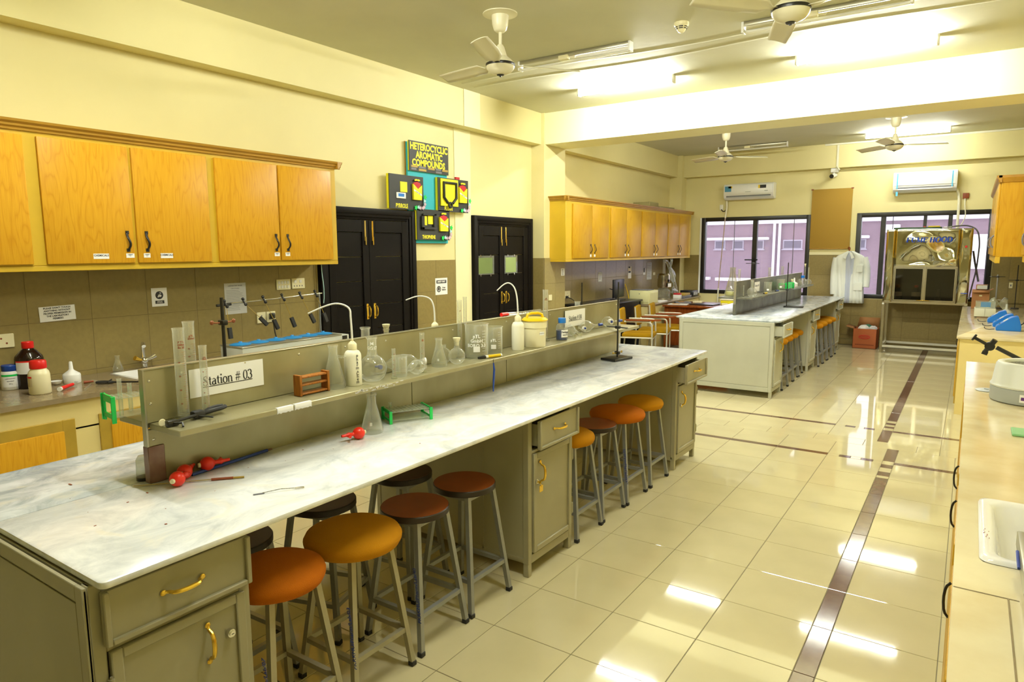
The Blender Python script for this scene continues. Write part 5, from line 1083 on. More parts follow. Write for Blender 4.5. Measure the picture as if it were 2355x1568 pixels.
r = jar('evaporating_dish', 'small white porcelain dish beside the upturned funnel', -4.85, 1.875, CT, [(0, 0), (.014, 0), (.028, .010), (.034, .024), (.031, .024), (.022, .010), (0, .006)], [(0, .001), (.010, .001), (.010, .003), (0, .003)], 'white_plastic', 'white_plastic', cat='dish')
r = thing('porcelain_funnel', 'white porcelain funnel standing upside down on the left counter', 'funnel', (-4.84, 1.965, CT)); t = MB(); t.lathe([(0, 0), (.050, 0), (.052, .004), (.052, .052), (.048, .060), (.018, .082), (.013, .090), (.010, .134), (.007, .140), (0, .140)], 26, c=(-4.84, 1.965, CT)); t.build('cone', 'white_plastic', r)
curved_text('lettering', '60mm', .009, 'ink_grey', r, (-4.84, 1.965, CT), .0522, .010, CAMDIR(-4.84, 1.965) + 25)
r = thing('dropper_pen', 'red dropper with a white end lying at the counter edge', 'dropper', (-4.66, 1.875, CT)); a, c = Vector((-4.60, 1.80, CT + .014)), Vector((-4.70, 1.91, CT + .013)); d = (c - a).normalized()
t = MB(); t.cyl(a, c, .0125, .010, n=16); t.build('grip', 'red_plastic', r)
t = MB(); t.cyl(a - d * .016, a, .014, .0135, n=16); t.build('end_cap', 'white_plastic', r)
t = MB(); t.tube([c, c + d * .02, c + d * .055], lambda q: .007 - .005 * q, n=8); t.build('nozzle', 'clear_plastic', r)
r = thing('clamp_holder', 'black clamp with open jaws lying on the left counter', 'clamp', (-4.56, 2.10, CT)); a, c = Vector((-4.645, 2.03, CT + .012)), Vector((-4.455, 2.20, CT + .008)); d = (c - a).normalized(); n = Vector((-d.y, d.x, 0))
t = MB(); t.cyl(a + d * .09, c, .0055, n=10); t.build('rod', 'black', r)
for s in (-1, 1): t = MB(); t.tube([a + d * .10, a + d * .06 + n * s * .014, a + d * .03 + n * s * .017, a + n * s * .008], .0085, n=8, smooth=1); t.build('jaw', 'black_rubber', r)
t = MB(); vs = t.tube([a + d * .075 + n * -.025 + Vector((0, 0, .004)), a + d * .075 + n * .034 + Vector((0, 0, .01))], .005, n=8); t.build('screw', 'black', r)
conical(-5.005, 2.335, CT, .116, .034, 'small conical flask against the wall by the sink', group=None)
t = MB(); t.cyl((-4.725, 1.985, CT + .010), (-4.70, 2.035, CT + .012), .010, .006, n=12); o = t.build('cork', 'ink_brown'); tag(o, 'brown cork with a glass stub lying beside the black clamp', 'cork')
rod('glass_rod', 'thin clear glass rod lying on the counter beside the white funnel', 'rod', [(-4.80, 2.06, CT + .004), (-4.68, 2.09, CT + .004)], .0035, 'glassware')
rod('glass_tube', 'short clear glass tube at the counter edge, behind the red dropper', 'tube', [(-4.52, 1.90, CT + .004), (-4.66, 2.0, CT + .004)], .003, 'glassware')

# water bath with six blue lids, and the clamp rail above it
r = thing('water_bath', 'cream six-hole water bath with blue lids on the left counter', 'water bath', (-4.53, 3.4, CT)); x0, x1, y0, y1 = -4.674, -4.395, 2.93, 3.96; zt = 1.004
B('body', 'pale_grey', r, x0, x1, y0, y1, CT, zt - .012, b=.006); t = MB(); t.box(x0 - .004, x1 + .004, y0 - .004, y1 - .08, zt - .014, zt - .004, b=.003); t.build('top_plate', 'edge_steel', r)
for k in range(6):
    y = y0 + .085 + .158 * k; x = -4.545; t = MB(); t.lathe([(0, zt + .004), (.078, zt - .004), (.080, zt - .002), (.055, zt + .006), (.015, zt + .012), (.012, zt + .020), (0, zt + .021)], 20, c=(x, y, 0)); t.build('lid', 'lid_blue', r)
text('lettering', 'BIOBASE', .036, 'ink_blue', r, (x1 + .0006, 3.13, .925), bold=.0012); B('switch', 'black', r, x1, x1 + .004, 3.885, 3.935, .955, .985)
r = thing('clamp_rail', 'steel rail with hanging black clamps above the water bath', 'rail', (-4.68, 3.45, CT)); zr0, zr1 = 1.300, 1.336
t = MB(); t.cyl((-4.69, 2.965, CT), (-4.69, 2.965, 1.355), .006); t.build('post', 'stool_steel', r); t = MB(); t.cyl((-4.69, 3.905, CT), (-4.69, 3.905, 1.345), .006); t.build('post', 'stool_steel', r)
t = MB(); t.cyl((-4.69, 2.94, zr0), (-4.69, 3.93, zr1), .0055); t.build('rail', 'chrome', r)
for k, (y, ang) in enumerate(((3.00, .05), (3.16, .75), (3.34, .40), (3.52, .35), (3.70, .45), (3.86, .35))):
    z = zr0 + (zr1 - zr0) * (y - 2.94) / .99; t = MB(); t.cyl((-4.69, y - .005, z + .02), (-4.675, y + .005, z - .018), .008); t.ball((-4.69, y - .004, z + .024), .013, 10); t.ball((-4.672, y + .006, z - .018), .013, 10); h = t.build('boss', 'black', r)
    e = Vector((-4.665, y + .19 * math.sin(ang), z - .19 * math.cos(ang))); t = MB(); t.cyl((-4.675, y, z - .01), e, .0022, n=6); t.build('rod', 'frame_ochre', h)
    dd = (e - Vector((-4.675, y, z))).normalized(); t = MB(); t.bar(e - dd * .01, e + dd * .075, .028, .022, up=(1, 0, 0)); t.build('clip', 'black_rubber', h, sharp=20)
t = MB(); t.cyl((-4.69, 2.93, zr0 - .004), (-4.69, 3.05, zr0), .010); t.build('sleeve', 'black', r)

# ================================================================ on the left wall
def paper(name, label, y0, y1, z0, z1, x=WL + .0125, m='paper', tilt=0.0, cat='sign', group='paper notices on the left wall', frame=True):
    r = thing(name, label, cat, (x, (y0 + y1) / 2, z0), group=group); B('sheet', m, r, x, x + .0012, y0, y1, z0, z1); r.rotation_euler.x = tilt; return r, x + .0014
def lines(r, x, y0, y1, zs, m='ink_grey', h=.003, ragged=True):
    t = MB()
    for i, z in enumerate(zs): a = y1 - (.0 if not ragged else (y1 - y0) * .35 * random.random()); t.box(x, x + .0004, y0, a, z, z + h)
    o = t.build('print', m, r); return o
r, x = paper('warning_notice', "white notice reading PLEASE DON'T TOUCH ANYTHING on the left wall", 1.90, 2.118, 1.243, 1.343)
text('lettering', "PLEASE DON'T TOUCH\nANYTHING WITHOUT\nPROPER PERMISSION IN\nTHE LABORATORY\nPERMISES", .0158, 'ink', r, (x, 2.009, 1.2955), bold=.0004, spacing=1.12); r.rotation_euler.x = .03
r, x = paper('hand_washing_sign', 'small white sign with a black hand washing disc on the left wall', 2.644, 2.763, 1.291, 1.430)
t = MB(); t.cyl((x, 2.703, 1.375), (x + .0004, 2.703, 1.375), .030, n=28); dsk = t.build('disc', 'ink', r)
t = MB(); t.tube([(x + .001, 2.690, 1.362), (x + .001, 2.700, 1.368), (x + .001, 2.712, 1.366), (x + .001, 2.716, 1.374)], .0045, n=6); t.tube([(x + .001, 2.694, 1.374), (x + .001, 2.706, 1.378), (x + .001, 2.714, 1.374)], .0035, n=6); t.tube([(x + .001, 2.704, 1.392), (x + .001, 2.714, 1.392), (x + .001, 2.714, 1.386)], .003, n=6); t.build('hands', 'ink_white', dsk)
B('caption_box', 'ink', r, x, x + .0004, 2.670, 2.738, 1.311, 1.335); text('lettering', 'Wash your\nhands please', .0088, 'ink_white', r, (x + .0006, 2.704, 1.3235), bold=.0002)
r, x = paper('typed_notice', 'tall grey typed notice on the wall behind the clamp rail', 3.242, 3.442, 1.183, 1.44, m='paper_grey')
text('lettering', 'LABORATORY RULES', .014, 'ink_grey', r, (x, 3.342, 1.417), bold=.0003); text('lettering', 'Code of Conduct', .011, 'ink_grey', r, (x, 3.342, 1.395)); lines(r, x, 3.258, 3.425, [1.378 - .0125 * k for k in range(14)], h=.0022)
def plate(name, label, y0, y1, z0, z1, kind, x=WL + .0125, group='white switch and socket plates'):
    r = thing(name, label, 'switch' if kind == 'sw' else 'socket', (x, (y0 + y1) / 2, z0), group=group); B('plate', 'cream_plastic', r, x, x + .010, y0, y1, z0, z1, b=.003); h, w = z1 - z0, y1 - y0
    if kind == 'sw':
        for i in range(4):
            for j in (0, 1): B('rocker', 'white_plastic', r, x + .010, x + .014, y0 + w * (.10 + .21 * i), y0 + w * (.24 + .21 * i), z0 + h * (.14 + .42 * j), z0 + h * (.42 + .42 * j), b=.002)
    elif kind == 'mix':
        for i in (0, 1): B('rocker', 'white_plastic', r, x + .010, x + .014, y0 + w * (.16 + .40 * i), y0 + w * (.34 + .40 * i), z0 + h * .56, z0 + h * .84, b=.002)
        for i in range(4): B('hole', 'ink_grey', r, x + .0095, x + .0108, y0 + w * (.14 + .20 * i), y0 + w * (.20 + .20 * i), z0 + h * .20, z0 + h * .34)
    else:
        for a, c in ((.5, .68), (.30, .32), (.70, .32)): t = MB(); t.cyl((x + .0095, y0 + w * a, z0 + h * c), (x + .0108, y0 + w * a, z0 + h * c), .006, n=12); t.build('hole', 'ink_brown' if kind == 'red' else 'ink_grey', r)
    return r
plate('switch_plate', 'cream four-gang switch plate, left of the pair near the black door', 3.745, 3.893, 1.36, 1.453, 'sw')
plate('switch_plate', 'cream switch and socket plate, right of the pair near the black door', 3.907, 4.05, 1.363, 1.456, 'mix')
plate('wall_socket', 'white wall socket with a green mark below the typed notice', 3.531, 3.620, 1.082, 1.178, 'sk')
r = plate('wall_socket', 'white wall socket with a black plug and cable above the water bath', 3.627, 3.717, 1.084, 1.178, 'sk')
t = MB(); t.box(WL + .022, WL + .055, 3.648, 3.694, 1.115, 1.165, b=.008); pl = t.build('plug', 'black', r); t = MB(); t.tube([(WL + .045, 3.672, 1.12), (WL + .05, 3.675, 1.05), (WL + .055, 3.68, .98), (WL + .08, 3.69, .90), (WL + .12, 3.69, .86)], .0055, smooth=2); t.build('cable', 'cable', pl)
plate('wall_socket', 'white wall socket above the blue-capped jar at the left edge', 1.60, 1.742, 1.098, 1.186, 'red')
t = MB(); t.tube([(-4.80, 4.03, 1.60), (-4.80, 4.035, 1.50), (-4.795, 4.045, 1.40), (-4.80, 4.05, 1.30), (-4.805, 4.045, 1.235)], .0035, n=6, smooth=1); o = t.build('hanging_cord', 'cord_cyan'); tag(o, 'thin pale blue cord hanging from the end of the oak cabinet', 'cord')

# model display board
XD = WL + .012; r = thing('compound_display', 'stepped model board titled HETEROCYCLIC AROMATIC COMPOUNDS between the dark doors', 'board', (WL, 5.8, 1.78))
B('backing', 'cyan_card', r, WL + .012, WL + .036, 5.445, 6.10, 1.782, 2.85, b=.003); B('backing_edge', 'crown_wood', r, WL + .001, WL + .012, 5.44, 6.105, 1.778, 2.855)
def dboard(y0, y1, z0, z1, off, title=None, deep=.05):
    b = B('board', 'black_card', r, WL + off, WL + off + .008, y0, y1, z0, z1); return b, WL + off + .0082
def ybox(y0, y1, z0, z1, off, deep): B('box_side', 'yellow_card', r, WL + off, WL + off + deep, y0 + .001, y1 - .001, z0 + .001, z1 - .001)
ybox(5.45, 6.095, 2.55, 2.862, .036, .014); b, x = dboard(5.452, 6.10, 2.55, 2.864, .050)
text('lettering', 'HETEROCYCLIC', .100, 'yellow_card', b, (x, 5.776, 2.808), bold=.0040, sx=.86); text('lettering', 'AROMATIC', .100, 'yellow_card', b, (x, 5.776, 2.722), bold=.0040, sx=.86); text('lettering', 'COMPOUNDS', .100, 'yellow_card', b, (x, 5.766, 2.638), bold=.0040, sx=.86)
for k, (y0, y1, zz) in enumerate(((5.48, 5.58, 2.588), (5.60, 5.71, 2.586), (5.75, 5.86, 2.584), (5.88, 5.97, 2.586), (5.99, 6.09, 2.584), (5.48, 5.56, 2.560), (5.60, 5.72, 2.558), (5.88, 5.98, 2.556))): B('caption_strip', ('frame_ochre', 'ink_grey')[k % 2], b, x, x + .0006, y0, y1, zz, zz + .022)
def flowers(b, x, y1, z0):
    for k, (dy_, dz_, m) in enumerate(((-.16, .012, 'green_plastic'), (-.125, .018, 'petal_blue'), (-.09, .012, 'petal_pink'), (-.055, .012, 'petal_pink'), (-.03, .024, 'petal_pink'), (-.02, .055, 'petal_pink'), (-.018, .09, 'petal_blue'), (-.015, .13, 'green_plastic'))):
        t = MB(); c = Vector((x + .008, y1 + dy_ + .03, z0 + dz_)); P = []
        for q in range(15): rr = (.024 if m != 'green_plastic' else .030) * (.72 + .28 * math.cos(q * 2 * PI / 3)) ; a = q * 2 * PI / 15; P.append((rr * math.cos(a), rr * math.sin(a)))
        t.prism(P, 0, .006, lambda u, v, d: c + Vector((d + .006 * (k % 2), u, v))); t.build('paper_flower' if m != 'green_plastic' else 'paper_leaf', m, b)
def pocket(b, x, y0, y1, z0, z1):
    h = z1 - z0; t = MB(); t.prism([(y0 + .006, z0), (y1 - .006, z0), (y1, z1 - h * .20), ((y0 + y1) / 2 + .005, z1 - h * .42), (y0, z1 - h * .16)], 0, .022, lambda u, v, d: Vector((x + d, u, v))); p = t.build('pocket', 'yellow_card', b, sharp=15)
    t = MB(); t.prism([(y0 + .012, z1 - h * .16), ((y0 + y1) / 2 + .005, z1 - h * .44), (y1 - .008, z1 - h * .20), (y1 - .015, z1 - .02), ((y0 + y1) / 2, z1 - .005), (y0 + .018, z1 - .02)], 0, .012, lambda u, v, d: Vector((x + d, u, v))); t.build('red_card', 'red_card', b, sharp=15)
    for k in range(5): q = (k - 2) * .016; B('ribbon', 'yellow_card', b, x + .012, x + .02, (y0 + y1) / 2 + q - .009, (y0 + y1) / 2 + q + .008, z1 + .002 * (k % 3), z1 + .016 + .004 * (k % 2))
    t = MB(); t.prism([(y0 + .008, z0 + h * .48), (y1 - .006, z0 + h * .22), (y1 - .006, z0 + h * .30), (y0 + .008, z0 + h * .56)], 0, .0006, lambda u, v, d: Vector((x + .0222 + d, u, v))); t.build('band', 'paper', b)
    text('lettering', 'Learn Me', .020, 'ink', b, (x + .0232, (y0 + y1) / 2, z0 + h * .39), xd=(0, .86, -.36), up=(0, .36, .86))
def comp(y0, y1, z0, z1, off, name, shape):
    ybox(y0, y1, z0, z1, off, .026); b, x = dboard(y0 + .008, y1 + .006, z0, z1, off + .026); W, H = y1 - y0, z1 - z0
    text('lettering', name, .062 if len(name) < 8 else .056, 'yellow_card', b, (x, y0 + W * (.36 if name != 'FURAN' else .34), z0 + H * .08 + .004), bold=.0018, sx=.72)
    pocket(b, x, y0 + W * .665, y0 + W * .93, z0 + H * .30, z0 + H * .86); flowers(b, x, y1 - .0, z0 + .012)
    if shape == 'pyrrole': B('card', 'yellow_card', b, x, x + .004, y0 + W * .32, y0 + W * .52, z0 + H * .50, z0 + H * .80); p = B('blue_card', 'paper', b, x, x + .008, y0 + W * .20, y0 + W * .47, z0 + H * .31, z0 + H * .48, b=.003); t = MB(); t.box(x + .008, x + .0085, y0 + W * .25, y0 + W * .42, z0 + H * .36, z0 + H * .45); t.build('scribble', 'bright_blue', b)
    elif shape == 'furan':
        B('card', 'yellow_card', b, x, x + .012, y0 + W * .08, y0 + W * .64, z0 + H * .17, z0 + H * .97); cy = y0 + W * .36; zt_ = z0 + H * .86; t = MB(); p = [(-.21, 0), (.21, 0), (.21, -.40), (.06, -.60)]
        t.tube([Vector((x + .020, cy + W * u, zt_ + H * v_)) for u, v_ in ((-.08, -.60), (-.20, -.44), (-.20, 0), (.20, 0), (.20, -.44), (.08, -.60))], .016, n=8); t.build('ring_model', 'black_rubber', b)
        t = MB(); P = [(.026 * math.cos(a * PI / 10), .026 * math.sin(a * PI / 10)) for a in range(21)]; t.tube([Vector((x + .022, cy + u, zt_ - H * .66 + v_)) for u, v_ in P], .012, n=8); t.build('oxygen_ring', 'black_rubber', b)
    else:
        t = MB()
        for bx in ((.12, .20, .34, .78), (.48, .56, .42, .86), (.12, .56, .34, .42), (.16, .56, .80, .86)): t.box(x, x + .022, y0 + W * bx[0], y0 + W * bx[1], z0 + H * bx[2], z0 + H * bx[3], b=.003)
        t.build('ring_model', 'black_rubber', b); B('card', 'yellow_card', b, x, x + .006, y0 + W * .33, y0 + W * .52, z0 + H * .52, z0 + H * .80); B('card', 'yellow_card', b, x, x + .004, y0 + W * .21, y0 + W * .30, z0 + H * .48, z0 + H * .78)
comp(5.115, 5.640, 2.135, 2.490, .040, 'PYRROLE', 'pyrrole'); comp(5.885, 6.435, 2.14, 2.515, .040, 'FURAN', 'furan'); comp(5.525, 6.080, 1.818, 2.150, .040, 'THIOPHENE', 'thio')
B('red_block', 'red_card', r, WL + .04, WL + .06, 6.23, 6.30, 2.516, 2.545)

r, x = paper('safety_sign', 'white SAFETY FIRST keep silence sign on the khaki tiles between the doors', 5.885, 6.10, 1.194, 1.386)
B('header', 'ink', r, x, x + .0004, 5.905, 6.08, 1.325, 1.362); text('lettering', 'SAFETY FIRST', .026, 'ink_white', r, (x + .0008, 5.9925, 1.3435), bold=.0008, sx=.92)
t = MB(); t.lathe([(.024, 0), (.036, 0), (.036, .0006), (.024, .0006)], 28, m=Matrix.Translation((x, 5.945, 1.26)) @ Matrix.Rotation(PI / 2, 4, 'Y')); t.build('ring', 'ink', r); t = MB(); t.ball((x, 5.945, 1.262), .017, 12, sx=.05, sz=1.2); t.build('face', 'ink', r)
text('lettering', 'Keep\nSilence', .025, 'ink', r, (x + .0006, 6.035, 1.262), bold=.0005)
for k, (a, c) in enumerate(((6.672, 6.972), (7.262, 7.505))):
    r, x = paper('door_notice', 'pale green taped notice on the ' + ('left' if k == 0 else 'right') + ' leaf of the second dark door', a, c, 1.413, 1.609, x=WL + .038, m='paper_green', group='green notices on the dark door')
    t = MB(); t.box(x - .0010, x - .0002, a - .025, c + .035, 1.398, 1.634); t.build('sleeve', 'clear_plastic', r)
    for yy in (a + .05, c - .04):
        for zz in (1.392, 1.634): B('clip', 'chrome', r, x, x + .004, yy - .010, yy + .010, zz - .016, zz + .012, b=.002)
r, x = paper('switch_notice', 'narrow white notice on the tiled pillar face', 8.40, 8.50, 1.335, 1.44, x=-4.865); lines(r, x, 8.42, 8.48, [1.42 - .018 * k for k in range(5)], 'ink', .006)
o = B('light_switch', 'cream_plastic', None, -4.866, -4.850, 8.05, 8.13, 1.0, 1.08, b=.003); tag(o, 'small cream switch low on the tiled pillar', 'switch')
# ================================================================ rear left corner: cabinet, counter, desk, chairs
XF2 = -4.62; hl = 8.444
D2 = [(8.275, 8.838), (8.846, 9.385), (9.465, 10.03), (10.04, 10.605), (10.645, 11.215), (11.225, 11.785), (11.82, 12.37), (12.38, 12.90)]
hy2 = [8.80, 8.925, 9.985, 10.10, 11.165, 11.285, 12.325, 12.435]
for i, (r, d) in enumerate(wall_cabinet('wall_cabinet', 'yellow wall cabinet with eight glossy doors beyond the pillar', WL, XF2, 8.10, 13.04, 1.538, 2.385, D2, (1.655, 1.775, 1.582, 2.335), hy2, 'veneer_plain', 'carcass_paint', ('crown_wood', True, True), 'oak wall cabinets')):
    B('label', 'paper', d, XF2 + .0205, XF2 + .0213, hy2[i] - .022, hy2[i] + .022, 1.60, 1.635)
t = MB(); t.box(WL + .05, -4.72, 11.2, 11.62, 2.4455, 2.53, b=.01); o = t.build('box', 'olive_shadowless'); tag(o, 'flat dark box left on top of the eight-door cabinet', 'box')
t = MB(); t.box(WL + .05, -4.70, 11.75, 12.35, 2.4455, 2.475, b=.004); o = t.build('flat_package', 'olive_shadowless'); tag(o, 'thin flat package on top of the eight-door cabinet, near its far end', 'package')
C2 = .80
counter('left_counter', 'low stone counter running to the far wall behind the yellow chairs', WL + .012, -4.37, 10.44, 13.02, C2, 'counter_stone', 'cream_base', [], 1)
C2 += .0006
r = thing('computer_table', 'black computer table against the tiled wall beyond the pillar', 'table', (-4.76, 9.64, 0))
B('top', 'monitor_black', r, WL + .02, -4.47, 8.86, 10.42, .86, .89, b=.004); B('front_panel', 'monitor_black', r, -4.52, -4.50, 8.92, 10.36, .42, .86)
for a, c in ((8.89, 8.91), (10.37, 10.39)): B('side_panel', 'monitor_black', r, WL + .04, -4.49, a, c, 0, .86)
r = thing('monitor', 'dark switched-off computer monitor on the black table', 'monitor', (-4.74, 10.06, .89)); M_ = Matrix.Translation((-4.74, 10.06, .89)) @ Matrix.Rotation(math.radians(94), 4, 'Z')
t = MB(); vs = t.box(-.225, .225, -.012, .022, .045, .335, b=.006) ; vs += t.box(-.15, .15, .02, .05, .08, .28, b=.012); t.move(vs, M_); t.build('screen', 'monitor_black', r)
t = MB(); vs = t.box(-.03, .03, .03, .05, .02, .22, b=.004) + t.box(-.12, .12, -.08, .10, 0, .012, b=.003); t.move(vs, M_); t.build('foot', 'monitor_black', r)
t = MB(); t.tube([(WL + .03, 10.36, 1.05), (-4.98, 10.40, 1.02), (-4.96, 10.34, .95), (-4.93, 10.30, .915), (-4.92, 10.22, .902)], .008, smooth=2); o = t.build('monitor_cable', 'cable'); tag(o, 'black cable drooping from the wall socket behind the monitor', 'cable')
r = thing('printer', 'cream laser printer on the low stone counter', 'printer', (-4.55, 10.7, C2)); px0, px1, py0, py1 = -4.74, -4.38, 10.48, 10.86
B('body', 'printer_cream', r, px0, px1, py0, py1, C2, C2 + .225, b=.012); B('front_cover', 'printer_cream', r, px0 + .02, px1 - .02, py0 - .008, py0, C2 + .03, C2 + .20, b=.004)
B('paper_slot', 'ink_grey', r, px0 + .03, px1 - .03, py0 + .01, py1 - .12, C2 + .225, C2 + .238, b=.004); B('button', 'ink_grey', r, -4.565, -4.545, py0 - .0105, py0 - .008, C2 + .165, C2 + .175); t = MB(); t.box(px1 - .002, px1 + .004, py0 + .02, py1 - .02, C2 + .02, C2 + .19, b=.002); t.build('side_cover', 'printer_cream', r)
r = thing('distillation_unit', 'clear and steel distillation apparatus at the far end of the low counter', 'apparatus', (-4.70, 11.9, C2)); c = (-4.72, 11.95, 0)
t = MB(); t.cyl((-4.72, 11.95, C2), (-4.72, 11.95, C2 + .02), .14, n=24); t.build('base_plate', 'edge_steel', r); t = MB(); t.lathe([(0, C2 + .20), (.10, C2 + .20), (.115, C2 + .23), (.115, C2 + .43), (.09, C2 + .46), (0, C2 + .46)], 24, c=c); t.build('boiler', 'stainless_plain', r)
t = MB(); t.lathe([(.125, C2 + .02), (.13, C2 + .03), (.13, C2 + .15), (.06, C2 + .20), (.055, C2 + .20), (.12, C2 + .14), (.12, C2 + .03)], 24, c=c); t.build('glass_body', 'glassware', r)
t = MB(); t.cyl((-4.605, 11.92, C2 + .33), (-4.598, 11.92, C2 + .33), .022, n=16); t.build('gauge', 'black', r); t = MB(); t.box(-4.602, -4.598, 11.86, 12.02, C2 + .215, C2 + .28); t.build('label', 'paper', r)
t = MB(); t.cyl((-4.72, 11.95, C2 + .46), (-4.72, 11.95, C2 + .70), .02); t.tube([(-4.72, 11.95, C2 + .70), (-4.70, 12.08, C2 + .68), (-4.62, 12.22, C2 + .30), (-4.58, 12.28, C2 + .06)], .03, n=10, smooth=2); t.build('condenser', 'glassware', r)
t = MB(); P = []
for i in range(9):
    z = C2 + .72 - .64 * i / 8; w = .03 + .11 * i / 8; P.append([Vector((-4.66 + .05 * math.sin(i * 1.3 + q), 12.10 + .26 * i / 8 + w * (q - 1.5) * .6, z + .02 * math.sin(q * 2 + i))) for q in range(4)])
t.grid(P); t.build('plastic_cover', 'clear_plastic', r, solid=.001)
for nm, lb, cat, bx, m in (('box_file', 'black box file standing at the window end of the low counter', 'file', (-4.66, -4.40, 12.66, 12.94, C2, C2 + .115), 'monitor_black'), ('envelope_stack', 'tan envelopes stacked on books on the low counter', 'envelopes', (-4.56, -4.40, 12.20, 12.50, C2 + .045, C2 + .085), 'frame_ochre'), ('book', 'grey book under the tan envelopes', 'book', (-4.57, -4.38, 12.16, 12.52, C2, C2 + .045), 'ink_grey'), ('ledger', 'pale folder lying on the counter beside the printer', 'folder', (-4.62, -4.38, 10.95, 11.30, C2, C2 + .02), 'paper'), ('reagent_box', 'small white box with a dark red top beside the apparatus', 'box', (-4.55, -4.42, 12.0, 12.1, C2, C2 + .07), 'white_plastic')):
    t = MB(); t.box(*bx, b=.004); o = t.build(nm, m); tag(o, lb, cat)
    if nm == 'reagent_box': B('lid', 'red_card', o, -4.545, -4.425, 12.005, 12.095, C2 + .07, C2 + .10, b=.006)
    if nm == 'box_file': 
        for k in range(3): B('spine_label', 'paper_grey', o, -4.3995, -4.3985, 12.70 + .075 * k, 12.745 + .075 * k, C2 + .03, C2 + .09)
r = thing('desk', 'reddish-brown wooden desk behind the yellow chairs', 'desk', (-3.7, 11.4, 0)); dx0, dx1, dy0, dy1 = -4.33, -2.98, 10.93, 11.95
B('desktop', 'veneer_desk', r, dx0, dx1, dy0, dy1, .735, .765, b=.004); B('front_panel', 'veneer_desk', r, dx0 + .05, dx1 - .05, dy0 + .06, dy0 + .08, .08, .735)
for a in (dx0 + .02, dx1 - .05): B('side_panel', 'veneer_desk', r, a, a + .03, dy0 + .05, dy1 - .05, 0, .735)
B('lock', 'chrome', r, -3.60, -3.575, dy0 + .055, dy0 + .06, .69, .71)
for nm, lb, cat, x, y, w, l, h, m, rz, z in (('magazine', 'open magazine on the near left corner of the desk', 'magazine', -4.12, 11.12, .32, .24, .012, 'paper_grey', .2, 0), ('magazine', 'glossy dark magazine lying under the open one on the desk', 'magazine', -4.16, 11.45, .26, .22, .025, 'ink_grey', .5, 0), ('folder', 'flat black folder in the middle of the desk', 'folder', -3.72, 11.30, .42, .30, .018, 'monitor_black', -.1, 0), ('soap_box', 'small cream box on the desk right of the black folder', 'box', -3.42, 11.42, .10, .06, .03, 'cream_plastic', .3, 0), ('notebook', 'pale notebook on the right part of the desk', 'notebook', -3.20, 11.20, .30, .22, .02, 'paper_grey', -.15, 0), ('paper_bundle', 'small bundle of white papers behind the pale notebook', 'papers', -3.12, 11.45, .18, .12, .035, 'paper', .2, 0), ('diary', 'small white diary behind the black folder on the desk', 'diary', -3.98, 11.72, .16, .12, .03, 'cream_plastic', .1, 0)):
    t = MB(); vs = t.box(-w / 2, w / 2, -l / 2, l / 2, 0, h, b=.003); t.move(vs, Matrix.Translation((x, y, .7655)) @ Matrix.Rotation(rz, 4, 'Z')); o = t.build(nm, m); tag(o, lb, cat)
    if nm == 'magazine':
        t = MB(); vs = t.box(-w * .3, w * .1, -l * .35, l * .2, h, h + .0008); t.move(vs, Matrix.Translation((x, y, .7655)) @ Matrix.Rotation(rz, 4, 'Z')); t.build('cover_print', 'fabric_orange', o)

r = thing('plastic_tray', 'yellow plastic tray with a pale rim at the back of the desk', 'tray', (-3.40, 11.75, .7655)); t = MB(); t.box(-3.55, -3.27, 11.62, 11.90, .7655, .83, b=.01); t.build('tray', 'yellow_card', r); t = MB(); t.box(-3.56, -3.26, 11.61, 11.91, .83, .85, b=.006); t.build('rim', 'cream_plastic', r)
def chair():
    r = thing('arm_chair', '', 'chair', (0, 0, 0), group='yellow steel-framed tablet arm chairs'); m = 'edge_steel_light'
    # faces +X; width along Y
    for s in (-1, 1):
        y = s * .232; t = MB(); t.tube([(.24, y, .0), (.24, y, .60), (.225, y, .655), (.17, y, .67), (-.16, y, .67)], .0125, n=8, smooth=1); t.build('front_leg', m, r)
        t = MB(); t.tube([(-.25, y, 0), (-.215, y, .45), (-.245, y, .83)], .0125, n=8, smooth=1); t.build('back_leg', m, r)
        t = MB(); t.tube([(-.21, y, .435), (.24, y, .435)], .0115, n=8); t.build('side_rail', m, r)
    t = MB(); t.tube([(.24, -.232, .42), (.24, .232, .42)], .0115, n=8); t.build('front_rail', m, r)
    t = MB(); t.box(-.20, .26, -.215, .215, .43, .495, b=.022); t.build('seat', 'fabric_mustard', r)
    t = MB(); vs = t.box(-.028, .028, -.212, .212, 0, .31, b=.022); t.move(vs, Matrix.Translation((-.215, 0, .535)) @ Matrix.Rotation(-.10, 4, 'Y')); t.build('backrest', 'fabric_mustard', r)
    t = MB(); t.prism([(-.14, -.262), (.16, -.262), (.30, -.24), (.36, -.18), (.35, -.13), (.10, -.18), (-.14, -.205)], .684, .702, lambda u, v, d: Vector((u, v, d))); t.build('tablet_arm', 'laminate_red', r)
    return r
c0 = chair(); c0.location = (-4.03, 9.22, 0); c0.rotation_euler.z = .28; c0['label'] = 'yellow tablet arm chair nearest, behind the tall black rod'
dup(c0, (-4.03, 9.80, 0), .27, 'yellow tablet arm chair in the middle of the three'); dup(c0, (-4.02, 10.34, 0), .25, 'yellow tablet arm chair beside the red-brown desk')
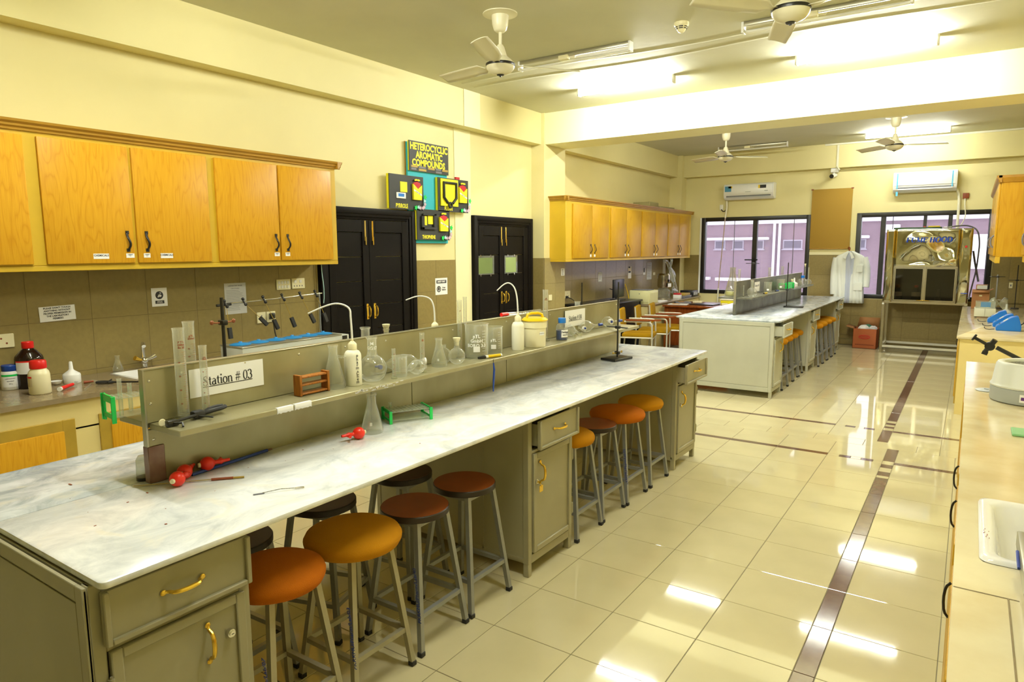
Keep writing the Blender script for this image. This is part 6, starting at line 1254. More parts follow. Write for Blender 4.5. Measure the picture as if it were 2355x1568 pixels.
for (a, c, za, zb, w, k) in ((9.97, 10.10, 1.18, 1.335, 'white notice of printed lines on the tiles left of the monitor', 5), (11.13, 11.27, 1.19, 1.405, 'tall white notice with a black drawing above the printer', 2), (11.80, 11.91, 1.235, 1.36, 'small black and white sign on the tiles, left of the tall typed sheet', 3), (11.97, 12.20, 1.14, 1.46, 'tall typed sheet on the tiles beside the distillation apparatus', 9)):
    r, x = paper('wall_notice', w, a, c, za, zb, m='paper' if k < 9 else 'paper_grey', group='notices on the tiles of the rear left corner'); lines(r, x, a + .015, c - .015, [zb - .03 - (zb - za - .05) * q / k for q in range(k)], 'ink' if k in (2, 3) else 'ink_grey', .006 if k > 3 else .030)
plate('wall_socket', 'white socket with a plugged black lead, left end of the rear tiles', 8.84, 9.02, .975, 1.085, 'sk'); plate('wall_socket', 'white socket behind the monitor', 10.78, 10.97, 1.05, 1.145, 'sk'); plate('wall_socket', 'small cream socket right of the tall typed sheet', 12.26, 12.36, 1.215, 1.265, 'sk')
t = MB(); t.box(WL + .02, WL + .05, 8.87, 8.92, .975, 1.01, b=.006); t.tube([(WL + .045, 8.90, .99), (WL + .08, 8.98, .96), (WL + .10, 9.05, .90)], .006, smooth=1); o = t.build('black_plug', 'cable'); tag(o, 'black plug and lead in the leftmost rear socket', 'plug')
t = MB(); t.tube([(WL + .02, 11.0, 1.10), (WL + .03, 11.05, 1.0), (WL + .05, 11.08, .90), (WL + .10, 11.0, .82)], .007, smooth=1); o = t.build('yellow_cable', 'yellow_plastic'); tag(o, 'short yellow cable hanging right of the monitor socket', 'cable')

# ================================================================ on the far wall
def aircon(name, x0, x1, z0, z1, label, wrapped):
    r = thing(name, label, 'air conditioner', ((x0 + x1) / 2, YB, z0), group='split air conditioners on the far wall'); yb = YB - .002; h = z1 - z0
    P = [(yb, z0 + .02), (yb, z1), (yb - .17, z1), (yb - .20, z1 - .03), (yb - .205, z0 + h * .35), (yb - .18, z0 + h * .14), (yb - .09, z0)]
    t = MB(); t.prism(P, x0, x1, lambda u, v, d: Vector((d, u, v))); bmesh.ops.bevel(t.bm, geom=[e for e in t.bm.edges], offset=.006, segments=1, affect='EDGES'); t.build('body', 'ac_white', r, sharp=30)
    B('front_panel', 'ac_white', r, x0 + .02, x1 - .02, yb - .212, yb - .202, z0 + h * .34, z1 - .035, b=.004)
    B('louvre', 'white_plastic' if wrapped else 'mantle_grey', r, x0 + .05, x1 - .05, yb - .192, yb - .178, z0 + h * .14, z0 + h * .20, b=.002); B('outlet', 'ink_grey', r, x0 + .05, x1 - .05, yb - .195, yb - .185, z0 + h * .205, z0 + h * .30)
    if wrapped:
        for x in (x0 + .055, x1 - .075): B('blue_tape', 'lid_blue_pale', r, x, x + .018, yb - .216, yb - .2125, z0 + h * .20, z1 - .02)
        B('tape_end', 'lid_blue_pale', r, x0 + .05, x0 + .08, yb - .20, yb - .195, z0 - .05, z0 + .02)
    else:
        for a, c, m in ((.03, .16, 'sticker_blue'), (.10, .18, 'yellow_plastic'), (.70, .735, 'yellow_plastic'), (.735, .855, 'ink')): B('sticker', m, r, x0 + (x1 - x0) * a, x0 + (x1 - x0) * c, yb - .2145, yb - .2125, z1 - h * (.48 if a < .1 else .26 if a < .2 else .34), z1 - h * .14)
        B('emblem', 'mantle_grey', r, (x0 + x1) / 2 - .05, (x0 + x1) / 2 + .05, yb - .2130, yb - .2122, z0 + h * .45, z0 + h * .49); B('display', 'mantle_grey', r, x1 - .16, x1 - .10, yb - .2130, yb - .2122, z0 + h * .47, z0 + h * .52)
    return r
aircon('air_conditioner', -4.02, -3.105, 2.628, 2.922, 'white air conditioner with stickers on the left of the far wall', False)
aircon('air_conditioner', -1.192, -.29, 2.620, 2.955, 'air conditioner still in blue protective tape, on the right of the far wall', True)
r = thing('wall_socket', 'small white socket left of the stickered air conditioner', 'socket', (-4.11, YB, 2.44)); B('plate', 'white_plastic', r, -4.14, -4.075, YB - .022, YB, 2.46, 2.56, b=.004); t = MB(); t.tube([(-4.105, YB - .02, 2.47), (-4.08, YB - .03, 2.43), (-4.03, YB - .03, 2.43), (-4.0, YB - .03, 2.50), (-4.0, YB - .03, 2.62)], .008, smooth=2); t.build('lead', 'cable', r)
t = MB(); t.tube([(-3.985, YB - .10, 2.62), (-3.985, YB - .08, 2.50), (-4.00, YB - .10, 2.30)], .017, n=8); o = t.build('drain_hose', 'conduit_white'); tag(o, 'thin drain hose running down in front of the left window', 'hose')
t = MB(); t.tube([(-4.0, YB - .10, 2.30), (-4.08, YB - .12, .95)], .010, n=8); t.build('lower_hose', 'pipe_pink', o); t = MB(); t.tube([(-4.08, YB - .12, .95), (-4.10, YB - .12, .10), (-4.10, YB - .05, .02)], .015, n=8); t.build('wrapped_end', 'conduit_white', o)
r = thing('notice_board', 'mustard cloth notice board between the windows', 'board', (-2.15, YB, 1.70)); t = MB(); t.box(-2.475, -1.815, YB - .028, YB - .012, 1.703, 2.758, b=.004); t.build('board', 'notice_cloth', r)
t = MB(); t.box(-2.477, -1.813, YB - .032, YB - .010, 1.697, 1.710, b=.002); t.build('lower_edge', 'crown_wood', r)
for x in (-2.48, -1.83):
    B('corner_clip', 'ink_brown', r, x - .01, x + .03, YB - .034, YB - .026, 2.745, 2.765)
r = thing('security_camera', 'white security camera with a black eye under the ceiling beam', 'camera', (-2.13, YB - .10, 2.94)); t = MB(); t.box(-2.17, -2.06, YB - .16, YB - .02, 3.03, 3.10, b=.008); t.build('junction_box', 'white_plastic', r)
t = MB(); t.cyl((-2.12, YB - .12, 3.03), (-2.12, YB - .13, 2.99), .018); t.cyl((-2.11, YB - .04, 2.99), (-2.135, YB - .24, 2.955), .035, n=18); t.build('camera_body', 'white_plastic', r); t = MB(); t.cyl((-2.135, YB - .24, 2.955), (-2.137, YB - .25, 2.953), .036, n=18); t.build('lens', 'black', r)
t = MB(); t.box(-2.085, -2.050, 13.138, 13.150, 3.10, ZC, b=.003); t.box(-2.28, .74, 13.128, 13.150, ZC - .03, ZC, b=.003); t.tube([(-2.067, 13.14, 3.115), (-2.04, 13.10, 3.08), (-2.02, 13.10, 3.06)], .016, n=8); o = t.build('conduit', 'conduit_white'); tag(o, 'white cable conduit along the ceiling edge and down to the camera', 'conduit')
r = thing('junction_socket', 'open dark junction box on the wall right of the taped air conditioner', 'socket', (-.165, YB, 2.47)); B('box', 'ink_brown', r, -.205, -.12, YB - .03, YB, 2.50, 2.585, b=.004)
t = MB(); t.tube([(-.17, YB - .02, 2.50), (-.165, YB - .04, 2.38), (-.14, YB - .05, 2.22), (-.18, YB - .05, 2.10), (-.235, YB - .10, 2.02)], .008, smooth=2); t.build('lead', 'conduit_white', r)
t = MB(); t.tube([(-.295, YB - .06, 2.66), (-.25, YB - .05, 2.55), (-.245, YB - .06, 2.30), (-.245, YB - .12, 2.02)], .020, n=8, smooth=1); o = t.build('refrigerant_pipe', 'conduit_white'); tag(o, 'grey wrapped pipe dropping from the taped air conditioner behind the hood', 'pipe')

# lab coat on its hanger
r = thing('lab_coat', 'white lab coat with a striped shirt inside on a hanger at the far wall', 'coat', (-1.77, YB - .13, .74))
t = MB(); t.tube([(-1.815, YB - .05, 1.685), (-1.83, YB - .08, 1.72), (-1.80, YB - .12, 1.735), (-1.785, YB - .13, 1.70), (-1.80, YB - .14, 1.665), (-1.80, YB - .14, 1.63)], .008, smooth=2); t.tube([(-1.97, YB - .13, 1.555), (-1.80, YB - .13, 1.64), (-1.60, YB - .13, 1.555)], .012); t.build('hanger', 'ink_brown', r)
prof = [(1.66, .045, .0), (1.625, .11, .0), (1.58, .20, 0), (1.53, .245, .0), (1.40, .235, .0), (1.2, .225, .0), (1.0, .235, 0), (.86, .245, .0), (.755, .250, .0)]
def cloth(part_, x_of, front, m, phase=0.0):
    P = []
    for z, w, _ in prof:
        row = []
        for q in range(13):
            u = -1 + q / 6; x = -1.775 + x_of(u, w, z); d = .075 * math.sqrt(max(0, 1 - u * u * .9)); f = (.014 * math.sin(u * 11 + phase + z * 3) * min(1, (1.6 - z) * 1.6 if z < 1.6 else 0))
            row.append(Vector((x, YB - .13 - front * (d + f), z)))
        P.append(row)
    t = MB(); t.grid(P); return t.build(part_, m, r, solid=.006, sharp=80)
cloth('back', lambda u, w, z: u * w, -1, 'coat_cotton'); cloth('left_front', lambda u, w, z: -w + (u + 1) / 2 * w * (.98 if z < 1.15 else .80), 1, 'coat_cotton', 1); cloth('right_front', lambda u, w, z: w * (.20 if z > 1.2 else .05) + (u + 1) / 2 * (w - w * (.20 if z > 1.2 else .05)), 1, 'coat_cotton', 2)
cloth('shirt', lambda u, w, z: u * w * .40, .75, 'coat_shirt', 3)
for s in (-1, 1):
    t = MB(); xs = -1.775 + s * .215; t.tube([(xs, YB - .13, 1.545), (xs + s * .05, YB - .14, 1.40), (xs + s * .065, YB - .15, 1.22), (xs + s * .06, YB - .17, 1.04)] if s > 0 else [(xs, YB - .13, 1.545), (xs - .025, YB - .14, 1.38), (xs - .030, YB - .15, 1.15), (xs - .020, YB - .16, .90)], lambda q: .062 - .008 * q, n=10, smooth=1); t.build('sleeve', 'coat_cotton', r)
    t = MB(); t.prism([(0, 1.655), (s * .05, 1.635), (s * .085, 1.55), (s * .045, 1.52), (s * .035, 1.56)], 0, .006, lambda u, v, d: Vector((-1.79 + u, YB - .225 + d - .02 * abs(u) * 0, v))); t.build('collar', 'coat_cotton', r)
B('pocket', 'coat_cotton', r, -1.66, -1.56, YB - .222, YB - .214, 1.30, 1.42, b=.003); B('pocket', 'coat_cotton', r, -1.69, -1.55, YB - .222, YB - .214, .98, 1.12, b=.003)

# fume hood
hx0, hx1, hy, hb, hz0, hz1 = -1.175, -.015, 12.52, 13.20, .835, 2.005
r = thing('fume_hood', 'polished steel cabinet on legs lettered FUME HOOD before the right window', 'fume hood', (-.6, 12.85, 0))
t = MB(); t.box(hx0, hx1, hy + .02, hb, hz1 - .02, hz1); t.box(hx0, hx0 + .012, hy + .02, hb, hz0, hz1 - .02); t.box(hx1 - .012, hx1, hy + .02, hb, hz0, hz1 - .02); t.box(hx0 + .012, hx1 - .012, hb - .012, hb, hz0 + .012, hz1 - .02); t.box(hx0, hx1, hy - .01, hb, hz0 - .012, hz0 + .012); t.build('shell', 'stainless_plain', r)
def wavy(name, x0, x1, z0, z1, amp, seed, m='stainless', parent=r):
    nx = max(3, int((x1 - x0) / .03)); nz = max(3, int((z1 - z0) / .03)); P = []
    for i in range(nx + 1):
        row = []
        for j in range(nz + 1):
            x = x0 + (x1 - x0) * i / nx; z = z0 + (z1 - z0) * j / nz; e = min(1, 8 * min(i, nx - i) / nx) * min(1, 8 * min(j, nz - j) / nz)
            row.append(Vector((x, hy + amp * e * (1.4 * math.sin(x * 7.3 + seed) * math.sin(z * 9.1 + seed * 2) + .32 * math.sin(x * 15 + z * 11 + seed)), z)))
        P.append(row)
    t = MB(); t.grid(P); return t.build(name, m, parent, solid=.004, sharp=80)
fp = wavy('front_panel', -1.045, -.178, 1.418, hz1, .012, .6); wavy('side_panel', hx0, -1.05, hz0, hz1, .005, 2.0); sp = wavy('side_panel', -.173, hx1, hz0, hz1, .005, 3.1)
serif('lettering', 'FUME HOOD', .112, 'hood_blue', fp, (-.590, hy - .022, 1.836), (1, 0, 0), (0, 0, 1), sx=.93, shear=.14, fill=1.3)
t = MB(); t.box(-1.045, -.178, hy + .004, hy + .018, 1.398, 1.418); t.box(-1.045, -1.032, hy + .002, hy + .018, hz0 + .03, 1.398); t.box(-.190, -.178, hy + .002, hy + .018, hz0 + .03, 1.398); t.box(-1.045, -.178, hy - .004, hy + .018, hz0 + .012, hz0 + .03); t.build('sash_frame', 'stainless_plain', r)
for a, c in ((-1.028, -.622), (-.598, -.194)):
    t = MB(); w = .016
    for bx in ((a, a + w, .868, 1.396), (c - w, c, .868, 1.396), (a + w, c - w, .868, .884), (a + w, c - w, 1.380, 1.396)): t.box(bx[0], bx[1], hy + .004, hy + .016, bx[2], bx[3])
    s_ = t.build('sash_door', 'stainless_plain', r); B('pane', 'hood_glass', s_, a + w, c - w, hy + .009, hy + .011, .884, 1.380)
t = MB(); t.box(-.627, -.593, hy - .006, hy + .006, .87, 1.41, b=.002); t.build('mullion', 'stainless_plain', r); t = MB(); t.box(-.70, -.52, hy - .03, hy - .006, .876, .886, b=.003); t.build('sash_handle', 'brass', r)
t = MB(); t.box(hx0 + .02, hx1 - .02, hb - .03, hb - .014, hz0 + .013, hz1 - .03); t.box(hx0 + .013, hx0 + .03, hy + .03, hb - .03, hz0 + .013, hz1 - .03); t.box(hx1 - .03, hx1 - .013, hy + .03, hb - .03, hz0 + .013, hz1 - .03); t.build('lining', 'hood_inside', r)
for k, (z, m) in enumerate(((1.725, 'red_plastic'), (1.668, 'chrome'), (1.608, 'chrome'), (1.552, 'chrome'))):
    t = MB(); t.cyl((-.094, hy - .022, z), (-.094, hy, z), .018, n=16); t.cyl((-.094, hy - .030, z), (-.094, hy - .020, z), .013, n=16); t.build('push_button', m, sp)
B('plate', 'hood_blue', sp, -.115, -.030, hy - .0055, hy - .0045, 1.005, 1.016)
for x in (hx0 + .02, hx1 - .02):
    for y in (hy + .03, hb - .03): t = MB(); t.box(x - .02, x + .02, y - .02, y + .02, 0, hz0 - .012, b=.003); t.build('leg', 'stainless_plain', r)
for p0, p1 in (((hx0 + .04, hy + .03, .11), (hx1 - .04, hy + .03, .11)), ((hx0 + .04, hb - .03, .11), (hx1 - .04, hb - .03, .11)), ((hx0 + .02, hy + .05, .11), (hx0 + .02, hb - .05, .11)), ((hx1 - .02, hy + .05, .11), (hx1 - .02, hb - .05, .11))): t = MB(); t.bar(p0, p1, .035); t.build('stretcher', 'edge_steel_light', r)
t = MB(); t.ball((hx0 + .015, hy - .002, .81), .018, 10); t.build('valve', 'white_plastic', r)
for x, w in ((-.985, 'dark bottle with a pale label in the left corner of the hood'), (-.725, 'dark bottle with a red cap behind the left hood pane')): jar('solvent_bottle', w, x, 12.80, hz0 + .0135, [(0, 0), (.064, 0), (.068, .005), (.068, .165), (.04, .21), (.027, .225), (0, .225)], [(0, .222), (.028, .222), (.029, .258), (0, .26)], 'brown_bottle', 'red_plastic' if x > -.9 else 'black', [('label', 'counter_cream', .0686, .08, .15, 200, 340)], group='solvent bottles in the hood')
conical(-.42, 12.85, hz0 + .0135, .20, .05, 'faint conical flask behind the right hood pane', group=None, patch=False)
hood = r
r = thing('circuit_tray', 'long dark green tray with bits lying on top of the hood', 'tray', (-.78, 12.7, hz1)); t = MB(); vs = t.box(-.33, .33, -.10, .10, 0, .03, b=.004); t.move(vs, Matrix.Translation((-.76, 12.70, hz1 + .001)) @ Matrix.Rotation(.0, 4, 'Z')); t.build('tray', 'tray_green', r); B('yellow_bits', 'yellow_plastic', r, -.62, -.46, 12.66, 12.72, hz1 + .031, hz1 + .05, b=.004); B('red_bit', 'red_plastic', r, -.68, -.65, 12.60, 12.64, hz1 + .031, hz1 + .042, b=.004)
t = MB(); vs = t.box(-.06, .06, -.04, .04, 0, .035, b=.01); t.move(vs, Matrix.Translation((-.36, 12.68, hz1 + .001))); o = t.build('clear_bag', 'clear_plastic'); tag(o, 'scrap of clear plastic on the hood, right of the green tray', 'bag')
t = MB(); t.tube([(-.33, 12.72, hz1 + .03), (-.20, 12.8, hz1 + .05), (-.08, 12.85, hz1 + .05), (.04, 12.85, hz1 - .02), (.075, 12.85, hz1 - .22), (.07, 12.85, 1.60), (.06, 12.85, 1.35), (.02, 12.80, 1.10), (-.005, 12.5, .93)], .011, smooth=2); t.build('power_cable', 'ink_grey', hood)
t = MB(); t.tube([(0.0, 12.9, 1.66), (.03, 12.9, 1.50), (.10, 12.9, 1.18)], .014, n=8); t.build('side_pipe', 'ink_grey', hood)
r = thing('cardboard_box', 'open cardboard box of rubbish on the floor beside the hood', 'box', (-1.43, 13.0, 0)); bx0, bx1, by0, by1, bh = -1.62, -1.255, 12.86, 13.20, .34
t = MB()
for q in ((bx0, bx0 + .006, by0, by1), (bx1 - .006, bx1, by0, by1), (bx0, bx1, by0, by0 + .006), (bx0, bx1, by1 - .006, by1)): t.box(q[0], q[1], q[2], q[3], 0, bh)
t.box(bx0, bx1, by0, by1, 0, .006); t.build('carton', 'cardboard_red', r)
for P in ([(bx0, by0, bh), (bx0, by1, bh), (bx0 - .12, by1 - .02, bh + .04), (bx0 - .12, by0 + .01, bh + .03)], [(bx0 + .02, by1, bh), (bx1 - .01, by1, bh), (bx1, by1 + .02, bh + .17), (bx0 + .05, by1 + .02, bh + .17)]):
    t = MB(); V = [t.bm.verts.new(p) for p in P]; t.bm.faces.new(V); t.build('flap', 'cardboard', r, solid=.005)
t = MB(); P = [(.085 * math.cos(a * PI / 8), .030 * math.sin(a * PI / 8)) for a in range(17)]; t.tube([(-1.44 + u, by0 - .003, .20 + v_) for u, v_ in P], .006, n=6); t.build('print_ring', 'red_card', r); text('lettering', 'CARGO', .036, 'red_card', r, (-1.44, by0 - .002, .20), xd=(1, 0, 0), bold=.001)
B('print_band', 'ink_brown', r, -1.58, -1.29, by0 - .001, by0, .055, .075)
for nm, lb, c, rad, m in (('crumpled_paper', 'crumpled white paper on top of the rubbish in the carton', (-1.47, 12.97, .335), .075, 'paper'), ('plastic_cup', 'grey and white scrap at the right of the rubbish in the carton', (-1.33, 13.02, .34), .055, 'paper_grey'), ('green_bag', 'dark green bag in the carton behind the white paper', (-1.42, 13.08, .34), .07, 'green_dark')):
    t = MB(); vs = t.ball(c, rad, 14, sx=1.2, sz=.8)
    for v in vs: v.co += Vector((random.uniform(-1, 1), random.uniform(-1, 1), random.uniform(-1, 1))) * rad * .13
    o = t.build(nm, m, sharp=20); tag(o, lb, 'rubbish')
# ================================================================ right side: counters, cabinets, instruments
RT = .815
counter('right_counter', 'polished cream counter on the right with a white sink let in', .018, WR, -1.0, 6.36, RT, 'counter_cream', 'cream_base', [(5.3, 6.2, .08, .74, 'veneer_plain', None), (3.55, 4.4, .08, .74, 'veneer_plain', 3.62), (2.65, 3.5, .08, .74, 'veneer_plain', 3.10), (1.75, 2.6, .08, .74, 'veneer_plain', 2.30), (.85, 1.7, .08, .74, 'veneer_plain', 1.62)], -1, hole=(.085, .56, 2.255, 2.825), over=.02)
counter('right_counter', 'cream counter further down the right side carrying blue instruments', -.078, WR, 8.18, 12.48, RT, 'counter_cream', 'cream_base', [(8.45, 9.5, .06, .74, 'veneer_plain', 9.1), (9.6, 10.6, .06, .74, 'veneer_plain', 10.2), (10.7, 11.7, .06, .74, 'veneer_plain', 11.2)], -1)
RT += .0006
t = MB(); t.box(.135, .139, 1.35, 2.04, RT, RT + .0008); t.box(.02, .16, 2.036, 2.040, RT, RT + .0006); o = t.build('stone_joint', 'counter_stone'); tag(o, 'thin dark joint lines in the cream counter near the sink', 'joint')
r = thing('sink', 'white ceramic sink with a rounded rim in the cream counter', 'sink', (.32, 2.54, RT - .17))
def rrect(x0, x1, y0, y1, rad, n=5):
    P = []
    for cx, cy, a0 in ((x1 - rad, y0 + rad, -90), (x1 - rad, y1 - rad, 0), (x0 + rad, y1 - rad, 90), (x0 + rad, y0 + rad, 180)): P += [(cx + rad * math.cos(math.radians(a0 + 90 * k / n)), cy + rad * math.sin(math.radians(a0 + 90 * k / n))) for k in range(n + 1)]
    return P
t = MB(); L = [(0, .035, RT + .001), (.004, .035, RT + .010), (.014, .035, RT + .013), (.034, .045, RT + .010), (.044, .05, RT), (.056, .06, RT - .06), (.075, .07, RT - .15), (.11, .08, RT - .165)]; rings = []
for ins, rad, z in L: rings.append([t.bm.verts.new((x, y, z)) for x, y in rrect(.077 + ins, .57 - ins, 2.247 + ins, 2.833 - ins, rad)])
for a, c in zip(rings, rings[1:]):
    for i in range(len(a)): j = (i + 1) % len(a); t.bm.faces.new((a[i], a[j], c[j], c[i]))
t.bm.faces.new(rings[-1]); t.build('basin', 'sink_white', r, sharp=60)
t = MB()
for k in range(10): x = .088 + .014 * random.random(); y = 2.40 + .10 * random.random(); t.box(x, x + .002, y, y + .004, RT + .0132, RT + .0142)
t.build('speckle', 'ink_brown', r)
t = MB(); vs = t.box(.166, .215, 1.70, 2.40, RT + .014, RT + .06, b=.004); t.move(vs, Matrix.Identity(4)); o = t.build('metal_rail', 'edge_steel'); tag(o, 'steel edge strip lying over the right part of the ceramic sink', 'strip')
t = MB(); t.tube([(.163, 2.28, RT + .04), (.162, 2.22, RT + .038), (.162, 2.17, RT + .034)], .004, n=6); t.build('ink_mark', 'ink_blue', o)
t = MB(); vs = t.box(.215, .34, 3.90, 4.05, RT + .0, RT + .012, b=.003); t.move(vs, Matrix.Identity(4)); o = t.build('green_box', 'green_pale'); tag(o, 'pale green flat box at the right edge of the cream counter', 'box')
r = thing('heating_mantle', 'round white and grey heating mantle on the cream counter', 'heating mantle', (.33, 4.88, RT)); c = (.335, 4.86, RT)
t = MB(); t.lathe([(0, .004), (.192, .004), (.196, .010), (.196, .085), (0, .085)], 48, c=c); t.build('base', 'mantle_grey', r)
t = MB(); t.lathe([(.150, .087), (.196, .087), (.199, .096), (.190, .110), (.176, .215), (.168, .228), (.150, .232), (.136, .226), (.132, .214)], 48, c=c); t.build('housing', 'mantle_white', r)
t = MB(); t.lathe([(.134, .216), (.120, .185), (.085, .145), (.04, .125), (0, .12)], 48, c=c); t.build('heating_bowl', 'mesh_grey', r)
a = CAMDIR(c[0], c[1]) - 0; t = MB(); t.grid([[Vector((c[0] + .1966 * math.cos(math.radians(a + q)), c[1] + .1966 * math.sin(math.radians(a + q)), c[2] + zz)) for zz in (.022, .066)] for q in range(-14, 41, 5)]); lb = t.build('label', 'paper', r)
t = MB(); t.grid([[Vector((c[0] + .1970 * math.cos(math.radians(a + q)), c[1] + .1970 * math.sin(math.radians(a + q)), c[2] + zz)) for zz in (.034, .052)] for q in range(-12, 12, 4)]); t.build('purple_band', 'purple', lb)
curved_text('lettering', 'HEATING\nMANTLE', .012, 'ink', r, c, .1972, .045, a + 26, bold=.0002)
t = MB(); t.lathe([(0, 0), (.060, 0), (.064, .003), (.055, .007), (0, .008)], 24, c=(.135, 5.10, RT)); o = t.build('grey_disc', 'mantle_grey'); tag(o, 'flat grey disc lying beside the heating mantle', 'disc'); t = MB(); t.lathe([(0, .008), (.012, .008), (.012, .012), (0, .012)], 12, c=(.13, 5.10, RT)); t.build('button', 'mantle_grey', o)
r = thing('clamp_on_rod', 'black clamp head on a slanting rod behind the heating mantle', 'clamp', (.34, 5.15, RT)); 
def wp(dx, dz): return Vector((.110 + dx, 5.20, RT + .330 + dz))
t = MB(); t.cyl((.44, 5.20, RT), (.44, 5.20, RT + .13), .012); t.box(.38, .50, 5.13, 5.27, RT, RT + .012, b=.003); t.build('stand', 'black', r)
t = MB(); t.cyl((.165, 5.20, RT + .262), (.44, 5.20, RT + .118), .013, n=12); t.build('rod', 'black', r)
t = MB(); t.lathe([(0, -.022), (.022, -.022), (.028, -.016), (.028, .016), (.022, .022), (0, .022)], 20, m=Matrix.Translation((.130, 5.20, RT + .268)) @ Matrix.Rotation(math.radians(28), 4, 'Y') @ Matrix.Rotation(PI / 2, 4, 'X')); t.cyl((.140, 5.185, RT + .286), (.155, 5.18, RT + .312), .016, n=10); t.build('boss_head', 'black', r)
t = MB(); t.cyl((.045, 5.20, RT + .318), (.120, 5.20, RT + .275), .010, n=10); t.cyl((.040, 5.20, RT + .322), (.050, 5.20, RT + .316), .022, n=14); t.build('screw', 'black', r)
t = MB(); t.cyl((.118, 5.20, RT + .250), (.105, 5.20, RT + .225), .014, n=10); t.cyl((.092, 5.20, RT + .228), (.122, 5.20, RT + .218), .012, n=10); t.build('lower_screw', 'black', r)
# blue meters
def meter(x, y, s, label):
    r = thing('bench_meter', label, 'meter', (x, y, RT), group='blue wedge-shaped bench meters'); P = [(-.10, 0), (-.10, .04), (.02, .135), (.075, .150), (.105, .05), (.105, 0)]
    t = MB(); t.prism([(x + u * s, RT + v * s) for u, v in P], y - .085 * s, y + .085 * s, lambda u, v, d: Vector((u, d, v))); bmesh.ops.bevel(t.bm, geom=[e for e in t.bm.edges], offset=.006, segments=2, affect='EDGES'); t.build('case', 'bright_blue', r, sharp=30)
    d = Vector((.12, 0, .095)).normalized(); n = Vector((-d.z, 0, d.x)); c = Vector((x - .04 * s, y, RT + .0875 * s)); t = MB()
    P4 = lambda a0, a1, b0, b1, h: [c + d * a + Vector((0, b, 0)) + n * h for a, b in ((a0, b0), (a1, b0), (a1, b1), (a0, b1))]
    V = [t.bm.verts.new(q) for q in P4(.0 * s, .045 * s, -.06 * s, .06 * s, .0015)]; t.bm.faces.new(V); t.build('display', 'paper_grey', r)
    for k in (-1, 0, 1): 
        t = MB(); V = [t.bm.verts.new(q) for q in P4(-.045 * s, -.030 * s, (k * .035 - .010) * s, (k * .035 + .010) * s, .0015)]; t.bm.faces.new(V); t.build('key', 'ink', r)
    t = MB(); t.tube([(x - .11 * s, y - .06, RT + .012), (x - .16 * s, y - .07, RT + .006), (x - .19 * s, y - .05, RT + .012), (x - .195 * s, y - .03, RT + .03)], .004, smooth=1); t.build('lead', 'cable', r)
    return r
meter(.370, 9.03, 1.08, 'blue wedge-shaped meter, the nearest of three'); meter(.345, 9.43, 1.02, 'blue wedge-shaped meter, the middle of three'); meter(.30, 9.95, 1.0, 'blue wedge-shaped meter, the rearmost of three, by the balance')
t = MB(); t.tube([(.46, 9.0, RT + .05), (.52, 9.0, RT + .10), (.53, 9.05, RT + .25), (.55, 9.2, RT + .36)], .006, smooth=2); t.box(.515, .545, 9.03, 9.07, RT + .25, RT + .34, b=.006); o = t.build('mains_lead', 'cable'); tag(o, 'black mains lead with plug hanging behind the blue meters', 'cable')
r = thing('analytical_balance', 'cream analytical balance with a clear blue-tinted draught shield', 'balance', (.175, 10.65, RT)); t = MB(); t.box(.065, .295, 10.55, 10.82, RT + .01, RT + .118, b=.006); t.build('body', 'printer_grey', r)
for x in (.085, .275):
    for y in (10.57, 10.80): t = MB(); t.cyl((x, y, RT), (x, y, RT + .012), .012, n=10); t.build('foot', 'black', r)
t = MB()
for bx in ((.075, .079, 10.56, 10.81), (.281, .285, 10.56, 10.81), (.079, .281, 10.56, 10.564), (.079, .281, 10.806, 10.81)): t.box(bx[0], bx[1], bx[2], bx[3], RT + .118, RT + .20)
t.build('draught_shield', 'clear_plastic', r); B('blue_film', 'lid_blue', r, .13, .235, 10.5625, 10.5655, RT + .135, RT + .198); B('front_joint', 'edge_steel', r, .176, .180, 10.548, 10.551, RT + .012, RT + .116)
retort(.325, 12.20, RT, .50, (.05, .09, .07, .07), 0, 'steel clamp stand with a bright boss behind the balance', rodr=.010, clamp=[(.47, 'bar')], mr='stool_steel'); retort(.56, 12.28, RT, .64, (.05, .05, .05, .05), 0, 'black thin stand in the dark corner behind the meters', rodr=.006, clamp=[(.42, 'bar')])
for nm, lb, bx, m in (('cardboard_carton', 'tall brown cardboard carton at the far end of the right counter', (.03, .245, 12.12, 12.40, RT, RT + .27), 'cardboard'), ('carton_lid', 'open upper carton tilted on the tall brown one', (.075, .22, 12.18, 12.38, RT + .275, RT + .345), 'cardboard')):
    t = MB(); vs = t.box(*bx, b=.003); 
    o = t.build(nm, m); tag(o, lb, 'carton')
    if nm == 'cardboard_carton':
        for P in ([(.03, 12.12, RT + .27), (.245, 12.12, RT + .27), (.235, 12.06, RT + .24), (.04, 12.06, RT + .24)], [(.245, 12.12, RT + .27), (.245, 12.40, RT + .27), (.29, 12.38, RT + .29), (.29, 12.14, RT + .29)]): t = MB(); V = [t.bm.verts.new(p) for p in P]; t.bm.faces.new(V); t.build('flap', 'cardboard', o, solid=.004)
        B('tape', 'printer_cream', o, .12, .155, 12.1185, 12.1195, RT + .18, RT + .20)
    else: B('grey_pad', 'pale_grey', o, .085, .21, 12.165, 12.179, RT + .285, RT + .34); B('dark_strap', 'black', o, .205, .222, 12.176, 12.182, RT + .276, RT + .346)
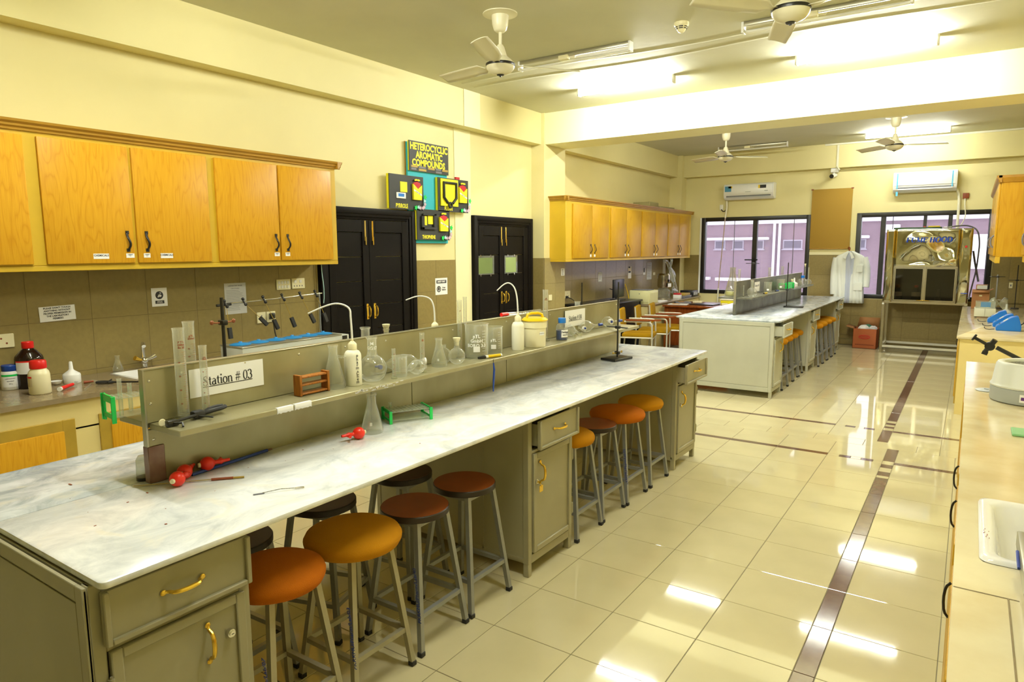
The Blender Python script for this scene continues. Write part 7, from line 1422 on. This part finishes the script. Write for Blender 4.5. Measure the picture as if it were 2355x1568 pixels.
r = thing('plastic_funnel', 'pale plastic funnel lying upturned behind the blue meters', 'funnel', (.47, 12.0, RT)); t = MB(); t.lathe([(0, 0), (.075, 0), (.07, .01), (.03, .04), (.016, .05), (.013, .115), (0, .115)], 22, c=(.44, 11.55, RT)); t.build('cone', 'pale_grey', r); t = MB(); t.tube([(.44, 11.55, RT + .11), (.43, 11.55, RT + .14), (.38, 11.58, RT + .165), (.33, 11.6, RT + .17)], .008, n=8, smooth=1); t.build('stem', 'glassware', r)
t = MB(); P = [[Vector((.22 + .04 * i, 11.75 + .05 * j, RT + .02 + .10 * math.sin(i * .9) * math.sin(.4 + j))) for j in range(5)] for i in range(7)]; t.grid(P); o = t.build('plastic_wrap', 'clear_plastic', solid=.001); tag(o, 'crumpled clear plastic bag behind the balance', 'bag'); o.location.z = RT
# wall cabinets on the right
def rcab(name, label, xf, y0, y1, z0, z1, doors):
    r = thing(name, label, 'cabinet', ((xf + WR) / 2, (y0 + y1) / 2, z0), group='oak wall cabinets'); t = MB(); t.box(xf, WR, y0, y1, z0 + .02, z1, b=.003); t.build('carcass', 'veneer_plain', r)
    t = MB(); t.box(xf - .001, xf + .045, y0 - .0005, y1, z0 - .05, z0 + .02, b=.003); t.build('lower_rail', 'carcass_paint', r)
    t = MB(); t.prism([(0, 0), (-.016, 0), (-.02, .02), (-.045, .045), (-.05, .075), (0, .075)], y0 - .03, y1, lambda u, v, d: Vector((xf + u, d, z1 - .05 + v))); t.prism([(0, 0), (-.012, 0), (-.03, .05), (-.03, .075), (0, .075)], xf - .03, WR, lambda u, v, d: Vector((d, y0 + u, z1 - .05 + v))); t.build('crown_moulding', 'crown_wood', r, sharp=15)
    for a, c, h in doors:
        d = B('door', 'veneer_plain', r, xf - .022, xf, a, c, z0 + .03, z1 - .06, b=.005); t = MB(); x = xf - .022; t.tube([(x, h, z0 + .12), (x - .022, h, z0 + .14), (x - .030, h, z0 + .19), (x - .022, h, z0 + .24), (x, h, z0 + .26)], .008, smooth=2); t.build('handle', 'ink_grey', d)
    return r
rcab('wall_cabinet', 'deep wall cabinet on the right, its plain wooden side facing the room', .205, 9.2, 12.4, 1.585, 2.46, [(9.24, 10.2, 9.42), (10.22, 11.2, 11.1), (11.25, 12.3, 11.4)])
rcab('wall_cabinet', 'shallower wall cabinet at the right edge of the picture', .445, 6.9, 9.17, 1.60, 2.52, [(8.2, 9.14, 8.42), (7.0, 8.15, 8.05)])
r = thing('wall_socket', 'pale socket plate on the dark tiles behind the meters', 'socket', (.5, YB - .035, 1.0)); B('plate', 'cream_plastic', r, .505, .555, YB - .045, YB - .032, 1.07, 1.16, b=.003); B('hole', 'ink_grey', r, .522, .538, YB - .047, YB - .0445, 1.10, 1.13)
